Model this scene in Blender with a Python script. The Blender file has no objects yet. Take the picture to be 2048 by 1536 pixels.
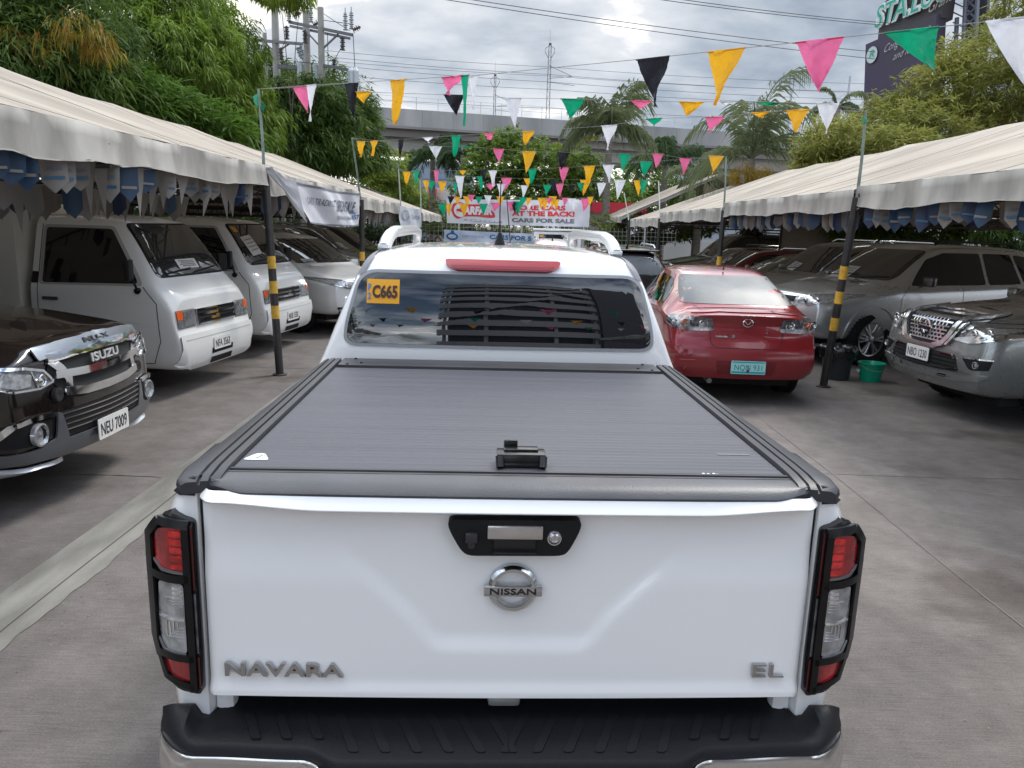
import bpy, bmesh, math, random
import numpy as np
from mathutils import Vector, Matrix
from mathutils.bvhtree import BVHTree
from math import radians as R, sin, cos, pi
random.seed(7); rng = np.random.default_rng(7)
S = bpy.context.scene; C = S.collection
# ---------------------------------------------------------------- camera
H = 1.92; PT = R(11.829); RL = R(1.649); F = 1522.8
cam = bpy.data.cameras.new('camera'); co = bpy.data.objects.new('camera', cam); C.objects.link(co)
cam.sensor_fit = 'HORIZONTAL'; cam.sensor_width = 36.0; cam.lens = F / 2048 * 36.0
cam.clip_start = 0.05; cam.clip_end = 3000
co.matrix_world = Matrix.Translation((0, 0, H)) @ Matrix.Rotation(pi / 2 - PT, 4, 'X') @ Matrix.Rotation(RL, 4, 'Z')
S.camera = co
# ---------------------------------------------------------------- world, sun, exposure
SUN_EL, SUN_AZ = R(56), R(42)          # azimuth from +Y, clockwise
w = bpy.data.worlds.new('World'); S.world = w; w.use_nodes = True
nt = w.node_tree; nt.nodes.clear(); N = nt.nodes.new; LK = nt.links.new
out = N('ShaderNodeOutputWorld'); bg = N('ShaderNodeBackground'); bg.inputs[1].default_value = 0.1
LK(bg.outputs[0], out.inputs[0])
sky = N('ShaderNodeTexSky'); sky.sky_type = 'NISHITA'; sky.sun_disc = False
sky.sun_elevation = SUN_EL; sky.sun_rotation = SUN_AZ; sky.dust_density = 2.0
tc = N('ShaderNodeTexCoord'); sp = N('ShaderNodeSeparateXYZ'); LK(tc.outputs['Generated'], sp.inputs[0])
def M(op, a, b=None, c=None):
    n = N('ShaderNodeMath'); n.operation = op
    for i, v in enumerate((a, b, c)):
        if v is None: continue
        if isinstance(v, (int, float)): n.inputs[i].default_value = v
        else: LK(v, n.inputs[i])
    return n.outputs[0]
den = M('ADD', M('MAXIMUM', sp.outputs[2], 0.0), 0.22)
cb = N('ShaderNodeCombineXYZ'); LK(M('DIVIDE', sp.outputs[0], den), cb.inputs[0]); LK(M('DIVIDE', sp.outputs[1], den), cb.inputs[1])
def noise(vec, sc, det, loc, rough=.55, dist=0):
    mp = N('ShaderNodeMapping'); LK(vec, mp.inputs[0]); mp.inputs[1].default_value = loc
    n = N('ShaderNodeTexNoise'); LK(mp.outputs[0], n.inputs[0]); n.inputs['Scale'].default_value = sc
    n.inputs['Detail'].default_value = det; n.inputs['Roughness'].default_value = rough; n.inputs['Distortion'].default_value = dist
    return n.outputs[0]
n1 = noise(cb.outputs[0], 0.85, 9, (3.1, 1.7, 0), .5, .3)
n2 = noise(cb.outputs[0], 2.6, 7, (7.3, .4, 0), .55, .2)
mixn = M('ADD', M('MULTIPLY', n1, .72), M('MULTIPLY', n2, .28))
# the cloud deck is thin and bright low ahead, where the light comes through, and dark grey to the right
glow = M('MULTIPLY', M('POWER', M('MAXIMUM', M('ADD', M('ADD', M('MULTIPLY', sp.outputs[0], -.08), M('MULTIPLY', sp.outputs[1], .97)), M('MULTIPLY', sp.outputs[2], .22)), 0.0), 14.0), .16)
shade = M('MULTIPLY', M('MULTIPLY', M('MAXIMUM', sp.outputs[0], 0.0), M('MAXIMUM', sp.outputs[1], 0.0)), -.20)
mixn = M('ADD', M('ADD', mixn, glow), shade)
rp = N('ShaderNodeValToRGB'); LK(mixn, rp.inputs[0]); e = rp.color_ramp.elements
e[0].position = .42; e[0].color = (.26, .32, .41, 1); e[1].position = .64; e[1].color = (1.7, 1.64, 1.54, 1)
m_ = e.new(.49); m_.color = (.46, .52, .60, 1); m_ = e.new(.57); m_.color = (.74, .77, .82, 1)
sc_ = N('ShaderNodeVectorMath'); sc_.operation = 'SCALE'; LK(rp.outputs[0], sc_.inputs[0])
ov = N('ShaderNodeMapRange'); LK(M('ADD', sp.outputs[2], M('MULTIPLY', M('MAXIMUM', M('MULTIPLY', sp.outputs[1], -1.0), 0.0), .70)), ov.inputs[0]); ov.inputs[1].default_value = .28; ov.inputs[2].default_value = .7; ov.inputs[3].default_value = 5.6; ov.inputs[4].default_value = 18.5; LK(ov.outputs[0], sc_.inputs[3])
gap = M('MULTIPLY', M('LESS_THAN', sp.outputs[1], 10.0), 1.0)
cov = noise(cb.outputs[0], 1.3, 6, (1.3, 4.2, 0), .55)
behind = M('MULTIPLY_ADD', sp.outputs[1], -1.2, .1)       # the deck breaks up into blue behind the camera
blue = N('ShaderNodeMath'); blue.operation = 'MULTIPLY'; blue.use_clamp = True
bb = N('ShaderNodeMapRange'); LK(M('ADD', cov, M('MULTIPLY', M('MINIMUM', M('MAXIMUM', behind, 0.0), .5), .5)), bb.inputs[0])
bb.inputs[1].default_value = .71; bb.inputs[2].default_value = .84
mx = N('ShaderNodeMix'); mx.data_type = 'RGBA'; LK(bb.outputs[0], mx.inputs[0]); LK(sc_.outputs[0], mx.inputs[6]); LK(sky.outputs[0], mx.inputs[7])
LK(mx.outputs[2], bg.inputs[0])
sun = bpy.data.lights.new('sun', 'SUN'); sun.energy = 1.5; sun.angle = R(16); sun.color = (1, .95, .87)
so = bpy.data.objects.new('sun', sun); C.objects.link(so)
sd = Vector((sin(SUN_AZ) * cos(SUN_EL), cos(SUN_AZ) * cos(SUN_EL), sin(SUN_EL)))
so.rotation_euler = sd.to_track_quat('Z', 'Y').to_euler(); so.location = (-20, 10, 40)
S.view_settings.view_transform = 'Standard'; S.view_settings.look = 'None'; S.view_settings.gamma = 1
S.view_settings.exposure = 1.0
S.cycles.max_bounces = 8; S.cycles.transparent_max_bounces = 8
# ---------------------------------------------------------------- ray helpers (image point of the 2048 px photograph -> world point at a chosen distance)
def ray(px, py):
    x = px - 1024; y = py - 768
    u = (x * cos(RL) + y * sin(RL)) / F; v = -(-x * sin(RL) + y * cos(RL)) / F
    return Vector((u, cos(PT) + v * sin(PT), -sin(PT) + v * cos(PT)))
def aty(px, py, Y):
    r = ray(px, py); return Vector((0, 0, H)) + r * (Y / r.y)
def atx(px, py, X):
    r = ray(px, py); return Vector((0, 0, H)) + r * (X / r.x)
def atz(px, py, Z):
    r = ray(px, py); return Vector((0, 0, H)) + r * ((Z - H) / r.z)
def atpl(px, py, A, B):              # on the vertical plane through A and B
    A = Vector((A[0], A[1], 0)); n = Vector((-(B[1] - A[1]), B[0] - A[0], 0)); r = ray(px, py); o = Vector((0, 0, H))
    return o + r * ((Vector(A) - o).dot(n) / r.dot(n))
# ---------------------------------------------------------------- materials
MATS = {}
def mat(name, col=(.5, .5, .5), rough=.5, metal=0, coat=0, spec=.5, var=0, vscale=5, bump=0, bscale=60, col2=None, vdet=5, alpha=1, coatr=.05, stretch=(1, 1, 1), trans=0, vlo=.35, vhi=.65, emis=None, sheen=0):
    if name in MATS: return MATS[name]
    m = bpy.data.materials.new(name); m.use_nodes = True; t = m.node_tree; b = t.nodes['Principled BSDF']
    b.inputs['Base Color'].default_value = (*col, 1); b.inputs['Roughness'].default_value = rough; b.inputs['Metallic'].default_value = metal
    b.inputs['Coat Weight'].default_value = coat; b.inputs['Coat Roughness'].default_value = coatr; b.inputs['Specular IOR Level'].default_value = spec
    if trans: b.inputs['Transmission Weight'].default_value = trans
    if emis: b.inputs['Emission Color'].default_value = (*emis[0], 1); b.inputs['Emission Strength'].default_value = emis[1]
    if alpha < 1: b.inputs['Alpha'].default_value = alpha
    if var or col2 or bump:
        tc = t.nodes.new('ShaderNodeTexCoord'); mp = t.nodes.new('ShaderNodeMapping'); mp.inputs[3].default_value = stretch
        t.links.new(tc.outputs['Object'], mp.inputs[0])
    if var or col2:
        n = t.nodes.new('ShaderNodeTexNoise'); n.inputs['Scale'].default_value = vscale; n.inputs['Detail'].default_value = vdet
        t.links.new(mp.outputs[0], n.inputs[0]); r = t.nodes.new('ShaderNodeValToRGB'); t.links.new(n.outputs[0], r.inputs[0])
        r.color_ramp.elements[0].position = vlo; r.color_ramp.elements[1].position = vhi
        c2 = col2 or tuple(min(1, c * (1 + var)) for c in col); c1 = col if col2 else tuple(c * (1 - var) for c in col)
        r.color_ramp.elements[0].color = (*c1, 1); r.color_ramp.elements[1].color = (*c2, 1)
        t.links.new(r.outputs[0], b.inputs['Base Color'])
        mr = t.nodes.new('ShaderNodeMapRange'); t.links.new(n.outputs[0], mr.inputs[0])
        mr.inputs[3].default_value = max(.02, rough * .85); mr.inputs[4].default_value = min(1, rough * 1.15); t.links.new(mr.outputs[0], b.inputs['Roughness'])
    if bump:
        n2 = t.nodes.new('ShaderNodeTexNoise'); n2.inputs['Scale'].default_value = bscale; n2.inputs['Detail'].default_value = 4
        t.links.new(mp.outputs[0], n2.inputs[0]); bp = t.nodes.new('ShaderNodeBump'); bp.inputs['Strength'].default_value = bump; bp.inputs['Distance'].default_value = .01
        t.links.new(n2.outputs[0], bp.inputs['Height']); t.links.new(bp.outputs[0], b.inputs['Normal'])
    MATS[name] = m; return m
def leafmat(name, c1, c2, c3=None, sc=.8):
    if name in MATS: return MATS[name]
    m = bpy.data.materials.new(name); m.use_nodes = True; t = m.node_tree; b = t.nodes['Principled BSDF']
    tc = t.nodes.new('ShaderNodeTexCoord'); n = t.nodes.new('ShaderNodeTexNoise'); n.inputs['Scale'].default_value = sc; n.inputs['Detail'].default_value = 8; n.inputs['Roughness'].default_value = .7
    t.links.new(tc.outputs['Object'], n.inputs[0]); r = t.nodes.new('ShaderNodeValToRGB'); t.links.new(n.outputs[0], r.inputs[0])
    e = r.color_ramp.elements; e[0].position = .36; e[0].color = (*c1, 1); e[1].position = .64; e[1].color = (*c2, 1)
    if c3: q = e.new(.74); q.color = (*c3, 1)
    t.links.new(r.outputs[0], b.inputs['Base Color']); b.inputs['Roughness'].default_value = .55; b.inputs['Specular IOR Level'].default_value = .18
    tr = t.nodes.new('ShaderNodeBsdfTranslucent'); t.links.new(r.outputs[0], tr.inputs[0]); ms = t.nodes.new('ShaderNodeMixShader'); ms.inputs[0].default_value = .42
    t.links.new(b.outputs[0], ms.inputs[1]); t.links.new(tr.outputs[0], ms.inputs[2]); t.links.new(ms.outputs[0], t.nodes['Material Output'].inputs[0])
    MATS[name] = m; return m
def flagmat(name, c):
    if name in MATS: return MATS[name]
    m = mat(name, c, .35, var=.08, vscale=9, bump=.5, bscale=16, spec=.4); t = m.node_tree; b = t.nodes['Principled BSDF']
    tr = t.nodes.new('ShaderNodeBsdfTranslucent'); tr.inputs[0].default_value = (*c, 1); ms = t.nodes.new('ShaderNodeMixShader'); ms.inputs[0].default_value = .4
    t.links.new(b.outputs[0], ms.inputs[1]); t.links.new(tr.outputs[0], ms.inputs[2]); t.links.new(ms.outputs[0], t.nodes['Material Output'].inputs[0])
    return m
chrome = mat('chrome', (.78, .79, .80), .07, 1); chromed = mat('worn_chrome', (.62, .62, .62), .22, 1, var=.08)
rubber = mat('tyre_rubber', (.014, .014, .014), .85, spec=.2, var=.2, bump=.3, bscale=90); glassd = mat('tinted_glass', (.008, .009, .011), .03, spec=.6, coat=.4, coatr=.02)
glassw = mat('windscreen_glass', (.030, .029, .028), .04, spec=.8, coat=1, coatr=.02); glassl = mat('dusty_glass', (.10, .11, .115), .45, spec=.6, var=.2, vscale=4)
blackp = mat('black_plastic', (.009, .009, .010), .5, bump=.15, bscale=300, spec=.25); black = mat('black_gap', (.006, .006, .006), .8); darkm = mat('arch_liner', (.012, .012, .012), .9)
alloy = mat('alloy_wheel', (.42, .42, .43), .32, .9, var=.1); lens = mat('clear_lamp_lens', (.36, .37, .38), .14, .55, coat=1, var=.35, vscale=26)
lensd = mat('dark_lamp_lens', (.12, .12, .13), .1, .5, coat=1, var=.6, vscale=22); redl = mat('red_lamp_lens', (.26, .004, .006), .12, coat=1, spec=.6, var=.5, vscale=18)
amber = mat('amber_lens', (.75, .12, .02), .25, coat=.6); plate = mat('plate_white', (.68, .67, .64), .45, var=.05); ink = mat('plate_ink', (.03, .03, .035), .5)
paper = mat('paper_sheet', (.62, .60, .56), .7, var=.12, vscale=30)
white_p = mat('white_paint', (.88, .87, .86), .24, coat=1, coatr=.02)
steel = mat('galvanised_steel', (.32, .33, .32), .5, .6, var=.2)
# ---------------------------------------------------------------- mesh tools
def finish(me, m, smooth=True, auto=40):
    mats = m if isinstance(m, (list, tuple)) else [m]
    for x in mats: me.materials.append(x)
    if smooth:
        me.shade_smooth()
        try: me.set_sharp_from_angle(angle=R(auto))
        except Exception: pass
def link(name, me, parent=None, loc=None):
    o = bpy.data.objects.new(name, me); C.objects.link(o)
    if parent is not None: o.parent = parent
    if loc: o.location = loc
    return o
def thing(name, label, cat, loc=(0, 0, 0), rz=0, group=None):
    o = bpy.data.objects.new(name, None); C.objects.link(o); o.location = loc; o.rotation_euler = (0, 0, rz); o.empty_display_size = .2
    o['label'] = label; o['category'] = cat
    if group: o['group'] = group
    return o
def tag(o, label, cat, group=None, kind=None):
    if label: o['label'] = label
    if cat: o['category'] = cat
    if group: o['group'] = group
    if kind: o['kind'] = kind
    return o
class MB:
    def __init__(s): s.v = []; s.f = []; s.mi = []
    def add(s, vs, fs, mi=0):
        b = len(s.v); s.v += [tuple(v) for v in vs]; s.f += [tuple(i + b for i in f) for f in fs]; s.mi += [mi] * len(fs); return s
    def box(s, c, d, mi=0, rz=0, bev=0, rx=0):
        x, y, z = (k / 2 for k in d); b = min(bev, x * .9, y * .9, z * .9)
        if b > 0:
            bm = bmesh.new(); bmesh.ops.create_cube(bm, size=1); bmesh.ops.scale(bm, vec=d, verts=bm.verts)
            bmesh.ops.bevel(bm, geom=bm.edges[:], offset=b, segments=2, affect='EDGES', profile=.6); bm.verts.ensure_lookup_table()
            vs = [v.co.copy() for v in bm.verts]; fs = [[v.index for v in f.verts] for f in bm.faces]; bm.free()
        else:
            vs = [Vector((a * x, e * y, g * z)) for a in (-1, 1) for e in (-1, 1) for g in (-1, 1)]
            fs = [(0, 1, 3, 2), (4, 6, 7, 5), (0, 4, 5, 1), (2, 3, 7, 6), (0, 2, 6, 4), (1, 5, 7, 3)]
        m = Matrix.Rotation(rz, 3, 'Z') @ Matrix.Rotation(rx, 3, 'X'); return s.add([m @ v + Vector(c) for v in vs], fs, mi)
    def tube(s, pts, r, n=8, mi=0, cap=True, sq=1.0):
        pts = [Vector(p) for p in pts]; k = len(pts); rs = r if isinstance(r, (list, tuple)) else [r] * k; vs = []; fs = []
        for i, p in enumerate(pts):
            t = (pts[min(i + 1, k - 1)] - pts[max(i - 1, 0)]).normalized(); a = t.cross(Vector((0, 0, 1)))
            if a.length < .05: a = t.cross(Vector((0, 1, 0)))
            a.normalize(); b = t.cross(a)
            for j in range(n):
                th = 2 * pi * (j + .5) / n; vs.append(p + a * cos(th) * rs[i] + b * sin(th) * rs[i] * sq)
        for i in range(k - 1):
            for j in range(n): fs.append((i * n + j, i * n + (j + 1) % n, (i + 1) * n + (j + 1) % n, (i + 1) * n + j))
        if cap: fs += [tuple(range(n))[::-1], tuple((k - 1) * n + j for j in range(n))]
        return s.add(vs, fs, mi)
    def lathe(s, prof, n=24, axis='Z', c=(0, 0, 0), mi=0, closed=False):   # prof: (radius, height)
        vs = []; fs = []; k = len(prof)
        for r, h in prof:
            for j in range(n):
                a = 2 * pi * j / n; p = (r * cos(a), r * sin(a), h)
                if axis == 'X': p = (h, r * cos(a), r * sin(a))
                if axis == 'Y': p = (r * cos(a), h, r * sin(a))
                vs.append((p[0] + c[0], p[1] + c[1], p[2] + c[2]))
        for i in range(k if closed else k - 1):
            i2 = (i + 1) % k
            for j in range(n): fs.append((i * n + j, i * n + (j + 1) % n, i2 * n + (j + 1) % n, i2 * n + j))
        return s.add(vs, fs, mi)
    def grid(s, rows, mi=0, closed=False):
        n = len(rows[0]); vs = [p for r in rows for p in r]; fs = []
        for i in range(len(rows) - 1):
            for j in range(n if closed else n - 1): fs.append((i * n + j, i * n + (j + 1) % n, (i + 1) * n + (j + 1) % n, (i + 1) * n + j))
        return s.add(vs, fs, mi)
    def prism(s, poly, a, b, axis='Z', mi=0):  # poly extruded from a to b along the axis
        n = len(poly)
        def P(p, h): return {'Z': (p[0], p[1], h), 'Y': (p[0], h, p[1]), 'X': (h, p[0], p[1])}[axis]
        return s.add([P(p, a) for p in poly] + [P(p, b) for p in poly], [tuple(range(n))[::-1], tuple(range(n, 2 * n))] + [(i, (i + 1) % n, n + (i + 1) % n, n + i) for i in range(n)], mi)
    def build(s, name, m, parent=None, smooth=True, auto=40, loc=None):
        me = bpy.data.meshes.new(name); me.from_pydata(s.v, [], s.f)
        if any(s.mi): me.polygons.foreach_set('material_index', s.mi)
        bm = bmesh.new(); bm.from_mesh(me); bmesh.ops.recalc_face_normals(bm, faces=bm.faces); bm.to_mesh(me); bm.free()
        finish(me, m, smooth, auto); return link(name, me, parent, loc)
def rnd(poly, r, n=4):
    o = []; k = len(poly)
    for i in range(k):
        p = Vector(poly[i]); a = Vector(poly[i - 1]); b = Vector(poly[(i + 1) % k]); rr = r[i] if isinstance(r, (list, tuple)) else r
        da = min(rr, (a - p).length * .48); db = min(rr, (b - p).length * .48); A = p + (a - p).normalized() * da; B = p + (b - p).normalized() * db
        for j in range(n + 1):
            t = j / n; o.append(tuple(A * (1 - t) ** 2 + p * 2 * t * (1 - t) + B * t * t))
    return o
def circ(x, z, r, n=24, ry=None): return [(x + r * cos(2 * pi * i / n), z + (ry or r) * sin(2 * pi * i / n)) for i in range(n)]
TXT = {}
def text2d(s, off=0.0, shear=0.0, fontscale=1):      # unit text mesh: verts scaled to a 1 x 1 box, faces
    k = (s, off, shear)
    if k in TXT: return TXT[k]
    cu = bpy.data.curves.new('t', 'FONT'); cu.body = s; cu.offset = off; cu.shear = shear; cu.resolution_u = 3; cu.size = 1
    ob = bpy.data.objects.new('t', cu); C.objects.link(ob); bpy.context.view_layer.update()
    me = bpy.data.meshes.new_from_object(ob.evaluated_get(bpy.context.evaluated_depsgraph_get()))
    v = [(p.co.x, p.co.y) for p in me.vertices]; f = [tuple(p.vertices) for p in me.polygons]
    bpy.data.objects.remove(ob); bpy.data.curves.remove(cu); bpy.data.meshes.remove(me)
    x0 = min(p[0] for p in v); x1 = max(p[0] for p in v); y0 = min(p[1] for p in v); y1 = max(p[1] for p in v)
    TXT[k] = ([((x - x0) / (x1 - x0), (y - y0) / (y1 - y0)) for x, y in v], f); return TXT[k]
def polygrid(poly, res):
    bm = bmesh.new(); bm.faces.new([bm.verts.new((p[0], p[1], 0)) for p in poly])
    bmesh.ops.triangulate(bm, faces=bm.faces[:])
    for ax in (0, 1):
        lo = min(p[ax] for p in poly); hi = max(p[ax] for p in poly); n = int((hi - lo) / res)
        for i in range(1, n + 1):
            c = [0, 0, 0]; c[ax] = lo + (hi - lo) * i / (n + 1); nn = [0, 0, 0]; nn[ax] = 1
            bmesh.ops.bisect_plane(bm, geom=bm.verts[:] + bm.edges[:] + bm.faces[:], plane_co=c, plane_no=nn)
    bmesh.ops.remove_doubles(bm, verts=bm.verts, dist=1e-5); bm.verts.index_update()
    vs = [(v.co.x, v.co.y) for v in bm.verts]; fs = [tuple(v.index for v in f.verts) for f in bm.faces]; bm.free(); return vs, fs
def surf_mesh(mb, vs, fs, sf, off, th, mi=0):   # lay a 2-D mesh on surface sf(u,v)->(point,normal); th = thickness
    top = []; bot = []
    for u, v in vs:
        p, n = sf(u, v); top.append(p + n * (off + th)); bot.append(p + n * off)
    n = len(top); F_ = list(fs)
    if th > 0:
        cnt = {}
        for f in fs:
            for i in range(len(f)):
                a, b = f[i], f[(i + 1) % len(f)]; k = (min(a, b), max(a, b)); cnt[k] = None if k in cnt else (a, b)
        for k, e_ in cnt.items():
            if e_: F_.append((e_[1], e_[0], e_[0] + n, e_[1] + n))
        mb.add(top + bot, F_, mi)
    else: mb.add(top, F_, mi)
class Skin:          # projects outlines onto a body mesh
    def __init__(s, obj=None, me=None):
        me = me or obj.data; s.b = BVHTree.FromPolygons([v.co.copy() for v in me.vertices], [tuple(p.vertices) for p in me.polygons])
    def sf(s, view):
        D = {'F': ((0, -1, 0)), 'B': ((0, 1, 0)), 'R': ((-1, 0, 0)), 'L': ((1, 0, 0)), 'T': ((0, 0, -1))}[view]; d = Vector(D)
        def f(u, v):
            o = Vector((u, 0, v)) if view in 'FB' else (Vector((0, u, v)) if view in 'RL' else Vector((u, v, 0)))
            h = None
            for k in range(14):
                q = o * 1.0
                if k:  # slipped off the silhouette: pull towards the middle
                    if view in 'FB': q = Vector((o.x * (1 - .03 * k), 0, o.z))
                    elif view in 'RL': q = Vector((0, o.y, o.z - .02 * k))
                    else: q = Vector((o.x * (1 - .03 * k), o.y, 0))
                h, nn, _, _ = s.b.ray_cast(q - d * 12, d)
                if h is not None: break
            if h is None: return o, -d
            if nn.dot(d) > 0: nn = -nn
            return h, nn
        return f
    def patch(s, name, view, poly, m, parent, off=.003, th=.0, res=.07, group=None):
        mb = MB(); ps = poly if isinstance(poly[0][0], (list, tuple)) else [poly]; sf = s.sf(view)
        for p in ps:
            v, f = polygrid(p, res); surf_mesh(mb, v, f, sf, off, th)
        return mb.build(name, m, parent)
    def text(s, name, view, txt, u0, v0, wd, ht, m, parent, off=.006, th=0, bold=.0, shear=0, flip=None):
        v, f = text2d(txt, bold, shear); mb = MB(); flip = (view in 'FL') if flip is None else flip
        pts = [((u0 - x * wd) if flip else (u0 + x * wd), v0 + y * ht) for x, y in v]
        surf_mesh(mb, pts, f, s.sf(view), off, th); return mb.build(name, m, parent)
def flat_text(mb, txt, O, U, V, wd, ht, off, mi=0, bold=0, shear=0, th=0, warp=None):
    v, f = text2d(txt, bold, shear); O = Vector(O); U = Vector(U).normalized(); V = Vector(V).normalized(); Nn = U.cross(V).normalized()
    pts = [O + U * x * wd + V * y * ht + Nn * off for x, y in v]
    if warp: pts = [warp(p) for p in pts]
    if th:
        n = len(pts); cnt = {}; F_ = list(f)
        for q in f:
            for i in range(len(q)):
                a, b = q[i], q[(i + 1) % len(q)]; k = (min(a, b), max(a, b)); cnt[k] = None if k in cnt else (a, b)
        F_ += [(e_[1], e_[0], e_[0] + n, e_[1] + n) for e_ in cnt.values() if e_]
        mb.add(pts + [p - Nn * th for p in pts], F_, mi)
    else: mb.add(pts, f, mi)
# ---------------------------------------------------------------- vehicle bodies
def interp(tab, z):
    if z <= tab[0][0]: return tab[0][1]
    for (a, b), (c, d) in zip(tab, tab[1:]):
        if z <= c: return b + (d - b) * (z - a) / (c - a)
    return tab[-1][1]
def ring(W, zs, zb, Wt, zt):
    d = zb - zs; h = zt - zb; dr = min(.09, .45 * h); A = (W * .955, zb); B = (Wt, zt - dr)
    L = lambda t: (A[0] + (B[0] - A[0]) * t, A[1] + (B[1] - A[1]) * t)
    rt = [(W * .84, zs), (W * .95, zs + .03), (W * .985, zs + .25 * d), (W, zs + .5 * d), (W, zs + .75 * d), (W * .988, zb - .05 * d), A, L(.33), L(.75), B, (Wt - .06, zt - dr * .25), (Wt * .62, zt - .008)]
    lf = [(-x, z) for x, z in rt[::-1]]
    return rt + [(Wt * .3, zt), (0, zt), (-Wt * .3, zt)] + lf + [(-W * .42, zs), (0, zs), (W * .42, zs)]
def loft(st, p0, b0, p1, b1, fade=.7, sub=2, bp=1.0, hold=.28):
    """st: front-to-back list of (y, W, zs, zb, Wt, zt); p0/p1 end profiles z -> y shift, b0/b1 plan bulge"""
    if hold:       # a near-copy of the end sections keeps the front and rear edges crisp
        mk = lambda a, b, t: tuple(p + (q - p) * t for p, q in zip(a, b))
        A = list(mk(st[0], st[1], .0)); A[0] = st[0][0] + (st[1][0] - st[0][0]) * hold; A[4:6] = mk(st[0][4:6], st[1][4:6], hold * 1.2); Z = list(st[-1]); Z[0] = st[-1][0] + (st[-2][0] - st[-1][0]) * .25
        st = [st[0], tuple(A)] + st[1:-1] + [tuple(Z), st[-1]]
    vs = []; n = 30; ya, yb = st[0][0], st[-1][0]; sg = -1 if yb < ya else 1
    Wm = max(s[1] for s in st)
    for y, W, zs, zb, Wt, zt in st:
        f0 = max(0, 1 - abs(y - ya) / fade) ** bp; f1 = max(0, 1 - abs(y - yb) / fade) ** bp
        for x, z in ring(W, zs, zb, Wt, zt):
            q = 1 - (x / Wm) ** 2
            vs.append((x, y - sg * f0 * (b0 * q - interp(p0, z)) + sg * f1 * (b1 * q - interp(p1, z)), z))
    fs = []
    for i in range(len(st) - 1):
        for j in range(n): fs.append((i * n + j, (i + 1) * n + j, (i + 1) * n + (j + 1) % n, i * n + (j + 1) % n))
    for (k, rev) in ((0, False), (len(st) - 1, True)):     # end caps as grids
        B = k * n; rows = []
        for i in range(12):
            rt_, lf_ = B + i, B + 26 - i
            if i == 0: row = [rt_, B + 29, B + 28, B + 27, lf_]
            elif i == 11: row = [rt_, B + 12, B + 13, B + 14, lf_]
            else:
                row = [rt_]; a = Vector(vs[rt_]); c = Vector(vs[lf_])
                for u in (.5, 0, -.5):
                    x = a.x * u; q = (1 - (x / Wm) ** 2) - (1 - (a.x / Wm) ** 2); s_ = (-sg * b0) if k == 0 else (sg * b1)
                    vs.append((x, a.y + s_ * q, a.z)); row.append(len(vs) - 1)
                row.append(lf_)
            rows.append(row)
        for i in range(11):
            for j in range(4):
                f = (rows[i][j], rows[i][j + 1], rows[i + 1][j + 1], rows[i + 1][j]); fs.append(f[::-1] if rev else f)
    me = bpy.data.meshes.new('body'); me.from_pydata(vs, [], fs)
    bm = bmesh.new(); bm.from_mesh(me); bmesh.ops.recalc_face_normals(bm, faces=bm.faces); bm.to_mesh(me); bm.free()
    o = bpy.data.objects.new('body', me); C.objects.link(o)
    if sub:
        md = o.modifiers.new('s', 'SUBSURF'); md.levels = md.render_levels = sub; md.boundary_smooth = 'ALL'
    return o
def apply_mods(o):
    bpy.context.view_layer.update()
    me = bpy.data.meshes.new_from_object(o.evaluated_get(bpy.context.evaluated_depsgraph_get())); o.modifiers.clear(); old = o.data; o.data = me; bpy.data.meshes.remove(old)
def cut(o, cutters):
    o.data.materials.clear(); o.data.materials.append(o['_m'] if '_m' in o else None)
    for k in cutters:
        me = bpy.data.meshes.new('c'); me.from_pydata(k.v, [], k.f); bm = bmesh.new(); bm.from_mesh(me); bmesh.ops.recalc_face_normals(bm, faces=bm.faces); bm.to_mesh(me); bm.free()
        me.materials.append(darkm); c = bpy.data.objects.new('c', me); C.objects.link(c)
        md = o.modifiers.new('b', 'BOOLEAN'); md.object = c; md.operation = 'DIFFERENCE'; md.solver = 'EXACT'; md.material_mode = 'TRANSFER'
        apply_mods(o); bpy.data.objects.remove(c); bpy.data.meshes.remove(me)
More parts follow.
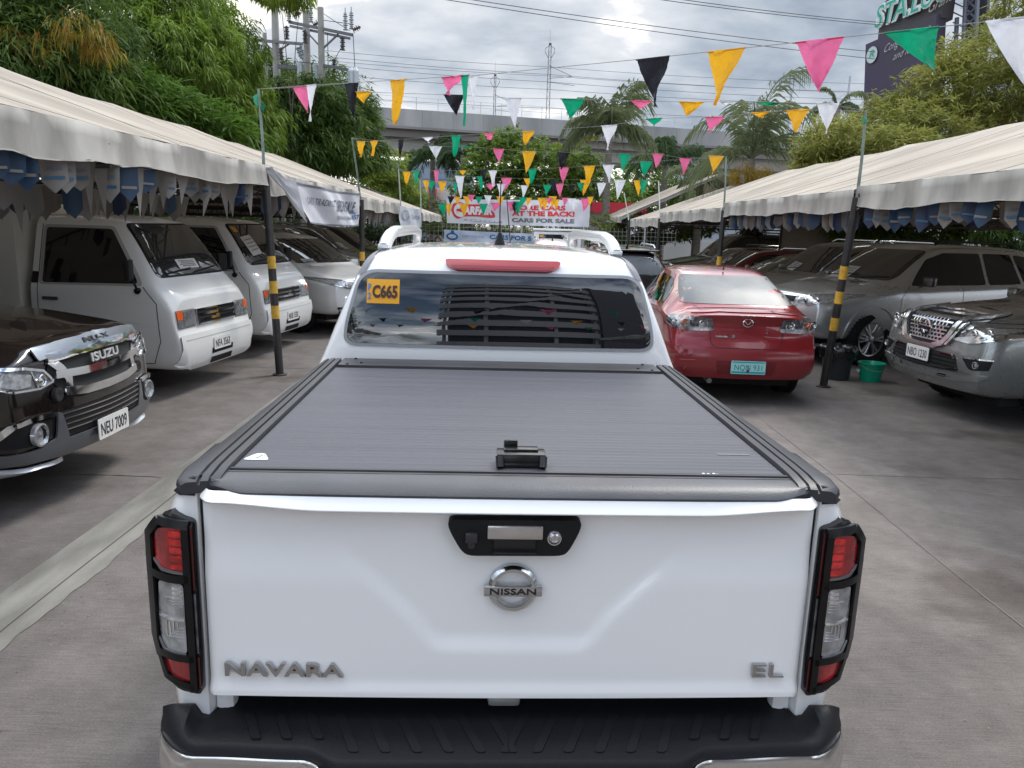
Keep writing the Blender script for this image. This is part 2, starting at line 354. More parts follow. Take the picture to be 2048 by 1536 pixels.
def wheel(parent, x, y, r, wd, spokes=6, name='wheel', rimr=.62, style=0, steer=0):
    s = 1 if x > 0 else -1
    T = MB(); hw = wd / 2
    T.lathe([(r * rimr, -hw * .9), (r * .80, -hw), (r * .93, -hw * .96), (r * .985, -hw * .78), (r, -hw * .4), (r, hw * .4), (r * .985, hw * .78), (r * .93, hw * .96), (r * .80, hw), (r * rimr, hw * .9)], 40, 'X', (0, 0, 0), closed=True)
    for i in range(44):        # tread blocks on the shoulders
        a = 2 * pi * i / 44
        for q in (-.62, .62): T.box((q * hw, (r + .002) * cos(a), (r + .002) * sin(a)), (hw * .52, .014, .030), rx=a)
    t = T.build('wheel' if name == 'wheel' else name, rubber, parent, loc=(x, y, r)); t.rotation_euler = (0, 0, steer)
    Rm = MB(); rr = r * rimr + .004; o = s * hw
    Rm.lathe([(rr, o * .95), (rr * 1.0, o * 1.0), (rr * .93, o * .95), (rr * .90, o * .4), (rr * .88, o * .1), (.03, o * .1)], 40, 'X')
    for i in range(spokes):
        a = 2 * pi * i / spokes
        for da in ((-.14, .14) if style == 0 else (-.07, .07)):
            p0 = (o * .72, .05 * cos(a), .05 * sin(a)); p1 = (o * .82, rr * .94 * cos(a + da), rr * .94 * sin(a + da))
            Rm.tube([p0, ((p0[0] + p1[0]) / 2 + o * .06, (p0[1] + p1[1]) / 2, (p0[2] + p1[2]) / 2), p1], [.034, .030, .028], 6, sq=.7)
    Rm.lathe([(.075, o * .62), (.07, o * .88), (.045, o * .95), (.001, o * .97)], 20, 'X')
    for i in range(6): Rm.lathe([(.010, o * .85), (.010, o * .98), (.001, o * .98)], 6, 'X', (0, .055 * cos(pi / 3 * i), .055 * sin(pi / 3 * i)))
    Rm.build('rim', alloy, t)
    D = MB(); D.lathe([(rr * .86, o * .12), (.001, o * .12)], 24, 'X'); D.lathe([(r * .40, o * .16), (r * .40, o * .3), (.06, o * .3)], 24, 'X'); D.build('brake_disc', mat('brake_iron', (.08, .075, .07), .5, .8), t)
    return t
def plate_on(sk, parent, view, u, z, txt, wd=.36, ht=.135, off=.02, pm=None, im=None, th=.006, bold=.01, tw=.86, thh=.62):
    """a licence plate: flat board held just proud of the bodywork, with its characters"""
    p, n = sk.sf(view)(u, z); s = 1 if view == 'F' else -1
    y = p.y + s * off; T = MB(); T.prism(rnd([(u - wd / 2, z - ht / 2), (u + wd / 2, z - ht / 2), (u + wd / 2, z + ht / 2), (u - wd / 2, z + ht / 2)], .012), y, y + s * th, 'Y')
    o = T.build('license_plate', pm or plate, parent); T = MB(); U = (-1, 0, 0) if view == 'F' else (1, 0, 0)
    flat_text(T, txt, (u + (1 if view == 'F' else -1) * wd * tw / 2, y + s * th, z - ht * thh / 2 - .004), U, (0, 0, 1), wd * tw, ht * thh, .002, bold=bold)
    T.build('plate_text', im or ink, o); return o
def mirror_side(parent, x, y, z, m, w_=.17, h=.13, name='side_mirror'):
    s = 1 if x > 0 else -1; T = MB(); T.box((x + s * w_ / 2, y, z + h / 2), (w_, .09, h), bev=.04); T.tube([(x - s * .06, y, z), (x + s * .04, y, z + .03)], .022, 6)
    o = T.build(name, m, parent); G_ = MB(); G_.box((x + s * w_ / 2, y - .047, z + h / 2), (w_ * .86, .004, h * .84), bev=.0015); G_.build('mirror_glass', mat('mirror_glass', (.6, .6, .6), .03, 1), o); return o
def wipers(sk, parent, pts):
    for a, b in pts:
        f = sk.sf('F'); T = MB(); P = []
        for t in (0, .25, .5, .75, 1):
            p, n = f(a[0] + (b[0] - a[0]) * t, a[1] + (b[1] - a[1]) * t); P.append(p + n * .018)
        T.tube(P, .007, 5); T.build('wiper', blackp, parent)
def suv(name, label, cat, paint, pose, hd, L=4.7, W=.93, Hh=1.82, hz0=1.02, hz1=1.16, cowl=-1.22, head=-2.0, belt=1.12, zs=.34, rtop=None, rear='suv', wr=.38, axle=(-.92, -3.72), arches=True, roofW=.66,
        prof=((.25, .10), (.45, .0), (.62, -.0), (.85, .03), (1.0, .09), (1.1, .16)), bulge=.13, group=None, trunk=None, glassm=None, sideglass=True, noseW=.86, wheels=(1, 1, 1, 1), rprof=None, steer=0, win=True):
    """builds the root, body, glass, wheels; returns root and Skin for details. front bumper at y=0, car extends to -L"""
    root = thing(name, label, cat, (pose[0], pose[1], 0), R(hd - 90), group)
    rt = rtop or -(L - .75)
    Wr = roofW
    st = [(0, W * noseW, zs + .04, hz0 - .14, W * .68, hz0 - .03), (-.10, W * (noseW + .07), zs + .01, hz0 - .12, W * .74, hz0), (-.32, W * .975, zs, hz0 - .09, W * .78, hz0 + .02), (-.7, W * .995, zs, (hz0 + hz1) / 2 - .09, W * .79, (hz0 + hz1) / 2 + .03),
          (cowl + .12, W, zs, hz1 - .09, W * .79, hz1 + .01), (cowl, W, zs, belt, W * .79, hz1 + .03)]
    for t in (.25, .5, .75):
        y = cowl + (head - cowl) * t; z = hz1 + .03 + (Hh - .06 - hz1) * (t ** .93); st.append((y, W, zs, belt, W * .79 + (Wr - W * .79) * t, z))
    st += [(head, W, zs, belt + .01, Wr, Hh - .045), (head - .25, W, zs, belt + .015, Wr, Hh - .01), (head - .8, W, zs, belt + .02, Wr, Hh)]
    if rear == 'suv':
        st += [(rt, W, zs, belt + .05, Wr - .02, Hh - .03), (-(L - .28), W * .985, zs + .05, belt + .05, Wr - .06, Hh - .09), (-(L - .08), W * .96, zs + .08, belt + .02, Wr - .10, Hh - .14), (-L, W * .93, zs + .1, belt, Wr - .12, Hh - .18)]
        p1 = rprof or ((.3, .06), (.5, -.02), (.8, .0), (1.1, .02), (1.3, .12), (1.75, .28))
    else:      # saloon: roof, sloping rear screen, boot lid
        tz = trunk
        st += [(rt, W, zs, belt + .04, Wr - .01, Hh - .04), (rt - .28, W, zs, belt + .05, Wr + .01, Hh - .15), (rt - .56, W, zs, belt + .05, Wr + .05, (Hh + tz) / 2), (rt - .80, W * .99, zs, tz - .09, W * .76, tz + .03), (-(L - .35), W * .975, zs + .02, tz - .09, W * .75, tz + .012), (-(L - .12), W * .95, zs + .04, tz - .10, W * .74, tz + .012), (-L, W * .90, zs + .06, tz - .16, W * .70, tz - .03)]
        p1 = rprof or ((.25, .06), (.42, .0), (.62, .0), (.68, .05), (.9, .06), (1.02, .0))
    b = loft(st, prof, bulge, p1, .09 if rear == 'suv' else .13, fade=.75); b.name = 'body'; b.parent = root; b['_m'] = paint; apply_mods(b)
    sk = Skin(b)
    if arches:
        cs = []
        for y in axle:
            for s in (-1, 1):
                k = MB(); k.lathe([(.001, -.25), (wr + .065, -.25), (wr + .065, .25), (.001, .25)], 36, 'X', (s * (W - .06), y, wr + .02)); cs.append(k)
        cut(b, cs)
    else: b.data.materials.append(paint)
    del b['_m']; b.data.shade_smooth(); b.data.set_sharp_from_angle(angle=R(38))
    G_ = glassm or glassw
    i = 0
    for y in axle:
        for s in (-1, 1):
            if wheels[i]: wheel(root, s * (W - .12), y, wr, .235 if wr > .34 else .2, steer=steer if y == axle[0] else 0)
            i += 1
    # dark underbody so that nothing shows through from below
    U = MB(); U.box((0, -L / 2, zs - .04), (W * 1.5, L - .7, .12), bev=.03); U.build('underbody', darkm, root)
    if win:
        hwL, hwU = W * .745, Wr * .93
        zl, zu = hz1 + .055, Hh - .105
        sk.patch('windscreen', 'F', rnd([(-hwL, zl), (hwL, zl), (hwU, zu), (-hwU, zu)], .09), G_, root, .004, 0, .08)
        if sideglass:
            for s, vw in ((1, 'R'), (-1, 'L')):
                a = (cowl - .30, belt + .045); bpt = (head - .02, Hh - .15); y2 = rt + (.25 if rear == 'suv' else .12)
                m1 = (head + y2) / 2 - .12
                base = [a, (m1 + .035, belt + .06), (m1 + .035, Hh - .135), (head - .18, Hh - .135), (head + .16, Hh - .24)]
                sk.patch('side_window', vw, rnd(base, .04), glassd, root, .004, 0, .12)
                if rear == 'suv':
                    sk.patch('side_window', vw, rnd([(m1 - .035, belt + .06), (y2, belt + .075), (y2 + .08, Hh - .145), (m1 - .035, Hh - .135)], .04), glassd, root, .004, 0, .12)
                    sk.patch('quarter_window', vw, rnd([(y2 - .07, belt + .08), (y2 - .62, belt + .13), (y2 - .52, Hh - .20), (y2 + .01, Hh - .15)], .05), glassd, root, .004, 0, .12)
                else:
                    sk.patch('side_window', vw, rnd([(m1 - .035, belt + .06), (y2 - .42, belt + .085), (y2 - .22, Hh - .24), (y2 + .1, Hh - .15), (m1 - .035, Hh - .135)], .05), glassd, root, .004, 0, .12)
                T = MB()
    return root, sk
def seam(sk, parent, vw, pts, name='panel_gap', w_=.006):   # an open shut-line between panels
    f = sk.sf(vw); T = MB(); L_ = []; Rr = []
    P = []
    for (a, b) in zip(pts, pts[1:]):
        n = max(2, int(math.dist(a, b) / .05))
        for i in range(n): P.append((a[0] + (b[0] - a[0]) * i / n, a[1] + (b[1] - a[1]) * i / n))
    P.append(pts[-1])
    for i, p in enumerate(P):
        q = P[min(i + 1, len(P) - 1)]; o = P[max(i - 1, 0)]; d = Vector((q[0] - o[0], q[1] - o[1])).normalized(); nn = Vector((-d.y, d.x)) * w_ / 2
        for lst, s in ((L_, 1), (Rr, -1)):
            h, nv = f(p[0] + nn.x * s, p[1] + nn.y * s); lst.append(h + nv * .0025)
    T.grid([L_, Rr]); return T.build(name, black, parent, smooth=False)
# ---------------------------------------------------------------- ground
def ground():
    m = bpy.data.materials.new('brushed_concrete'); m.use_nodes = True; t = m.node_tree; b = t.nodes['Principled BSDF']; nn = t.nodes.new; L = t.links.new
    tc = nn('ShaderNodeTexCoord')
    def nz(scale, det, st=(1, 1, 1), rough=.6, dist=0, rot=0):
        mp = nn('ShaderNodeMapping'); mp.inputs[3].default_value = st; mp.inputs[2].default_value = (0, 0, rot); L(tc.outputs['Object'], mp.inputs[0]); n = nn('ShaderNodeTexNoise'); n.inputs['Scale'].default_value = scale
        n.inputs['Detail'].default_value = det; n.inputs['Roughness'].default_value = rough; n.inputs['Distortion'].default_value = dist; L(mp.outputs[0], n.inputs[0]); return n.outputs[0]
    big = nz(.55, 6); mid = nz(3.2, 8, (1, 1, 1), .7); brush = nz(7, 6, (1, 14, 1), .75, .15, .05); fine = nz(95, 4, (1, 2.2, 1), .7); tyre = nz(.5, 4, (2.6, .25, 1), .6, .4, .06)
    def mul(a, k):
        n = nn('ShaderNodeMath'); n.operation = 'MULTIPLY'; L(a, n.inputs[0]); n.inputs[1].default_value = k; return n.outputs[0]
    def add(a, b_):
        n = nn('ShaderNodeMath'); n.operation = 'ADD'; L(a, n.inputs[0]); L(b_, n.inputs[1]); return n.outputs[0]
    v = add(add(add(mul(big, .18), mul(mid, .22)), mul(brush, .20)), add(mul(fine, .30), mul(tyre, .10)))
    r = nn('ShaderNodeValToRGB'); L(v, r.inputs[0]); e = r.color_ramp.elements
    e[0].position = .37; e[0].color = (.060, .052, .048, 1); e[1].position = .63; e[1].color = (.27, .243, .226, 1); q = e.new(.5); q.color = (.145, .129, .120, 1)
    st_ = nz(.9, 3, (1, 1, 1), .5); rs = nn('ShaderNodeValToRGB'); L(st_, rs.inputs[0]); rs.color_ramp.elements[0].position = .30; rs.color_ramp.elements[0].color = (.60, .56, .54, 1); rs.color_ramp.elements[1].position = .41; rs.color_ramp.elements[1].color = (1, 1, 1, 1)
    mx = nn('ShaderNodeMix'); mx.data_type = 'RGBA'; mx.blend_type = 'MULTIPLY'; mx.inputs[0].default_value = 1; L(r.outputs[0], mx.inputs[6]); L(rs.outputs[0], mx.inputs[7]); L(mx.outputs[2], b.inputs['Base Color'])
    b.inputs['Roughness'].default_value = .82; b.inputs['Specular IOR Level'].default_value = .3
    bp = nn('ShaderNodeBump'); bp.inputs['Strength'].default_value = .8; bp.inputs['Distance'].default_value = .012; L(add(mul(brush, .6), mul(fine, .4)), bp.inputs['Height']); L(bp.outputs[0], b.inputs['Normal']); MATS['brushed_concrete'] = m
    T = MB(); n = 24; P = [(a, c_) for a in (-600, -60, -20, -10, 0, 10, 20, 60, 600) for c_ in (-600, -60, -20, 0, 20, 60, 600)]
    T.grid([[(a, c_, 0) for c_ in (-600, -60, -20, 0, 20, 60, 600)] for a in (-600, -60, -20, -10, 0, 10, 20, 60, 600)])
    o = T.build('ground', m, smooth=False); tag(o, None, None, kind='structure')
    # pale cement strip along the left lane with a ragged poured edge
    gm = mat('cement_strip', (.14, .134, .118), .85, col2=(.235, .225, .20), vscale=2.5, vdet=10, bump=.4, bscale=40, stretch=(2.5, .7, 1))
    T = MB(); L_, Rr = [], []; y = -2.0
    while y < 45:
        L_.append((-2.575 + .006 * sin(y * 1.3), y, .004)); Rr.append((-2.23 + .009 * (sin(y * 5.3) + sin(y * 13.1 + 1) * .6 + .5 * sin(y * 31)), y, .004)); y += .045
    Mi = [(-2.33 + .004 * sin(p[1] * 3), p[1], .014) for p in L_]; T.grid([L_, [(p[0] + .03, p[1], .013) for p in L_], Mi, Rr]); o = T.build('kerb_strip', gm); tag(o, None, None, kind='structure')
    T = MB(); T.grid([[(p[0], p[1], p[2] + .0025) for p in Mi[::6]], [(p[0] + .006, p[1], p[2] + .0022) for p in Mi[::6]]]); o = T.build('kerb_strip_groove', mat('groove', (.06, .055, .05), .9)); tag(o, None, None, kind='structure')
    # slab joints
    jm = mat('slab_joint', (.10, .090, .084), .95, col2=(.165, .15, .14), vscale=3, vlo=.3, vhi=.6, stretch=(6, 1.2, 1)); T = MB()
    for x0 in (2.62, 6.1, -6.4):
        P = [(x0 + .012 * sin(k * .9) , k * .5 - 2, .004) for k in range(90)]; T.grid([P, [(p[0] + .006 + .005 * abs(sin(p[1] * 2.3)), p[1], p[2]) for p in P]])
    for y0 in (1.2, 5.4, 9.75, 14.0, 18.5, 23.0):
        P = [(-2.6 - k * .4, y0 + .02 * sin(k * .8), .0042) for k in range(20)]; T.grid([P, [(p[0], p[1] + .016, p[2]) for p in P]])
        P = [(-2.2 + k * .4, y0 + .55 + .02 * sin(k * .8), .0042) for k in range(30)]; T.grid([P, [(p[0], p[1] + .010, p[2]) for p in P]])
    o = T.build('pavement_joints', jm, smooth=False); tag(o, None, None, kind='structure')
ground()
def cracks():
    g = random.Random(4); T = MB()
    for (x, y, a, L_) in [(3.3, 5.6, .4, 1.6), (-3.4, 4.3, 2.5, 1.2), (2.9, 7.0, 1.1, 1.5)]:
        P = []; 
        for k in range(int(L_ / .06)):
            P.append((x, y)); a += g.uniform(-.5, .5) * .6; x += .06 * cos(a); y += .06 * sin(a)
        T.grid([[(p[0] - .0013, p[1] - .0013, .0045) for p in P], [(p[0] + .0013, p[1] + .0013, .0045) for p in P]])
    o = T.build('pavement_cracks', mat('crack', (.03, .026, .024), .95), smooth=False); tag(o, None, None, kind='structure')
    T = MB()
    for k in range(420):
        x, y = g.uniform(-6, 6), g.uniform(1.2, 14) if k % 2 else g.uniform(1.2, 5); s_ = g.uniform(.002, .006); a = g.uniform(0, 6)
        if k % 3 == 0: x = g.gauss(-2.15, .12)
        T.add([(x + s_ * cos(a + q) * (1 + .5 * (q < 1)), y + s_ * sin(a + q), .004 + (s_ * .5 if q in (0, 3) else 0)) for q in (0, 1.5, 3, 4.6)] + [(x, y, .004 + s_ * .7)], [(0, 1, 4), (1, 2, 4), (2, 3, 4), (3, 0, 4)])
    o = T.build('grit', mat('grit', (.12, .10, .085), .9, col2=(.30, .26, .21), vscale=3), smooth=False); tag(o, 'scattered grit and leaf bits on the concrete', 'grit', kind='stuff')
cracks()
# ================================================================ tents
ordn = lambda n: str(n) + ('th' if 10 < n % 100 < 14 else {1: 'st', 2: 'nd', 3: 'rd'}.get(n % 10, 'th'))
canv = mat('tent_canvas', (.24, .205, .165), .62, col2=(.39, .34, .28), vscale=1.1, vdet=9, stretch=(.35, 1.6, 1), bump=.12, bscale=12, spec=.3)
_t = canv.node_tree; _tr = _t.nodes.new('ShaderNodeBsdfTranslucent'); _tr.inputs[0].default_value = (.30, .25, .19, 1); _ms = _t.nodes.new('ShaderNodeMixShader'); _ms.inputs[0].default_value = .08
_t.links.new(_t.nodes['Principled BSDF'].outputs[0], _ms.inputs[1]); _t.links.new(_tr.outputs[0], _ms.inputs[2]); _t.links.new(_ms.outputs[0], _t.nodes['Material Output'].inputs[0])
val_m = mat('tent_valance', (.23, .22, .20), .6, col2=(.45, .43, .395), vscale=2.6, vdet=9, bump=.25, bscale=9, stretch=(1, 1, .35), spec=.3)
frame_m = mat('tent_frame', (.055, .045, .042), .55, .3)
pole_b = mat('pole_black', (.028, .026, .025), .45, var=.3, vscale=12); pole_y = mat('pole_yellow', (.62, .36, .04), .5, var=.2, vscale=14)
def fbm(a, b): return sin(a * 3.1 + b) * .5 + sin(a * 7.3 + b * 2.1) * .3 + sin(a * 15.7 + b * .7) * .2
def tent(label, side, xe, xr, xb, y0, y1, ze, zr, seed, drop=.25, valn=True, sag=.05, gable=False, zr2=None):
    root = thing('canopy_tent', label, 'tent', ((xe + xb) / 2, (y0 + y1) / 2, 0), 0, 'cream canopy tents along the parking rows')
    O = Vector(root.location); Q = lambda x, y, z: (x - O.x, y - O.y, z)
    ny = max(16, int((y1 - y0) * 6)); T = MB(); rows = []; zr2 = zr2 or zr
    for i in range(ny + 1):
        t = i / ny; y = y0 + (y1 - y0) * t; row = []; wv = abs(sin(pi * t * max(1, round((y1 - y0) / 2.6)))) ; zrr = zr + (zr2 - zr) * t
        for k in range(25):
            u = k / 24
            if u <= .5: v = u * 2; x = xe + (xr - xe) * v; z = ze + (zrr - ze) * v
            else: v = (1 - u) * 2; x = xb + (xr - xb) * v; z = ze + (zrr - ze) * v
            s_ = 4 * v * (1 - v)
            z -= sag * wv * s_ + .04 * wv * (1 - v) * 0 + .018 * fbm(y * .9 + seed, x * 1.4) * min(1, 4 * s_ + .15); z -= .03 * wv * v
            row.append(Q(x, y, z))
        rows.append(row)
    T.grid(rows); cv = T.build('canopy', canv, root, auto=80)
    T = MB()
    for i in range(5, ny, 8): T.tube([Vector(p) + Vector((0, 0, .001)) for p in rows[i]], .005, 4)
    T.build('seam', mat('canvas_seam', (.38, .34, .29), .6), cv)
    def valance(A, B, nm, dr, zt=None):
        T = MB(); n = max(12, int(math.dist(A[:2], B[:2]) * 9)); R_ = []; d = Vector((B[0] - A[0], B[1] - A[1], 0)); nn = Vector((-d.y, d.x, 0)).normalized() * side * (1 if nm == 'valance' else 1)
        for i in range(n + 1):
            t = i / n; p = Vector(A) + (Vector(B) - Vector(A)) * t; L_ = d.length * t; w_ = fbm(L_ * 1.7 + seed, 0) * .022; sc = .02 * sin(L_ * 2.4 + seed) + .012 * fbm(L_ * 2.2, seed)
            zz = p.z + .012 * fbm(L_ * 1.1, seed + 2)
            R_.append([Q(*(Vector((p.x, p.y, zz + .006)) - nn * .03)), Q(*(Vector((p.x, p.y, zz)) - nn * .0)), Q(p.x + nn.x * w_ * .6, p.y + nn.y * w_ * .6, zz - dr * .35), Q(p.x + nn.x * w_ * 1.3, p.y + nn.y * w_ * 1.3, zz - dr * .7), Q(p.x + nn.x * (w_ * 1.6 + .01), p.y + nn.y * (w_ * 1.6), zz - dr - sc)])
        T.grid(R_); o = T.build(nm, val_m, root, auto=80)
        T = MB(); T.tube([R_[i][4] for i in range(0, n + 1, 2)], .006, 4); T.build('hem', mat('hem', (.45, .42, .38), .6), o)
    valance((xe, y0, ze), (xe, y1, ze), 'valance', drop)
    valance((xb, y0, ze), (xb, y1, ze), 'valance', drop)
    if gable:
        for yy in (y0, y1):
            for a, b in (((xe, yy, ze), (xr, yy, zr)), ((xr, yy, zr), (xb, yy, ze))): valance(a, b, 'gable_trim', drop * .45)
    T = MB()                                        # steel frame under the canvas
    r = .022
    for yy in (y0 + .08, y1 - .08, (y0 + y1) / 2):
        for sx in (xe, xb):
            X = sx + (.06 if sx < xr else -.06); T.tube([Q(X, yy, ze - .07), Q(xr, yy, zr - .09)], r, 6); T.tube([Q(X, yy, ze - .24), Q((X + xr) / 2, yy, (ze + zr) / 2 - .24)], r * .6, 5)
            for k in range(1, 8): a = k / 8; T.tube([Q(X + (xr - X) * a, yy, ze - .07 + (zr - ze - .02) * a), Q(X + (xr - X) * a, yy, ze - .24 + (zr - ze - .05) * a * .9)], r * .5, 4)
        T.tube([Q(xe, yy, ze - .10), Q(xb, yy, ze - .10)], r, 6); T.tube([Q(xe, yy, ze - .26), Q(xb, yy, ze - .26)], r * .8, 6)
        n = 16
        for k in range(n): a = xe + (xb - xe) * k / n; b = xe + (xb - xe) * (k + 1) / n; T.tube([Q(a, yy, ze - .10), Q((a + b) / 2, yy, ze - .26), Q(b, yy, ze - .10)], r * .45, 4)
    for sx in (xe, xb, xr):
        zz = (zr - .09) if sx == xr else ze - .06; X = sx + (0 if sx == xr else (.05 if sx < xr else -.05)); T.tube([Q(X, y0 + .05, zz), Q(X, y1 - .05, zz)], r, 6)
        if sx != xr:
            T.tube([Q(X, y0 + .05, zz - .16), Q(X, y1 - .05, zz - .16)], r * .8, 6); n = int((y1 - y0) / .35)
            for k in range(n): a = y0 + (y1 - y0) * k / n; T.tube([Q(X, a, zz), Q(X, a, zz - .16)], r * .45, 4)
    T.build('roof_frame', frame_m, root)
    for yy in (y0 + .1, y1 - .1):
        T = MB(); T.tube([Q(xb, yy, 0), Q(xb, yy, ze - .05)], .035, 8); T.build('leg', pole_b, root)
    return root
LX, LR, LB = -3.0, -6.2, -9.4; RX, RR, RB = 4.0, 7.4, 10.8
tent('near left cream tent whose sagging valance fills the left side', -1, LX, LR, LB, 2.2, 9.40, 2.52, 3.60, 1)
tent('second left cream tent behind the hanging white banner', -1, LX, LR, LB, 9.46, 14.95, 2.45, 3.55, 2)
tent('third left cream tent just before the small grey banner', -1, LX, LR, LB, 15.0, 20.0, 2.36, 3.50, 3)
tent('farthest left cream tent ending beside the red and white banner', -1, LX, LR, LB, 20.05, 31.0, 2.20, 3.35, 4, zr2=3.2)
tent('near right cream tent over the grey and silver vehicles', 1, RX, RR, RB, 1.8, 9.30, 2.47, 3.60, 5)
tent('second right cream tent with the sunlit pale roof slope', 1, RX, RR, RB, 9.36, 15.2, 2.44, 3.62, 6)
tent('third right cream tent behind the second striped pole', 1, RX, RR, RB, 15.25, 21.8, 2.36, 3.60, 7)
tent('fourth right cream tent in the middle distance', 1, RX, RR, RB, 21.85, 27.5, 2.22, 3.45, 8)
tent('left cream tent behind the viewer, mirrored in the rear window', -1, LX, LR, LB, -9, -1.2, 2.5, 3.6, 10)
tent('right cream tent behind the viewer, mirrored in the rear window', 1, RX, RR, RB, -9, 0.2, 2.47, 3.6, 11)
tent('far right cream tent with open gable end showing its truss', 1, 4.1, 8.0, 11.9, 30.5, 38.0, 2.35, 4.15, 9, gable=True)
# ================================================================ striped posts and thin bunting poles
def post(x, y, h, lean, label, stripes, topr=.045):
    root = thing('striped_post', label, 'post', (x, y, 0), 0, 'black and yellow striped tent posts'); lx, ly = lean
    T = MB(); T.tube([(0, 0, 0), (lx * .5, ly * .5, h / 2), (lx, ly, h)], .048, 14); T.build('shaft', pole_b, root)
    for a, b in stripes: T = MB(); T.tube([(lx * a / h, ly * a / h, a), (lx * b / h, ly * b / h, b)], .0495, 14); T.build('yellow_band', pole_y, root)
    T = MB(); T.lathe([(.09, 0), (.09, .012), (.05, .02)], 14); T.build('foot_plate', pole_b, root)
    return root
def zat(px, py, X): return atx(px, py, X).z
SB = [(.74, .90), (1.08, 1.23), (1.38, 1.54)]
post(-2.90, 9.31, 2.40, (-.13, .12), 'striped post at the front corner of the near left tent', [(.70, .86), (1.01, 1.16), (1.31, 1.46)])
post(3.98, 9.55, 2.35, (.04, -.25), 'striped post leaning beside the bins and the silver vehicle', SB)
post(-2.98, 14.95, 2.30, (0, 0), 'striped post under the right end of the hanging white banner', [(1.15, 1.32), (.85, 1.0)])
post(4.0, 15.2, 2.3, (.02, 0), 'striped post rising behind the red saloon roof', [(1.18, 1.42), (.8, .98)])
for k, (x, y, lb) in enumerate([(-2.98, 20.0, 'left of the small grey banner'), (-2.98, 24.2, 'right of the small grey banner'), (4.0, 21.8, 'third along the right row'), (4.0, 27.6, 'fourth along the right row')]): post(x, y, 2.2, (0, 0), 'thin dark striped post ' + lb, [(1.0, 1.2)])
pipe_m = mat('pipe_grey_green', (.17, .22, .19), .5, .2, var=.25)
def flagpole(A, B, label, r=.020, m=None, cap=False):
    root = thing('bunting_pole', label, 'pole', A, 0, 'thin poles holding the bunting'); d = Vector(B) - Vector(A)
    T = MB(); T.tube([(0, 0, 0), tuple(d * .5 + Vector((.01, 0, 0))), tuple(d)], [r, r * .85, r * .7], 8); T.build('shaft', m or pipe_m, root)
    T = MB(); T.tube([tuple(d * .03), tuple(d * .06)], r * 2.1, 8); T.build('clamp', steel, root)
    if cap:
        T = MB(); random.seed(3)
        for k in range(9): a = random.random() * 6.3; p = d - Vector((0, 0, .02 + .02 * k)); T.add([p, p + Vector((.07 * cos(a), .07 * sin(a), -.05)), p + Vector((.05 * cos(a + .7), .05 * sin(a + .7), -.12))], [(0, 1, 2)])
        T.build('green_rag', mat('rag', (.01, .25, .12), .5), root)
    return Vector(B)
g_top = aty(517, 178, 9.55); L1 = flagpole((-3.04, 9.43, 2.25), g_top, 'pale green bunting pole on the near left striped post with a green rag', cap=True)
L2 = flagpole((-3.0, 15.0, 2.2), atx(704, 276, -3.05), 'bunting pole above the right end of the white banner')
L3 = flagpole((-2.98, 20.05, 2.0), atx(797, 338, -3.0), 'white bunting pole left of the small grey banner', m=mat('pipe_white', (.45, .46, .45), .5))
L4 = flagpole((-2.98, 24.25, 2.0), atx(840, 360, -3.0), 'white bunting pole right of the small grey banner', m=MATS['pipe_white'])
R1 = flagpole((4.02, 9.30, 2.25), aty(1732, 222, 9.3), 'tall bunting pole on the leaning right striped post'); 
T = MB(); T.tube([R1 - Vector((0, 0, .13)), R1 - Vector((0, 0, .09))], .03, 8); o = T.build('tied_rag', MATS['rag']); tag(o, 'small green rag tied near the top of the tall right bunting pole', 'rag')
R2 = flagpole((4.02, 15.2, 2.2), atx(1452, 314, 4.05), 'bunting pole on the second right striped post')
R3 = flagpole((4.0, 21.8, 2.1), atx(1317, 362, 4.0), 'white bunting pole on the third right post', m=MATS['pipe_white'])
R4 = flagpole((4.0, 27.6, 2.0), atx(1248, 385, 4.0), 'bunting pole on the fourth right post')
M5 = flagpole((-.05, 25.0, 0), aty(1008, 330, 25.0), 'thin dark pole standing in the lane before the red and white banner', m=pole_b)
R0 = Vector((4.25, 3.9, 3.55)); L5 = aty(872, 392, 27.5); R5 = aty(1190, 392, 27.5)
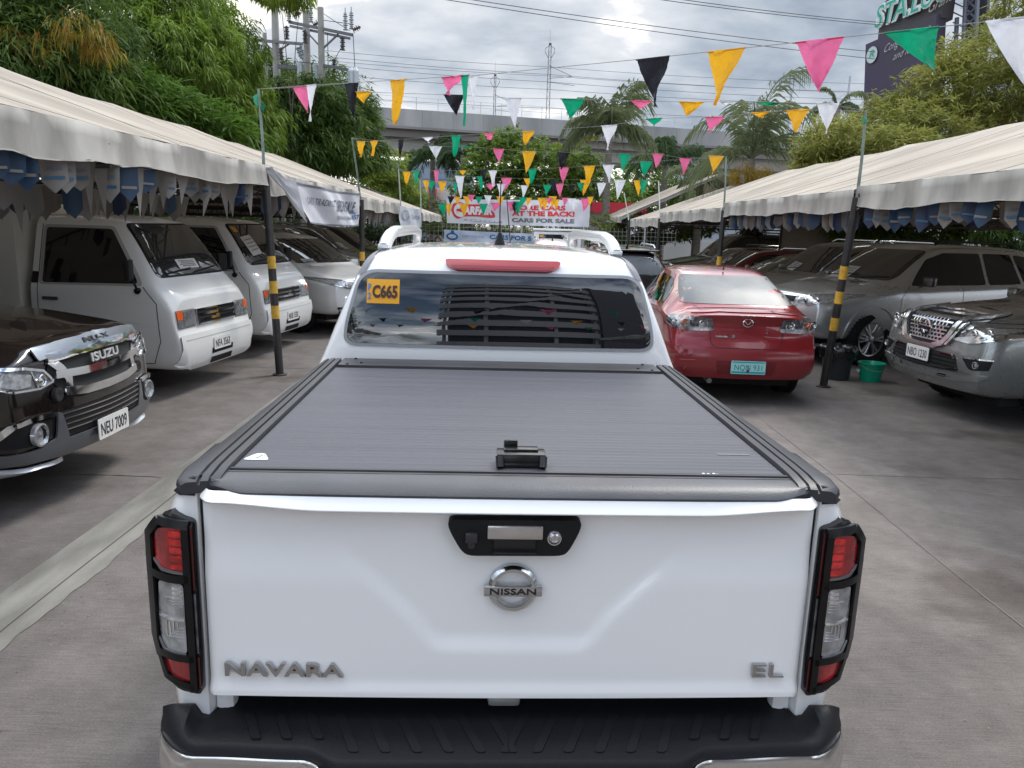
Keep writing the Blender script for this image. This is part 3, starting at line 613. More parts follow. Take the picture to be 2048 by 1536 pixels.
# ================================================================ bunting
FC = {'g': flagmat('pennant_green', (.0, .34, .17)), 'y': flagmat('pennant_yellow', (.80, .42, .02)), 'p': flagmat('pennant_pink', (.78, .16, .34)), 'w': flagmat('pennant_white', (.74, .75, .79)), 'k': flagmat('pennant_black', (.012, .012, .018))}
CN = {'g': 'green', 'y': 'yellow', 'p': 'pink', 'w': 'white', 'k': 'black'}
hemc = {'p': mat('hem_red', (.55, .03, .10), .5), 'g': mat('hem_green', (.0, .16, .08), .5), 'y': mat('hem_yellow', (.6, .27, .01), .5), 'w': mat('hem_white', (.5, .5, .52), .5), 'k': mat('hem_black', (.01, .01, .01), .5)}
cord_m = mat('bunting_cord', (.30, .29, .28), .7)
def pennant(p, d, col, wd, ht, label, seed, twist=0, fold=0, group='plastic pennants on the strings above the lane'):
    rr = random.Random(seed); root = thing('pennant', label, 'pennant', p, 0, group); n = 14; d = Vector(d).normalized(); nn = Vector((-d.y, d.x, 0)).normalized()
    T = MB(); rows = []
    for i in range(n + 1):
        t = i / n; w_ = wd * (1 - t * .985); row = []
        for j in range(9):
            j = j / 2; u = (j / 4 - .5) * w_; ph = seed * 1.7; off = (.05 * sin(t * 4 + ph + j * .9) * (t ** .8) + .022 * sin(j * 1.6 + ph * 3 + t * 2) * (1 - t) + .010 * sin(u * 70 + t * 9 + ph) * sin(t * 11 + ph) + .006 * sin(u * 150 - t * 21 + ph * 2)) * (wd / .3); sw = .16 * sin(ph * 2.3) * t * t
            lift = fold if fold < 1.5 else 0
            x = u + sw * wd + twist * t * wd * .5; z = -ht * t * (1 - lift * .85); y = off + lift * ht * t * .85
            row.append(d * x + nn * y + Vector((0, 0, z)))
        rows.append(row)
    T.grid(rows); T.build('sheet', FC[col], root, auto=80)
    T = MB(); T.tube([d * (-wd / 2 - .004), d * (wd / 2 + .004)], .0065, 5); T.build('hem', hemc[col], root); return root
def bunting(A, B, items, label, size=.30, where='', y_off=0):
    """items: (px, py, colour, width factor, height factor, twist, fold) - each hangs where the string passes"""
    pts = [Vector(A)]; its = []
    for it in sorted(items, key=lambda q: q[0]):
        p = atpl(it[0], it[1], A, B); pts.append(p); its.append((p, it))
    pts.append(Vector(B)); T = MB(); T.tube(pts, .0032, 4); o = T.build('bunting_string', cord_m); tag(o, label, 'string', 'strings of the bunting above the lane')
    d = Vector(B) - Vector(A); d.z = 0
    for i, (p, it) in enumerate(its):
        c, wf, hf, tw, fo = it[2], *(list(it[3:]) + [1, 1, 0, 0][len(it) - 3:])
        nb = []
        if i > 0: nb.append('after a ' + CN[its[i - 1][1][2]])
        if i < len(its) - 1: nb.append('before a ' + CN[its[i + 1][1][2]])
        shape = ' folded' if fo > .3 else (' narrow' if wf < .8 else (' wide' if wf > 1.2 else ''))
        place = ['first', 'second', 'third', 'fourth', 'fifth', 'sixth', 'seventh', 'eighth', 'ninth', 'tenth', 'eleventh', 'twelfth', 'thirteenth', 'fourteenth', 'fifteenth', 'sixteenth', 'seventeenth', 'eighteenth', 'nineteenth', 'twentieth'][i]
        pennant(p, d, c, size * wf, size * 1.12 * hf, f'{CN[c]}{shape} pennant, {place} from left on the {where}', hash((it[0] * 7 + it[1]) % 997) % 97, tw, fo)
A_ = [(622, 170, 'w', .55, 1.15), (797, 160, 'y', .75, 1.25, -.3), (905, 153, 'p', .9, .6, -.9, .3), (930, 151, 'g', .32, 1.35), (948, 151, 'w', .4, .9), (1305, 116, 'k', .95, 1.1, .1), (1452, 100, 'y', .95, 1.15, -.1), (1638, 80, 'p', 1.05, 1.0, .2), (1822, 60, 'g', 1.05, .75, .9), (2036, 36, 'w', 1.1, 1.2, .3)]
bunting(L1, R0, A_, 'nearest bunting cord rising to the upper right corner', .30, 'nearest string climbing right')
B_ = [(607, 174, 'p', 1.0, .95), (703, 166, 'k', .62, 1.3), (724, 184, 'y', .8, .5, 0, .2), (908, 190, 'k', .9, .75), (1027, 196, 'w', .75, 1.1), (1145, 198, 'g', 1.05, .75, .2), (1283, 202, 'p', .9, .5, 0, .55), (1382, 204, 'y', 1.1, .6, 0, .2), (1447, 203, 'w', .8, .3, 0, .8), (1540, 205, 'g', 1.1, .3, 0, .85), (1655, 207, 'w', .95, 1.1, .2)]
bunting(L1, R1, B_, 'bunting cord between the two nearest poles', .27, 'string between the two nearest poles')
C_ = [(722, 283, 'y', .8, .9), (748, 282, 'y', .75, .85, -.2), (802, 279, 'k', .5, 1.0, -.2), (855, 275, 'w', .8, .45, -.5, .5), (913, 271, 'g', .8, 1.1, -.2), (977, 267, 'p', .9, .5, 0, .5), (1056, 263, 'y', .85, .7, -.5, .1), (1218, 251, 'w', .95, 1.1, .1), (1308, 237, 'g', .9, .5, 0, .45), (1430, 234, 'p', .95, .7, -.3, .1), (1521, 225, 'y', .9, .4, 0, .6), (1596, 220, 'y', 1.05, .85, -.1)]
bunting(L2, R1, C_, 'bunting cord from the second left pole up to the tall right pole', .27, 'string up to the tall right pole')
D_ = [(871, 293, 'w', .85, .7), (932, 293, 'g', .8, .3, 0, .8), (997, 298, 'p', .75, .8), (1058, 303, 'y', .95, 1.25), (1126, 305, 'k', .9, 1.0), (1250, 308, 'g', .9, 1.1), (1316, 308, 'p', .8, .8), (1370, 317, 'p', .85, .95), (1432, 312, 'y', 1.1, 1.1)]
bunting(L2, R2, D_, 'bunting cord between the second poles of each row', .28, 'string between the second poles')
E_ = [(813, 344, 'y', .9, 1), (833, 341, 'g', .7, 1.1), (873, 341, 'p', .65, 1.0), (925, 341, 'y', .7, .5, 0, .1), (966, 340, 'k', .8, .9), (985, 341, 'w', .9, 1.2), (1065, 338, 'g', .9, 1.1), (1128, 335, 'p', .9, 1.15), (1179, 332, 'y', 1.05, 1.25), (1218, 330, 'w', 1.0, 1.2), (1293, 323, 'g', 1.0, 1.05, -.4)]
bunting(L3, R2, E_, 'bunting cord from the third left pole to the second right pole', .27, 'string from the white left pole')
F_ = [(852, 361, 'y', .8, 1), (864, 362, 'g', .75, 1), (885, 363, 'y', .9, 1.2), (911, 366, 'g', .5, 1), (920, 352, 'w', 1, 1.9), (962, 353, 'g', .9, 1.3, .3), (982, 368, 'p', 1.0, .6), (1003, 368, 'w', .95, 1.2), (1013, 356, 'p', 1.1, 1.2), (1049, 371, 'w', .8, 1), (1055, 357, 'y', .8, .8), (1095, 370, 'g', .9, .9), (1107, 358, 'k', .8, 1.3), (1119, 368, 'p', .8, 1.2), (1144, 370, 'k', .7, .8), (1162, 366, 'g', .7, .8), (1171, 360, 'y', 1.1, 1.3), (1203, 366, 'w', .9, 1.2), (1240, 360, 'w', 1.1, 1.6), (1277, 361, 'y', .9, 1.3)]
bunting(L4, R3, [f for i, f in enumerate(F_) if f[1] >= 365], 'lower bunting cord of the far pair of poles', .30, 'lower far string')
bunting(L4, R3, [f for i, f in enumerate(F_) if f[1] < 365] + [(1287, 360, 'g', .9, 1.2)], 'upper bunting cord of the far pair of poles', .30, 'upper far string')
G_ = [(885, 408, 'g', .9, 1.2), (897, 408, 'y', .7, 1.2), (928, 408, 'y', 1, 1.2), (967, 408, 'g', .9, 1.1), (992, 406, 'p', 1.2, .8), (1022, 404, 'p', 1, .9), (1030, 404, 'k', .9, 1), (1036, 403, 'g', 1, 1.3), (1058, 402, 'w', .8, 1), (1150, 399, 'w', 1, 1.1), (1172, 397, 'p', 1.2, 1.2)]
bunting(L5, R5, G_, 'bunting cord across the face of the red and white banner', .33, 'string crossing the red and white banner')
G2 = [(902, 393, 'k', .8, .8), (915, 394, 'y', .8, .8), (934, 393, 'y', .9, 1), (942, 390, 'p', .9, .7), (958, 394, 'g', .8, .7), (976, 391, 'w', .9, 1), (1001, 393, 'y', .9, 1), (1046, 395, 'g', 1, .9), (1057, 396, 'y', .8, .8), (1083, 396, 'y', .9, 1.1), (1090, 399, 'y', .9, 1.1), (1099, 396, 'p', .9, .7), (1106, 393, 'y', .9, 1.2), (1112, 399, 'y', .8, 1.1), (1131, 396, 'p', .9, .8), (1143, 397, 'w', 1, 1.1), (1181, 394, 'y', .7, 1)]
bunting(L5 + Vector((0, -.6, .12)), R5 + Vector((0, -.6, .12)), G2, 'farthest bunting cord along the top edge of the red and white banner', .30, 'farthest string')
# pennants behind the photographer (seen in the pickup's rear window)
for j, (ya, za) in enumerate([(-2.5, 3.3), (-5.5, 3.4), (-9, 3.5)]):
    A0, B0 = Vector((-4, ya, za)), Vector((5, ya + 1.5, za)); T = MB(); T.tube([A0, B0], .004, 4); o = T.build('bunting_string', cord_m); tag(o, f'bunting cord behind the viewer, number {j + 1} back, reflected in the rear window', 'string', 'strings of the bunting above the lane')
    for i in range(8):
        c = 'gypwk'[(i * 3 + j) % 5]; pennant(A0 + (B0 - A0) * ((i + .5) / 8), B0 - A0, c, .28, .30, f'{CN[c]} pennant behind the viewer, {ordn(i + 1)} from left on the {["nearest", "middle", "farthest"][j]} cord', i + j * 9)
# ---- printed pennants hung in rows under the tents
pw = mat('print_cream', (.20, .18, .16), .55); pb = mat('print_blue', (.010, .040, .090), .5); pn = mat('print_navy', (.018, .03, .075), .5); FP = {0: pw, 1: pb, 2: pn, 3: mat('print_tan', (.18, .155, .135), .6)}
tk = mat('print_ink', (.05, .09, .18), .5); tk2 = mat('print_strip', (.03, .11, .20), .5)
def printed(p, yaw, k, long_, label, seed, detail):
    root = thing('printed_pennant', label, 'pennant', p, yaw, 'printed pennants strung under the tents'); w_ = .165; h = .265 if not long_ else .36; rr = random.Random(seed); q = rr.uniform(-.03, .03)
    if long_: P = [(-.07, 0), (.07, 0), (.05, -.12), (q, -h), (-.03, -.14)]
    else: P = [(-w_ / 2, 0), (w_ / 2, 0), (w_ / 2 * .95, -h * .68), (q * .3, -h), (-w_ / 2 * .95, -h * .68)]
    T = MB(); v, f = polygrid(P, .05); T.add([(x, .012 * sin(x * 30 + seed) - z * .05 * sin(seed), z) for x, z in v], f); s = T.build('sheet', FP[k], root, auto=80)
    root.rotation_euler = (rr.uniform(-.12, .12), rr.uniform(-.10, .10), yaw); root.scale = (rr.uniform(.8, 1.1), 1, rr.uniform(.72, 1.12))
    if detail and not long_:
        T = MB(); T.add([(x, -.016 + .012 * sin(x * 30 + seed) - z * .05 * sin(seed), z) for x, z in ((-.06, -.165), (.06, -.165), (.06, -.143), (-.06, -.143))], [(0, 1, 2, 3)]); T.build('print_strip', tk2 if k != 1 else pw, s)
        if k in (0, 3): T = MB(); flat_text(T, 'LAGUN', (-.05, -.017, -.105), (1, 0, 0), (0, 0, 1), .10, .030, 0, warp=lambda a: Vector((a.x, -.016 + .012 * sin(a.x * 30 + seed) - a.z * .05 * sin(seed), a.z))); T.build('print_text', tk, s)
rr = random.Random(5)
_o = lambda n: str(n) + ('th' if 10 < n % 100 < 14 else {1: 'st', 2: 'nd', 3: 'rd'}.get(n % 10, 'th'))
def prow(x0, y0, x1, y1, z, n, nm, face, long_p=.4, detail=False, kinds=(0, 1, 0, 2, 0, 3, 0, 1)):
    d = Vector((x1 - x0, y1 - y0, 0)); T = MB(); T.tube([(x0, y0, z), (x1, y1, z - .0)], .003, 4); o = T.build('bunting_string', cord_m); tag(o, 'cord of the printed pennants on ' + nm, 'string', 'cords of the printed pennants')
    for i in range(n):
        if i % 7 == 5: continue
        t = (i + .5) / n; k = kinds[(i * 5 + int(z * 37)) % len(kinds)] if not detail else rr.choice([0, 1, 0, 1, 2, 3, 1, 0]); lp = rr.random() < long_p
        if lp and k: k = 0
        printed((x0 + d.x * t, y0 + d.y * t, z), face + rr.uniform(-.5, .5), k, lp, f'{["cream", "blue", "navy", "tan"][k]} {"pointed" if lp else "shield"} pennant, {ordn(i + 1)} from {"camera end" if abs(y1 - y0) > .1 else "the left"} on {nm}', i + int(y0 * 10), detail)
prow(-3.10, 4.3, -3.10, 9.2, 2.28, 34, 'the near left valance cord', R(28), .35, True)
prow(-3.9, 4.3, -3.9, 9.2, 2.13, 26, 'the near left second cord', R(20), .3)
prow(-4.9, 4.6, -4.9, 9.2, 2.10, 22, 'the near left third cord', R(15), .3)
prow(-6.2, 5.2, -6.2, 9.3, 2.08, 18, 'the near left deepest cord', R(15), .3)
prow(-3.12, 9.6, -3.12, 14.8, 2.20, 26, 'the second left tent cord', R(20), .6)
prow(-3.12, 15.1, -3.12, 19.9, 2.12, 24, 'the third left tent cord', R(20), .9, False, (0, 3, 0, 3))
prow(4.15, 9.5, 4.15, 15.0, 2.20, 26, 'the second right tent cord', R(-20), 0)
prow(4.12, 5.6, 4.12, 9.2, 2.24, 18, 'the near right valance cord', R(-40), 0, True)
prow(5.2, 6.0, 5.2, 9.2, 2.30, 16, 'the near right second cord', R(-30), 0)
prow(6.6, 7.2, 6.6, 9.2, 2.34, 12, 'the near right third cord', R(-20), 0)
prow(4.3, 9.15, 9.5, 9.15, 2.30, 22, 'the near right cross cord', R(0), 0, False, (0, 1, 1, 2, 0, 1))
# ================================================================ banners
def banner(name, label, P, m, nu=28, nv=8, wob=.04, seed=0, group=None):   # P: four corners TL TR BR BL
    TL, TR_, BR, BL = [Vector(p) for p in P]; root = thing(name, label, 'banner', (TL + TR_ + BR + BL) / 4, 0, group); O = Vector(root.location)
    U = (TR_ - TL).normalized(); V = (TL - BL).normalized(); nn = U.cross(V).normalized()
    def S_(u, v, off=0):     # u 0..1 left-right, v 0..1 bottom-top
        p = (BL * (1 - u) + BR * u) * (1 - v) + (TL * (1 - u) + TR_ * u) * v
        return p - O + nn * (-off + wob * (sin(u * 9 + v * 3 + seed) * .6 + sin(u * 23 + v * 6 + seed) * .25) * (1 - abs(2 * v - 1) * .3)) * 1 + Vector((0, 0, -.25 * wob * 4 * u * (1 - u)))
    T = MB(); T.grid([[S_(i / nu, j / nv) for j in range(nv + 1)] for i in range(nu + 1)]); o = T.build('sheet', m, root, auto=80)
    def put(txt, u0, v0, du, dv, mm, nm='lettering', bold=.02, shear=0, off=-.012, th=0):
        v, f = text2d(txt, bold, shear); T = MB(); T.add([S_(u0 + x * du, v0 + y * dv, off) for x, y in v], f); return T.build(nm, mm, o)
    def shape(poly, mm, nm='print', off=-.008):
        v, f = polygrid(poly, .04); T = MB(); T.add([S_(a, b, off) for a, b in v], f); return T.build(nm, mm, o)
    return root, put, shape
bw = mat('banner_vinyl', (.56, .57, .62), .38, col2=(.72, .73, .77), vscale=1.6, bump=.2, bscale=3, spec=.4)
rd = mat('banner_red', (.62, .035, .045), .45); dg = mat('banner_grey', (.16, .165, .18), .5); bl_ = mat('banner_blue', (.02, .14, .34), .5); wt = mat('banner_white', (.75, .75, .77), .5); lg = mat('banner_faint', (.33, .36, .42), .5)
Yb = 28
P = [aty(893, 398, Yb), aty(1181, 400, Yb), aty(1178, 454, Yb), aty(894, 446, Yb)]
r_, put, shape = banner('banner', 'large white banner lettered in red across the end of the lane', P, bw, 40, 8, .05, 1)
rim = [(.03, .55), (.045, .82), (.09, .90), (.13, .80), (.24, .80), (.30, .66), (.335, .45), (.34, .28), (.30, .26), (.20, .32), (.115, .30), (.08, .18), (.05, .28)]
shape(rnd(rim, .03), rd, 'logo_shape')
shape([(.095 + .045 * cos(a) * 1, .55 + .28 * sin(a)) for a in [R(35 + 290 * i / 20) for i in range(21)]] + [(.095 + .028 * cos(a), .55 + .16 * sin(a)) for a in [R(325 - 290 * i / 20) for i in range(21)]], wt, 'logo_letter', -.016)
put('ARFAIR', .115, .38, .205, .34, wt, 'logo_lettering', .06, .12, -.018)
shape([(.12, .20), (.39, .14), (.39, .06), (.12, .13)], lg, 'ribbon', -.01); [shape([(.14 + k * .033, .13 - k * .004), (.165 + k * .033, .13 - k * .004), (.165 + k * .033, .165 - k * .004), (.14 + k * .033, .165 - k * .004)], wt, 'ribbon_mark', -.018) for k in range(7)]
put('MORE CARS', .455, .60, .375, .19, rd, bold=.05); put('AT THE BACK!', .455, .37, .44, .20, rd, bold=.05); put('CARS FOR SALE', .455, .12, .44, .17, dg, bold=.05)
P = [aty(888, 459, Yb + 1.2), aty(1072, 468, Yb + 1.2), aty(1068, 493, Yb + 1.2), aty(888, 482, Yb + 1.2)]
bb_ = mat('banner_pale_blue', (.42, .50, .64), .4, col2=(.62, .70, .82), vscale=1.5)
r_, put, shape = banner('banner', 'narrow pale blue banner lettered in dark blue, tied to the mesh fence', P, bb_, 30, 6, .03, 4)
shape([(.09 + .065 * cos(a), .45 + .32 * sin(a)) for a in [R(15 * i) for i in range(24)]], bl_, 'logo_shape'); shape([(.09 + .045 * cos(a), .45 + .18 * sin(a)) for a in [R(15 * i) for i in range(24)]], bb_, 'logo_letter', -.014); shape([(.07, .72), (.115, .72), (.105, .98), (.08, .98)], MATS['banner_blue'], 'logo_shape', -.012)
put('CARS FOR SALE', .50, .42, .60, .38, bl_, bold=.03); put('CARS TRADING', .20, .46, .24, .20, lg); [shape([(.55 + k * .07, .20), (.60 + k * .07, .20), (.60 + k * .07, .27), (.55 + k * .07, .27)], lg, 'faint_mark') for k in range(5)]
# the white banner hanging from the near left pole
P = [atpl(592, 362, (-2.80, 9.6), (-2.90, 14.9)), atpl(716, 387, (-2.80, 9.6), (-2.90, 14.9)), atpl(721, 452, (-2.80, 9.6), (-2.90, 14.9)), atpl(614, 446, (-2.80, 9.6), (-2.90, 14.9))]
r_, put, shape = banner('banner', 'white banner with dark blue letters sagging between the first two left poles', P, bw, 34, 10, .09, 2)
nvy = mat('banner_navy', (.10, .12, .17), .5); shape([(.0, .93), (1, .95), (1, 1.0), (.0, .99)], mat('banner_hem', (.17, .18, .22), .5), 'hem'); shape([(.0, .0), (1, .0), (1, .045), (.0, .04)], MATS['banner_hem'], 'hem')
put('CARS TRADING', .10, .52, .32, .17, nvy, bold=.0, shear=.3); put('CARS FOR SALE', .45, .42, .46, .32, nvy, bold=.02, shear=.25); [shape([(.46 + k * .065, .21), (.51 + k * .065, .21), (.51 + k * .065, .29), (.46 + k * .065, .29)], lg, 'faint_mark') for k in range(6)]; put('457', .87, .20, .12, .15, bl_); shape([(.84, .38), (.93, .38), (.93, .42), (.84, .42)], bl_)
q = r_; T = MB(); O = Vector(q.location)          # twisted, bunched end of the sheet
a0 = Vector((-2.98, 9.42, 2.52)) - O; a1 = P[0] - O; a2 = P[3] - O; rows = []
for i in range(9):
    t = i / 8; top = a0.lerp(a1, t) + Vector((0, 0, -.05 * sin(pi * t))); bot = (a0 - Vector((0, 0, .07))).lerp(a2, t ** 1.25); rows.append([top.lerp(bot, v / 7) + Vector((.05 * sin(v * 1.9 + t * 5) * (1 - t), .06 * cos(v * 1.7) * (1 - t), 0)) for v in range(8)])
T.grid(rows); T.build('bunched_end', bw, q, auto=80)
P = [atx(800, 411, -2.88), atx(841, 419, -2.88), atx(843, 455, -2.88), atx(801, 450, -2.88)]
r_, put, shape = banner('banner', 'small greyish banner with a faint blue emblem between two left poles', P, mat('banner_greyish', (.42, .45, .50), .45, col2=(.55, .58, .63), vscale=2), 14, 8, .05, 3)
shape([(.20 + .13 * cos(a), .55 + .28 * sin(a)) for a in [R(20 * i) for i in range(18)]], lg, 'logo_shape'); shape([(.20 + .09 * cos(a), .55 + .20 * sin(a)) for a in [R(20 * i) for i in range(18)]], MATS['banner_greyish'], 'logo_letter', -.014); put('CARS', .45, .45, .45, .2, lg)
# ================================================================ bin with bag, green pail
root = thing('trash_bin', 'black bin with a plastic bag over its rim beside the striped post', 'bin', (4.38, 10.15, 0))
T = MB(); T.lathe([(.001, 0), (.165, 0), (.17, .02), (.205, .40), (.215, .42), (.20, .42), (.16, .04), (.001, .03)], 28); T.build('bucket', mat('bin_plastic', (.03, .034, .042), .4, var=.1), root)
T = MB(); rows = []
for i, (r, z) in enumerate([(.12, .37), (.17, .44), (.215, .455), (.235, .43), (.238, .38), (.225, .33), (.222, .29)]): rows.append([((r + .014 * sin(j * 2.3 + i * 1.1) * (i > 0)) * cos(2 * pi * j / 40), (r + .014 * sin(j * 2.3 + i * 1.1)) * sin(2 * pi * j / 40), z + .014 * sin(j * 1.7 + i) + (.03 * sin(j * .7) if i > 4 else 0)) for j in range(40)])
T.grid(rows, closed=True); T.build('bag', mat('bag_black', (.010, .010, .012), .18, spec=.8, bump=.8, bscale=25), root, auto=80)
root = thing('pail', 'small green plastic pail standing right of the black bin', 'pail', (4.80, 10.05, 0))
T = MB(); T.lathe([(.001, 0), (.125, 0), (.13, .015), (.165, .225), (.178, .235), (.178, .25), (.165, .25), (.16, .235), (.12, .02), (.001, .018)], 32); T.build('bucket', mat('pail_green', (.0, .30, .17), .3, coat=.3), root)
T = MB(); T.tube([(-.172, 0, .235), (-.15, -.12, .20), (-.08, -.185, .17), (0, -.20, .16), (.08, -.185, .17), (.15, -.12, .20), (.172, 0, .235)], .004, 5); T.build('handle', steel, root)
T = MB(); T.tube([(-.178, -.03, .14), (-.182, .0, .14)], .022, 10); T.build('sticker', mat('pail_sticker', (.5, .65, .6), .5), root)
# ================================================================ trees
bark = mat('bark', (.10, .085, .07), .9, var=.35, vscale=6, bump=.6, bscale=20)
def leafcloud(name, m, parent, lobes, ncl, nl, ln, wd, droop, seed, fill=.55, upb=.0, flat=.0):
    g = np.random.default_rng(seed); vol = np.array([l[3] * l[4] * l[5] for l in lobes]) ** .67; vol = vol / vol.sum(); k = g.choice(len(lobes), ncl, p=vol)
    Lb = np.array([l[:6] for l in lobes]); d = g.normal(size=(ncl, 3)); d /= np.linalg.norm(d, axis=1)[:, None]; d[:, 2] = np.where(d[:, 2] < -.3, d[:, 2] * .5, d[:, 2])
    rad = fill + (1.06 - fill) * g.random(ncl) ** .55; rad *= 1 + .16 * np.sin(d[:, 0] * 7 + k * 2.1) * np.cos(d[:, 2] * 6 + k) + .08 * np.sin(d[:, 1] * 15 + k)
    c = Lb[k, :3] + d * Lb[k, 3:6] * rad[:, None]
    V = []; N_ = ncl * nl; base = np.repeat(c, nl, 0) + g.normal(size=(N_, 3)) * ln * .18
    a = g.random(N_) * 2 * np.pi; el = g.normal(size=N_) * .45 - droop + upb; out = np.repeat(d, nl, 0) * .55
    dr = np.stack([np.cos(a) * np.cos(el), np.sin(a) * np.cos(el), np.sin(el)], 1) + out; dr /= np.linalg.norm(dr, axis=1)[:, None]
    L_ = ln * (.6 + .8 * g.random(N_))[:, None]; up = np.array([0, 0, 1.0]); sd_ = np.cross(dr, up) + g.normal(size=(N_, 3)) * .35; sd_ /= np.linalg.norm(sd_, axis=1)[:, None]; W_ = wd * (.7 + .6 * g.random(N_))[:, None]
    mid = base + dr * L_ * .45; tip = base + dr * L_ + np.array([0, 0, -1]) * L_ * .35 * droop
    verts = np.stack([base, mid + sd_ * W_ * .5, tip, mid - sd_ * W_ * .5], 1).reshape(-1, 3)
    me = bpy.data.meshes.new(name); n = N_; me.vertices.add(4 * n); me.vertices.foreach_set('co', verts.astype(np.float32).ravel()); me.loops.add(4 * n); me.loops.foreach_set('vertex_index', np.arange(4 * n, dtype=np.int32))
    me.polygons.add(n); me.polygons.foreach_set('loop_start', np.arange(0, 4 * n, 4, dtype=np.int32)); me.update(calc_edges=True); me.materials.append(m); return link(name, me, parent)
def tree(label, base, lobes, m, ncl=900, nl=8, ln=.30, wd=.05, droop=.5, seed=1, cat='tree', name='leafy_tree', fill=.5, trunk=.16, extra=None, group='trees around the lot'):
    bx, by = base; root = thing(name, label, cat, (bx, by, 0), 0, group); lb = [(l[0] - bx, l[1] - by, l[2], *l[3:]) for l in lobes]
    leafcloud('crown', m, root, lb, ncl, nl, ln, wd, droop, seed, fill)
    T = MB(); c = np.mean([l[:3] for l in lb], 0); top = Vector((c[0] * .4, c[1] * .4, max(1.2, c[2] * .62)))
    T.tube([(0, 0, 0), (top.x * .4, top.y * .4, top.z * .5), tuple(top)], [trunk, trunk * .75, trunk * .55], 8)
    for l in lb: p = Vector(l[:3]); mid = top.lerp(p, .5) + Vector((0, 0, .1)); T.tube([tuple(top * .92), tuple(mid), tuple(p), tuple(p + Vector((0, 0, l[5] * .6)))], [trunk * .4, trunk * .26, trunk * .14, .01], 6)
    T.build('trunk', bark, root)
    if extra: leafcloud('flowers', extra[0], root, [(l[0] - bx, l[1] - by, l[2], *l[3:]) for l in extra[1]], extra[2], 7, extra[3], .03, 1.2, seed + 50, .7)
    return root
G1 = leafmat('leaf_mast', (.075, .13, .020), (.20, .30, .038), (.36, .44, .07)); G2_ = leafmat('leaf_deep', (.035, .07, .016), (.10, .16, .032), (.15, .22, .045)); G3 = leafmat('leaf_bright', (.12, .18, .025), (.28, .36, .055), (.34, .45, .06))
G4 = leafmat('leaf_olive', (.14, .16, .035), (.31, .31, .075), (.42, .39, .11)); G5 = leafmat('leaf_round', (.07, .12, .022), (.18, .27, .04), (.25, .33, .07)); FLW = leafmat('flower_spikes', (.16, .065, .014), (.30, .26, .03), (.36, .34, .05), 2.5)
def lobe(px, py, Y, r, rz=None, ry=None): p = aty(px, py, Y); return (p.x, p.y, p.z, r, ry or r, rz or r)
# left side, behind the tents
tree('huge dark tree with yellow and rust flower spikes at the upper left corner', (-12.6, 18.5), [lobe(-60, 60, 18, 2.0, 1.8), lobe(70, 30, 18.5, 2.0, 1.7), lobe(150, 150, 17.5, 1.3), lobe(40, 130, 17, 1.5, 1.3), lobe(200, 215, 18, 1.1, .9), lobe(-80, -80, 18, 2.2)], G2_, 2600, 9, .34, .05, .55, 11, extra=(FLW, [lobe(150, 50, 16.3, .40, .3), lobe(190, 80, 16.4, .35, .3), lobe(70, 90, 16.2, .2, .15), lobe(100, 75, 16.2, .2, .15), lobe(118, 135, 16.3, .08, .15), lobe(215, 95, 16.4, .22, .22), lobe(20, 60, 16.2, .15, .1)], 75, .26))
tree('tall bright green mast tree touching the top edge', (-10.9, 22.5), [lobe(270, 30, 23, 1.5, 1.6), lobe(330, 120, 22.5, 1.5, 1.3), lobe(250, 120, 22.5, 1.2), lobe(360, 30, 23.5, 1.1, 1.2), lobe(300, 210, 21.5, 1.3, 1.0), lobe(240, -60, 24, 1.6), lobe(420, 95, 24, .9, .9)], G1, 2900, 9, .30, .045, .7, 12)
tree('drooping light green mast tree left of the utility poles', (-10.6, 25.5), [lobe(430, 110, 26, 1.5, 1.5), lobe(450, 210, 26, 1.7, 1.3), lobe(400, 190, 24.5, 1.2), lobe(490, 270, 26, 1.2, 1.2), lobe(425, 40, 27, .9, .9), lobe(385, 60, 26, 1.0)], G1, 2700, 9, .30, .045, .75, 13)
tree('low leafy tree just above the near left tent roof', (-10.2, 19.6), [lobe(330, 230, 19.6, .9, .7), lobe(250, 200, 18.6, .9, .7), lobe(400, 265, 20.5, 1.0, .8), lobe(180, 190, 17.9, .8, .6), lobe(460, 290, 21.5, .9, .7)], leafmat('leaf_mid', (.04, .085, .014), (.12, .22, .03), (.22, .33, .05)), 1300, 9, .40, .05, .35, 14)
tree('dense dark tree beside the start of the viaduct', (-10.4, 36.5), [lobe(640, 240, 37, 2.5, 2.2), lobe(700, 300, 36, 1.6, 1.9), lobe(590, 300, 35, 2.1, 1.8), lobe(700, 225, 38, 1.2, .9), lobe(560, 230, 38, 2.0, 2.0), lobe(540, 160, 38, 1.4, 1.2), lobe(620, 165, 38, 1.3, .7)], G2_, 3600, 9, .46, .07, .5, 15)
tree('leafy tree hiding the feet of the utility poles', (-9.7, 28.6), [lobe(600, 225, 29, 1.3, 1.2), lobe(655, 225, 29.3, 1.1, 1.0), lobe(590, 305, 28.4, 1.4, 1.2), lobe(665, 300, 29, 1.2, 1.2), lobe(545, 240, 29, 1.2, 1.2), lobe(620, 175, 29.4, .7, .4), lobe(560, 175, 29.4, .6, .4)], G2_, 2300, 9, .34, .055, .6, 29)
tree('bright yellow green shrubby tree low behind the left tents', (-9.0, 42), [lobe(765, 345, 42, 1.4, 1.3), lobe(790, 375, 42, 1.2, 1.0), lobe(745, 380, 41, 1.3), lobe(815, 390, 43, .9, .9)], G3, 900, 8, .34, .06, .3, 16)
tree('branch of light leaves hanging at the top edge over the utility poles', (-7.9, 27.5), [lobe(560, -15, 27, .8, .5), lobe(600, -5, 27, .45, .35)], G3, 210, 8, .3, .05, .9, 17, trunk=.05)
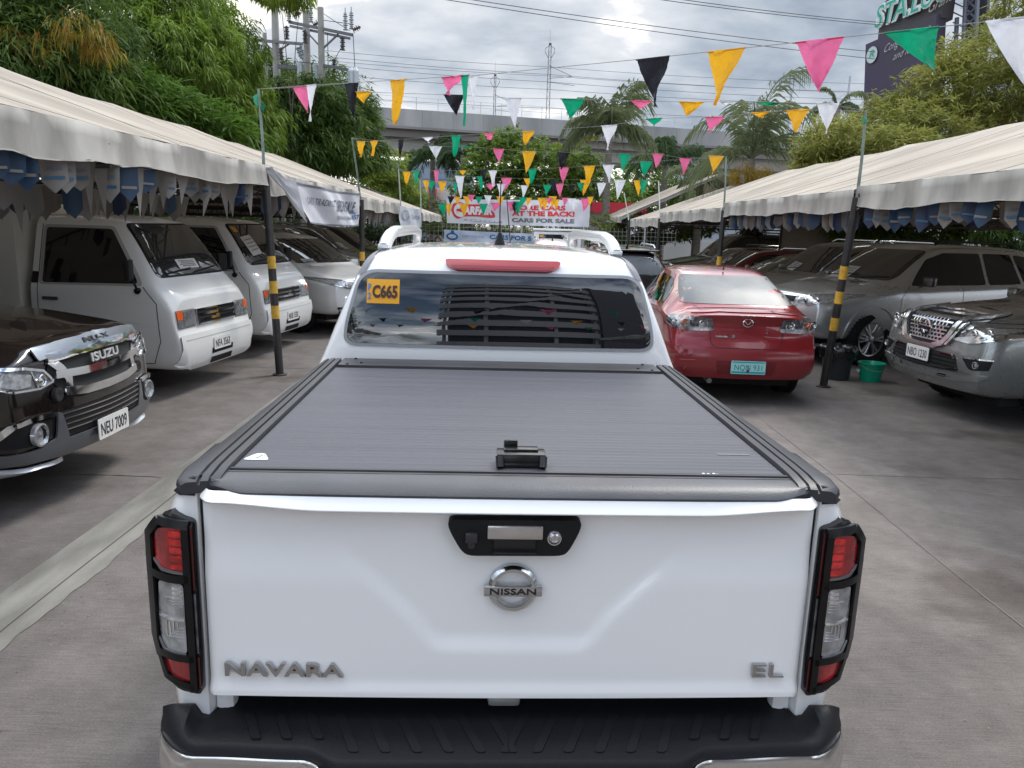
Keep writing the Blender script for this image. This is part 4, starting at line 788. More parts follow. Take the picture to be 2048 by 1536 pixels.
# dark planting that closes the back of the left row
tree('long dark hedge behind the left row of parked vehicles', (-10.2, 20), [(-10.6, y, 1.3, .9, 1.5, 1.3) for y in (4, 7, 10, 13, 16, 19, 22, 25, 28, 31, 34)], G2_, 4200, 8, .30, .07, .3, 18, cat='hedge', name='hedge', trunk=.05)
tree('pale green undergrowth past the end of the left tents', (-7, 34), [lobe(760, 450, 33, 1.3, 1.0), lobe(820, 470, 33, 1.2, .8), lobe(870, 440, 34, .9, .9), lobe(700, 460, 33, 1.5, 1.0)], leafmat('leaf_pale', (.03, .06, .02), (.09, .14, .05), (.16, .22, .09)), 1000, 8, .30, .06, .3, 19)
# centre
tree('broad round-leaved tree in the middle behind the red and white banner', (1.2, 38), [lobe(1010, 330, 38, 1.9, 1.5), lobe(1090, 345, 38, 1.9, 1.4), lobe(960, 380, 37, 1.4, 1.3), lobe(1150, 380, 37.5, 1.4, 1.1), lobe(1020, 400, 37, 1.8, 1.2), lobe(1100, 410, 37, 1.8, 1.1), lobe(1000, 285, 38.5, 1.0, .6), lobe(1170, 340, 39, 1.0, 1.0)], G5, 3600, 8, .22, .11, .3, 20, fill=.35)
tree('green creepers climbing around the far right tents', (6.4, 34), [lobe(1270, 470, 34, 1.2, .8), lobe(1220, 480, 33, 1.0, .6), lobe(1330, 460, 35, 1.4, .9), lobe(1400, 450, 36, 1.0, .8)], leafmat('leaf_creeper', (.05, .08, .015), (.16, .19, .035), (.26, .28, .08)), 1000, 8, .24, .08, .3, 21)
tree('distant green trees in the gap left of the far gabled tent', (9, 50), [lobe(1230, 385, 50, 1.9, 1.6), lobe(1290, 370, 52, 2.2, 1.8), lobe(1350, 385, 50, 2.0, 1.6), lobe(1260, 420, 48, 2.0, 1.3), lobe(1420, 395, 52, 2.2, 1.4)], G5, 1500, 8, .34, .13, .3, 27, fill=.3)
tree('distant trees under the viaduct on the left', (-10, 60), [lobe(760, 400, 60, 2.0, 2.0), lobe(830, 420, 58, 2.5, 1.6), lobe(900, 425, 62, 2.6, 1.6)], G5, 1000, 8, .4, .15, .3, 28, fill=.3)
# right side
tree('big olive green tree covering the foot of the billboard', (13.5, 27), [lobe(1760, 285, 26, 1.6, 1.1), lobe(1880, 200, 26, 1.5, 1.2), lobe(1960, 200, 25.5, 1.9, 1.5), lobe(1700, 300, 25, 1.3, .8), lobe(1830, 270, 24.5, 1.7, 1.0), lobe(1900, 120, 26.5, .8, .6), lobe(2000, 120, 27, 1.6, 1.2), lobe(2080, 220, 25, 2.0, 1.5), lobe(1775, 215, 26.5, .7, .5)], G4, 4200, 9, .26, .05, .25, 22, fill=.42)
tree('smaller olive tree just over the second right tent roof', (10.6, 24), [lobe(1660, 290, 23.5, .9, .8), lobe(1650, 330, 23.5, .9, .6), lobe(1720, 335, 23, 1.1, .7), lobe(1800, 300, 22.5, 1.1, .6)], G4, 1300, 9, .24, .05, .25, 23)
tree('leafy branch dipping into the top right corner', (17, 25), [lobe(2050, 10, 24, .9, .6), lobe(2080, 60, 24, .8, .7)], G4, 330, 8, .26, .05, .4, 24)
tree('light hedge seen under the right tents past the parked cars', (15, 20), [lobe(1720, 455, 19, .8, .6), lobe(1790, 460, 19, .8, .5), lobe(1850, 470, 19, .8, .5), lobe(1680, 470, 20, .7, .5), (11.6, 17, .9, .6, 1.2, .7)], G5, 1100, 8, .17, .05, .4, 25, cat='hedge', name='hedge', trunk=.04)
tree('slim tree standing just outside the near right tent', (12.2, 19), [lobe(1960, 450, 19, .7, .5), lobe(2030, 480, 19, .5, .4)], G2_, 260, 8, .26, .06, .6, 26, trunk=.12)
# ---- palms
def palm(label, base, h, nfr, fl, seed, m, lean=(0, 0), fruit=False, group='palms in front of the viaduct', up=1.0, lw=.035, nle=34, droopy=1.0, tr=.16, elr=(15, 80)):
    bx, by = base; root = thing('palm_tree', label, 'palm', (bx, by, 0), 0, group); rr = random.Random(seed); T = MB(); P = []
    for i in range(10): t = i / 9; P.append((lean[0] * t * t, lean[1] * t * t, h * t))
    T.tube(P, [tr * (1.25 - .35 * i / 9) * (1 + .06 * (i % 2)) for i in range(10)], 10); T.build('trunk', mat('palm_bark', (.16, .145, .12), .9, var=.3, vscale=5, bump=.6, bscale=14, stretch=(1, 1, 4)), root)
    c = Vector(P[-1])
    for k in range(nfr):
        az = 2 * pi * (k + rr.uniform(-.3, .3)) / nfr * 1.0 + k * 2.4; el = R(rr.uniform(*elr)) * up; L_ = fl * rr.uniform(.8, 1.1); P = []; p = c.copy(); d = Vector((cos(az) * cos(el), sin(az) * cos(el), sin(el)))
        for i in range(13): P.append(p.copy()); d = (d + Vector((0, 0, -.155 * droopy * (1 + i * .07)))).normalized(); p = p + d * L_ / 12
        T = MB(); T.tube(P, [.035 - .0023 * i for i in range(13)], 4)
        for i in range(nle):
            t = .10 + .90 * i / nle; q = t * 12; a = P[min(11, int(q))]; b = P[min(12, int(q) + 1)]; o = a.lerp(b, q - int(q)); ax = (b - a).normalized(); sd_ = ax.cross(Vector((0, 0, 1))).normalized(); ll = L_ * .24 * (sin(pi * min(1, t * .9 + .10)) ** .5 + .15)
            for s in (-1, 1):
                dd = (sd_ * s * .75 + ax * .55 + Vector((0, 0, rr.uniform(-.5, .15)))).normalized(); m1 = o + dd * ll * .5; tip = o + dd * ll * .95 + Vector((0, 0, -ll * .38)); w_ = Vector((0, 0, lw * .5)) + ax * lw * .6
                T.add([o - w_ * .3, m1 - w_, tip, m1 + w_], [(0, 1, 2, 3)])
        T.build('frond', m, root, smooth=False)
    if fruit: leafcloud('fruit_stalks', leafmat('palm_fruit', (.25, .16, .02), (.42, .30, .04)), root, [(c.x + .45, c.y - .3, c.z - .55, .5, .4, .35), (c.x - .35, c.y - .4, c.z - .5, .45, .4, .3)], 120, 9, .3, .02, .9, seed)
    return root
PM = leafmat('palm_leaf', (.09, .115, .06), (.19, .22, .11), (.30, .32, .18), 2); PD = leafmat('palm_dark', (.025, .05, .02), (.075, .12, .05), (.14, .19, .09), 2)
q = aty(1500, 345, 27); palm('tall feathery palm with yellow fruit stalks above the right tents', (q.x, q.y), aty(1500, 318, 27).z, 15, 3.8, 31, PM, fruit=True, lw=.035, nle=46, elr=(40, 86), droopy=1.3)
# its two arching upper fronds
def arch(label_root, pts, m, L_leaf, seed):
    pass
q = aty(1215, 345, 36); palm('palm in front of the viaduct right of the middle tree', (q.x, q.y), aty(1230, 270, 36).z, 18, 3.6, 32, PM, lw=.06, nle=44, elr=(35, 82), droopy=1.2)
q = aty(1330, 345, 40); palm('palm half hidden between the two feathery palms', (q.x, q.y), aty(1330, 330, 40).z, 13, 2.8, 33, PD, lw=.06)
q = aty(865, 400, 46); palm('small coconut palm framed under the viaduct', (q.x, q.y), aty(865, 320, 46).z, 13, 2.6, 34, PD, lw=.09, droopy=1.15)
q = aty(925, 400, 44); palm('second coconut palm beside the middle tree', (q.x, q.y), aty(925, 310, 44).z, 10, 2.2, 35, PD, lw=.08, droopy=1.15)
q = aty(1140, 400, 43); palm('young palm with a yellow frond behind the middle tree', (q.x, q.y), aty(1135, 320, 43).z, 9, 2.0, 36, leafmat('palm_yellow', (.12, .13, .03), (.26, .26, .06), (.36, .34, .09)), lw=.08)
q = aty(1665, 300, 34); palm('slender palm top left of the billboard', (q.x, q.y), aty(1668, 215, 34).z, 9, 1.5, 37, PM, lw=.05)
q = aty(1400, 380, 34); palm('low palm above the far gabled tent', (q.x, q.y), aty(1395, 365, 34).z, 11, 2.0, 38, PM, lw=.05)
T = None
p = Vector((8.6, 21, 0)); root = thing('tree_trunk', 'thick bare palm trunk between the right rows', 'trunk', aty(1505, 470, 22.5).to_2d().to_3d()); T = MB(); T.tube([(0, 0, 0), (0, 0, 1.5), (.02, 0, 3.0)], [.20, .17, .16], 12); T.build('trunk', MATS['palm_bark'], root)
leafcloud('dry_skirt', leafmat('dry_leaf', (.06, .05, .035), (.16, .13, .09)), root, [(0, 0, 2.0, .22, .22, .5)], 60, 6, .4, .03, 1.3, 5)
# ================================================================ viaduct, poles, wires, billboard, buildings
conc = mat('viaduct_concrete', (.20, .20, .195), .8, col2=(.36, .355, .345), vscale=.5, vdet=9, stretch=(1, 1, .25), vlo=.3, vhi=.7); concd = mat('girder_concrete', (.20, .185, .18), .85, var=.2, vscale=.4, stretch=(.3, 1, 1)); concs = mat('girder_side', (.30, .285, .275), .85, var=.12, vscale=.5)
D0, D1 = Vector((-46, 52, 0)), Vector((60, 84, 0)); DV = (D1 - D0).normalized(); NV = Vector((DV.y, -DV.x, 0))
def vy(px, py):     # image point -> the vertical plane of the viaduct's near edge
    return atpl(px, py, D0, D1)
zt = vy(900, 224).z; zp = vy(900, 262).z; zg = vy(900, 268).z; zb = vy(900, 304).z
root = thing('rail_viaduct', 'grey concrete elevated railway viaduct crossing behind the trees', 'viaduct', (0, 0, 0)); Lv = (D1 - D0).length
def vb(T, s0, s1, n0, n1, z0, z1, mi=0): 
    c = [D0 + DV * s + NV * n for s in (s0, s1) for n in (n0, n1)]; T.add([(p.x, p.y, z) for z in (z0, z1) for p in c], [(0, 1, 3, 2), (4, 6, 7, 5), (0, 4, 5, 1), (2, 3, 7, 6), (0, 2, 6, 4), (1, 5, 7, 3)], mi)
T = MB()
k = 0.0
while k < Lv - 1: vb(T, k, k + 2.47, 0, -.25, zp + .12, zt); k += 2.5
vb(T, 0, Lv, -.02, -.2, zp + .125, zt - .01); T.build('parapet', conc, root, smooth=False); T = MB(); vb(T, 0, Lv, -8.6, -8.85, zp + .12, zt); T.build('parapet', conc, root, smooth=False)
T = MB(); vb(T, 0, Lv, .12, -9, zp - .05, zp + .14); vb(T, 0, Lv, -.5, -8.4, zg - .4, zp - .05); T.build('deck', concd, root, smooth=False)
T = MB(); vb(T, 0, Lv, -1.4, -7.4, zb, zg - .3); T.build('girder', concs, root, smooth=False)
for s in range(6, int(Lv), 24):
    T = MB(); vb(T, s, s + 2.2, -2.8, -5.6, 0, zb - 1.2); vb(T, s - .6, s + 2.8, -1.0, -7.8, zb - 1.2, zb - .02); T.build('pier', concs, root, smooth=False)
rail_m = mat('rail_steel', (.45, .46, .47), .4, .6)
T = MB()
s = 1.0
while s < Lv:
    p = D0 + DV * s + NV * -.12; T.tube([(p.x, p.y, zt), (p.x, p.y, zt + .95)], .028, 5); s += 1.75
for dz in (.5, .93): a, b = D0 + NV * -.12, D1 + NV * -.12; T.tube([(a.x, a.y, zt + dz), (b.x, b.y, zt + dz)], .018, 5)
T.build('railing', rail_m, root)
mast_m = mat('mast_steel', (.10, .10, .11), .5, .5)
def mast(px, pyt, pyb, label, off=-1.0, w_=.30):
    A = vy(px, pyb) + NV * off; zt_ = vy(px, pyt).z + .4; root = thing('catenary_mast', label, 'mast', (A.x, A.y, zp), 0, 'catenary masts on the viaduct'); h = zt_ - zp; T = MB()
    for sx, sy in ((-1, -1), (1, -1), (1, 1), (-1, 1)): T.tube([(sx * w_ / 2, sy * w_ / 2, 0), (sx * w_ * .32, sy * w_ * .32, h)], .030, 4)
    n = int(h / .35)
    for i in range(n):
        a = w_ / 2 * (1 - .36 * i / n); z0, z1 = h * i / n, h * (i + 1) / n; s = 1 if i % 2 else -1
        T.tube([(-a * s, -a, z0), (a * s, -a, z1)], .016, 4); T.tube([(-a, -a * s, z0), (-a, a * s, z1)], .016, 4)
    T.build('lattice', mast_m, root)
    T = MB(); T.tube([(0, 0, h), (0, 0, h + .15)], .12, 8); T.tube([(-.02, 0, h + .1), (-.02, 0, h + 1.2)], .012, 4)
    for s in (-1, 1): T.tube([(s * .05, 0, h - .05), (s * .38, 0, h - .25), (s * .40, 0, h - .55), (s * .12, 0, h - 1.0)], .022, 5)
    T.build('insulators', mast_m, root)
    T = MB(); ar = DV * 2.3
    T.tube([(0, 0, h - 1.6), (ar.x * .9, ar.y * .9, h - 2.3)], .022, 5); T.tube([(0, 0, h - 2.6), (ar.x * .9, ar.y * .9, h - 2.3)], .02, 5); T.tube([(0, 0, h - 2.9), (ar.x, ar.y, h - 3.0)], .02, 5); T.build('cantilever_arm', mast_m, root); return A
mast(1103, 95, 232, 'taller lattice mast on the viaduct, right of the thin one'); mast(1036, 130, 225, 'slimmer lattice mast on the viaduct, left of the tall one', -7.5, .22)
wm = mat('mast_white', (.38, .40, .42), .5, .4)
for px, pt in ((1603, 180), (1718, 155), (655, 150)):
    A = vy(px, 250) + NV * -2; root = thing('catenary_mast', {1603: 'pale thin mast beyond the feathery palm', 1718: 'pale thin mast left of the billboard', 655: 'pale mast behind the leftmost trees'}[px], 'mast', (A.x, A.y, zp), 0, 'catenary masts on the viaduct'); T = MB(); h = vy(px, pt).z - zp + .5
    T.tube([(0, 0, 0), (0, 0, h)], .10, 8); T.build('shaft', wm, root); T = MB(); T.tube([(0, 0, h * .8), (-2.2, -.6, h * .66)], .03, 5); T.tube([(0, 0, h * .45), (-2.2, -.6, h * .6)], .03, 5); T.build('cantilever_arm', wm, root)
wire_m = mat('wire_black', (.035, .036, .04), .5)
def wire(pts, r, label, grp='overhead wires across the sky'):
    T = MB(); P = [Vector(p) for p in pts]; Q = []
    for a, b in zip(P, P[1:]):
        for i in range(12): t = i / 12; Q.append(a.lerp(b, t) - Vector((0, 0, (b - a).length * .006 * 4 * t * (1 - t))))
    Q.append(P[-1]); T.tube(Q, r, 4); o = T.build('overhead_wire', wire_m); tag(o, label, 'wire', grp)
for i, (n_, ya, yb_) in enumerate([(-1.2, 112, 178), (-1.2, 128, 192), (-1.2, 147, 203), (-7.5, 100, 160), (-7.5, 120, 176), (-.2, 190, 235)]):
    a = atpl(640, ya, D0 + NV * n_, D1 + NV * n_); b = atpl(1100, (ya + yb_) / 2 + 4, D0 + NV * n_, D1 + NV * n_); c = atpl(1750, yb_ + 8, D0 + NV * n_, D1 + NV * n_)
    wire([a, b, c], .018, f'thin railway wire over the viaduct, {["highest of the near track", "second of the near track", "lowest of the near track", "highest of the far track", "lower of the far track", "just over the railing"][i]}')
for i, (x0, y0, x1, y1) in enumerate([(895, 0, 1750, 118), (940, 0, 1750, 104), (1310, 0, 1790, 52), (1355, 0, 1800, 48), (1920, 6, 2060, 16), (1920, 16, 2060, 26)]):
    a = aty(x0 - 120, y0 - 20, 44); b = aty(x1, y1, 58) if i < 4 else aty(x1, y1, 70)
    wire([a if i < 4 else aty(x0, y0, 66), b], .022 if i < 4 else .015, ['lower line of the long double cable', 'upper line of the long double cable', 'lower line of the cable pair reaching the billboard', 'upper line of the cable pair reaching the billboard', 'upper cable right of the billboard', 'lower cable right of the billboard'][i])
# ---- utility poles
cp = mat('utility_concrete', (.30, .285, .265), .85, var=.15, vscale=2); wd_ = mat('crossarm_steel', (.16, .16, .17), .55, .4); por = mat('porcelain', (.33, .36, .38), .3); prb = mat('porcelain_brown', (.07, .05, .05), .35)
def upole(px, ptop, Y, r, label, pbot=430):
    b = aty(px, ptop, Y); root = thing('utility_pole', label, 'pole', (b.x, b.y, 0), 0, 'utility poles behind the left trees'); T = MB(); T.tube([(0, 0, 0), (0, 0, b.z)], [r * 1.4, r], 10); T.build('shaft', cp, root); return root, b
def insul(T, c, h=.5, r=.09, n=6, d=(0, 0, 1)):
    c = Vector(c); d = Vector(d)
    for i in range(n): T.tube([c + d * h * (i / n), c + d * h * ((i + .35) / n)], r * (1 if i % 2 == 0 else .75), 8)
    T.tube([c, c + d * h], r * .4, 6)
Y0 = 31.0
pA, bA = upole(548, -20, Y0 + 1, .13, 'thick pale utility pole rising out of the top edge'); pB, bB = upole(612, 22, Y0, .12, 'utility pole with the slanted double crossarm, left of the wooden one')
pC, bC = upole(641, 15, Y0 - 1, .11, 'square topped utility pole right of the slanted crossarm'); pD, bD = upole(529, 66, Y0 + 1, .08, 'short utility pole carrying the dark level crossarm')
def arm(par, base, p0, p1, wz, label='crossarm', m=None, Y=None):
    T = MB(); a = Vector(p0) - Vector((base.x, base.y, 0)); b = Vector(p1) - Vector((base.x, base.y, 0)); T.tube([a, b], wz, 4); return T.build(label, m or wd_, par)
arm(pC, bC, aty(578, 44, Y0 - .7), aty(705, 70, Y0 - 1.3), .07); arm(pC, bC, aty(580, 52, Y0 + .3), aty(700, 77, Y0 - .3), .06)
arm(pD, bD, aty(496, 79, Y0 + 1.2), aty(605, 88, Y0 + .6), .07); arm(pC, bC, aty(642, 130, Y0 - 1), aty(697, 140, Y0 - 1.4), .07); arm(pC, bC, aty(645, 172, Y0 - 1), aty(712, 180, Y0 - 1.4), .07); arm(pB, bB, aty(556, 133, Y0), aty(600, 136, Y0), .1)
arm(pC, bC, aty(612, 62, Y0 - .9), aty(645, 98, Y0 - 1), .04, 'brace'); arm(pC, bC, aty(677, 68, Y0 - 1.1), aty(645, 98, Y0 - 1), .04, 'brace'); arm(pD, bD, aty(532, 88, Y0 + 1), aty(550, 103, Y0 + 1), .035, 'brace'); arm(pD, bD, aty(578, 88, Y0 + 1), aty(556, 103, Y0 + 1), .035, 'brace')
def equip(par, b, items):
    for (px, py, Y, kind) in items:
        p = aty(px, py, Y) - Vector((b.x, b.y, 0)); T = MB()
        if kind == 'up': insul(T, p, .60, .09, 8); T.tube([p + Vector((0, 0, .6)), p + Vector((0, 0, .75))], .02, 5); T.build('insulator', por, par)
        if kind == 'dn': insul(T, p - Vector((0, 0, .45)), .45, .10, 7); T.build('insulator', prb, par)
        if kind == 'sw': insul(T, p, .3, .11, 4, Vector((.8, 0, .35)).normalized()); T.build('switch', prb, par)
        if kind == 'can': T.tube([p, p - Vector((0, 0, .75))], .12, 12); T.tube([p, p + Vector((0, 0, .12))], [.12, .06], 12); T.build('canister', mat('canister_grey', (.45, .49, .52), .4, .2), par)
        if kind == 'chain': insul(T, p - Vector((-.22, 0, .55)), .6, .09, 9, Vector((-.35, 0, .93)).normalized()); T.build('insulator', por, par)
equip(pC, bC, [(578, 42, Y0 - .8, 'up'), (587, 32, Y0 - .8, 'sw'), (622, 44, Y0 - .9, 'up'), (627, 50, Y0 - .9, 'sw'), (691, 60, Y0 - 1.2, 'up'), (703, 58, Y0 - 1.2, 'up'), (706, 60, Y0 - 1.2, 'sw'), (573, 52, Y0 - .8, 'dn'), (610, 60, Y0 - .8, 'dn'), (685, 74, Y0 - 1.2, 'dn'), (668, 118, Y0 - 1, 'dn'), (632, 130, Y0 - .8, 'can'), (702, 142, Y0 - 1.4, 'can'), (711, 142, Y0 - 1.4, 'can')])
equip(pD, bD, [(506, 88, Y0 + 1.1, 'chain'), (600, 92, Y0 + .7, 'chain'), (594, 95, Y0 + .7, 'chain'), (562, 95, Y0 + .8, 'dn'), (600, 125, Y0, 'can')])
for i, (a, b) in enumerate([((706, 66), (710, 140)), ((686, 88), (670, 118)), ((577, 65), (564, 96)), ((655, 66), (658, 200)), ((622, 10), (700, 62)), ((645, 40), (705, 48)), ((570, 120), (640, 128)), ((506, 88), (420, 72))]):
    wire([aty(*a, Y0 - .9), aty(*b, Y0 - 1.0)], .014, 'jumper wire on the utility poles, ' + ['right end down to the canister', 'from the right brace', 'from the left insulator', 'straight down beside the square topped pole', 'rising across the slanted arm', 'level above the slanted arm', 'between the low equipment', 'leaving toward the left trees'][i], 'jumper wires of the utility poles')
# ---- billboard tower
bd = mat('billboard_dark', (.045, .040, .042), .5, var=.15, vscale=.4); bp2 = mat('billboard_purple', (.036, .032, .040), .45, col2=(.040, .025, .065), vscale=.25, vlo=.45, vhi=.7); st_m = mat('tower_steel', (.05, .055, .075), .5, .4)
Yq = 60
root = thing('billboard', 'dark billboard tower with green and white lettering above the right trees', 'billboard', aty(1830, 250, Yq).to_2d().to_3d()); O = Vector(root.location)
a = aty(1748, 75, Yq + 4.5); b = aty(1905, -10, Yq - 1.5); 
def facing(px, py, off=0): return atpl(px, py, Vector((a.x, a.y, 0)), Vector((b.x, b.y, 0)))
fd = (Vector((b.x - a.x, b.y - a.y, 0))).normalized(); fn = Vector((fd.y, -fd.x, 0))      # outward normal, towards the viewer
def panel(pts, depth, m, nm, off=0):
    v = [facing(*p) - O + fn * off for p in pts]; n = len(v); T = MB(); T.add(v + [p - fn * depth for p in v], [tuple(range(n)), tuple(range(n, 2 * n))[::-1]] + [(i, (i + 1) % n, n + (i + 1) % n, n + i) for i in range(n)]); return T.build(nm, m, root, smooth=False)
top = panel([(1754, 95), (1762, 12), (1800, -28), (1900, -95), (1882, 35), (1754, 95)][:5], 1.2, bd, 'upper_panel')
low = panel([(1738, 90), (1880, 28), (1862, 420), (1726, 420)], 1.0, bp2, 'lower_panel', .35)
T = MB()
for (x0, y0, x1, y1) in [(1885, 30, 1868, 420), (1905, -60, 1880, 420), (1928, -60, 1908, 420)]: T.tube([facing(x0, y0) - O - fn * 1.5, facing(x1, y1) - O - fn * 1.5], .16, 6)
for k in range(22):
    y = -50 + k * 20; T.tube([facing(1902 - k * .7, y) - O - fn * 1.5, facing(1924 - k * .7, y + 20) - O - fn * 1.5], .08, 4); T.tube([facing(1924 - k * .7, y) - O - fn * 1.5, facing(1902 - k * .7, y + 20) - O - fn * 1.5], .08, 4); T.tube([facing(1883 - k * .6, y + 30) - O - fn * 1.3, facing(1902 - k * .6, y + 40) - O - fn * 1.5], .07, 4)
T.build('lattice', mat('tower_light', (.13, .14, .17), .5, .4), root)
panel([(1890, -60), (1934, -60), (1912, 420), (1868, 420)], .3, st_m, 'tower_back', -2.2)
def btext(txt, p0, p1, hpx, m, nm, par, bold=.03, shear=0, off=.3, th=0):
    A = facing(*p0) - O; B = facing(*p1) - O; U = (B - A); Vv = Vector((0, 0, 1)) * (facing(p0[0], p0[1] - hpx).z - facing(*p0).z); v, f = text2d(txt, bold, shear); T = MB(); T.add([A + U * x + Vv * y + fn * off for x, y in v], f)
    if th: 
        n = len(v); vs = [A + U * x + Vv * y + fn * off for x, y in v]; T = MB(); T.add(vs + [q_ - fn * th for q_ in vs], list(f) + [tuple(i + n for i in q_)[::-1] for q_ in f])
    return T.build(nm, m, par, smooth=False)
gm_ = mat('sign_green', (.02, .30, .22), .4); wm_ = mat('sign_white', (.62, .66, .64), .5); 
btext('STA.LUCIA', (1753, 62), (1945, -18), 48, wm_, 'sign_edge', top, .075, .15, .25); btext('STA.LUCIA', (1756, 59), (1943, -18), 42, gm_, 'sign_letters', top, .0, .15, .42)
btext('Grand Mall', (1862, 28), (1960, -28), 22, mat('sign_bronze', (.30, .26, .22), .5), 'sign_script', top, .0, .5, .3)
T = MB(); c = facing(1752, 111) - O + fn * .45; T.add([c + fd * (.52 * cos(q_)) + Vector((0, 0, .62 * sin(q_))) for q_ in [R(15 * i) for i in range(24)]], [tuple(range(24))]); e_ = T.build('round_logo', mat('logo_pale', (.42, .50, .48), .5), low, smooth=False)
btext('R', (1747, 118), (1757, 114), 14, gm_, 'logo_mark', e_, 0, .2, .50)
sc = mat('script_white', (.40, .39, .42), .5); btext('Congratulations', (1776, 112), (1868, 68), 20, sc, 'poster_script', low, -.01, .5, .45); btext('and fo', (1794, 122), (1830, 106), 14, sc, 'poster_script', low, -.01, .5, .45)
# ---- buildings and walls
def bld(name, label, x0, x1, y0, y1, z0, z1, m, cat='building'):
    root = thing(name, label, cat, ((x0 + x1) / 2, (y0 + y1) / 2, 0)); T = MB(); T.box((0, 0, (z0 + z1) / 2), (x1 - x0, y1 - y0, z1 - z0)); T.build('wall', m, root, smooth=False); return root
gl_b = mat('window_blue_grey', (.20, .27, .36), .5, .0, coat=.0, var=.1, vscale=.3); wall_w = mat('wall_white', (.60, .60, .58), .7, var=.05); 
a = aty(1385, 300, 100); b = aty(1760, 470, 100)
r0 = bld('building', 'long low building with blue grey glazing beyond the viaduct', a.x, b.x + 14, 98, 110, 0, aty(1400, 345, 100).z + 3.0, mat('far_wall', (.34, .37, .41), .7, var=.05)); hw_ = (b.x + 14 - a.x) / 2
for k in range(9):
    T = MB(); T.box((-hw_ + 2 + k * (hw_ * 2 - 3) / 8.4, -6.03, aty(1400, 345, 100).z), ((hw_ * 2 - 3) / 8.4 - .5, .1, 4.2), bev=.02); o = T.build('window', gl_b, r0, smooth=False); T = MB(); T.box((-hw_ + 2 + k * (hw_ * 2 - 3) / 8.4, -6.10, aty(1400, 345, 100).z - 2.2), ((hw_ * 2 - 3) / 8.4 - .3, .2, .25)); T.build('sill', wall_w, o, smooth=False)
a = aty(900, 340, 80); r0 = bld('building', 'blue grey building glimpsed through the trees under the viaduct', aty(740, 330, 90).x, aty(940, 330, 90).x, 90, 100, 0, aty(850, 322, 90).z, mat('far_blue', (.22, .27, .34), .6))
for k in range(7): T = MB(); T.box((0, -5.05, 1.5 + k * .9), (11, .1, .35)); T.build('window_band', gl_b, r0, smooth=False)
r0 = bld('shop_building', 'white shop building with red pillars left of the middle tree', aty(868, 400, 50).x, aty(925, 400, 50).x, 50, 56, 0, aty(900, 376, 50).z, wall_w, 'shop')
for px in (866, 922): T = MB(); T.box((aty(px, 400, 50).x - r0.location.x, -3.2, 1.9), (.45, .4, aty(px, 370, 50).z * 1.0)); T.build('pillar', mat('shop_red', (.55, .03, .05), .5), r0, smooth=False)
r0 = bld('shop_building', 'low shop with a red fascia strip right of the large banner', aty(1180, 415, 46).x, aty(1262, 415, 46).x, 46, 50, 0, aty(1200, 405, 46).z, mat('shop_wall', (.30, .28, .26), .7), 'shop')
T = MB(); T.box((0, -2.1, aty(1200, 415, 46).z), (4.2, .15, .62)); T.build('fascia', MATS['shop_red'], r0, smooth=False)
r0 = bld('building', 'white commercial building seen under the near right tent', aty(1880, 470, 34).x - 3, aty(2048, 470, 34).x + 9, 34, 42, 0, 2.6, wall_w)
T = MB(); T.box((-1, -4.1, 1.95), (9, .12, .55)); f_ = T.build('fascia', mat('fascia_white', (.78, .79, .78), .5), r0, smooth=False); T = MB(); T.box((2.6, -4.17, 1.93), (1.6, .02, .3)); T.build('fascia_panel', mat('fascia_green', (.25, .45, .36), .5), f_)
for k in range(12): T = MB(); T.box((-8 + k * 1.4, -4.05, .8), (.7, .1, 1.3)); T.build('window', gl_b, r0, smooth=False)
r0 = bld('stone_pillar', 'brown stone pillar standing before the white commercial building', aty(1905, 470, 30).x, aty(1925, 470, 30).x, 30, 30.5, 0, 2.5, mat('stone', (.16, .11, .08), .8, col2=(.34, .26, .20), vscale=7), 'pillar')
a, b = aty(1562, 470, 19.5), aty(1682, 470, 19.5)
r0 = bld('wall_board', 'plain beige board wall behind the right row of vehicles', a.x, b.x, 19.5, 19.6, .4, 2.05, mat('beige_board', (.30, .26, .215), .8, var=.05), 'wall')
T = MB(); [T.tube([(x, -.05, 0), (x, -.05, 2.1)], .03, 6) for x in (-(b.x - a.x) / 2, (b.x - a.x) / 2)]; T.build('frame', frame_m, r0)
r0 = bld('delivery_truck', 'white truck front just showing left of the beige board wall', aty(1545, 470, 26).x, aty(1562, 470, 26).x + .8, 26, 28, .5, 1.75, wall_w, 'truck'); T = MB(); T.box((-.35, -1.02, 1.35), (.28, .03, .4)); T.build('window', glassd, r0)
# low white cars and rubble glimpsed through the right row
r0 = bld('boundary_wall', 'low pale boundary wall across the back of the right tents', 6, 40, 44, 44.3, 0, 1.3, mat('wall_pale', (.42, .41, .39), .8, var=.1, vscale=.5), 'wall')
r0 = bld('boundary_wall', 'long dark boundary wall behind the left tents', -11.9, -11.7, 0, 46, 0, 2.0, mat('wall_dark', (.10, .095, .09), .85, var=.2, vscale=.6), 'wall')
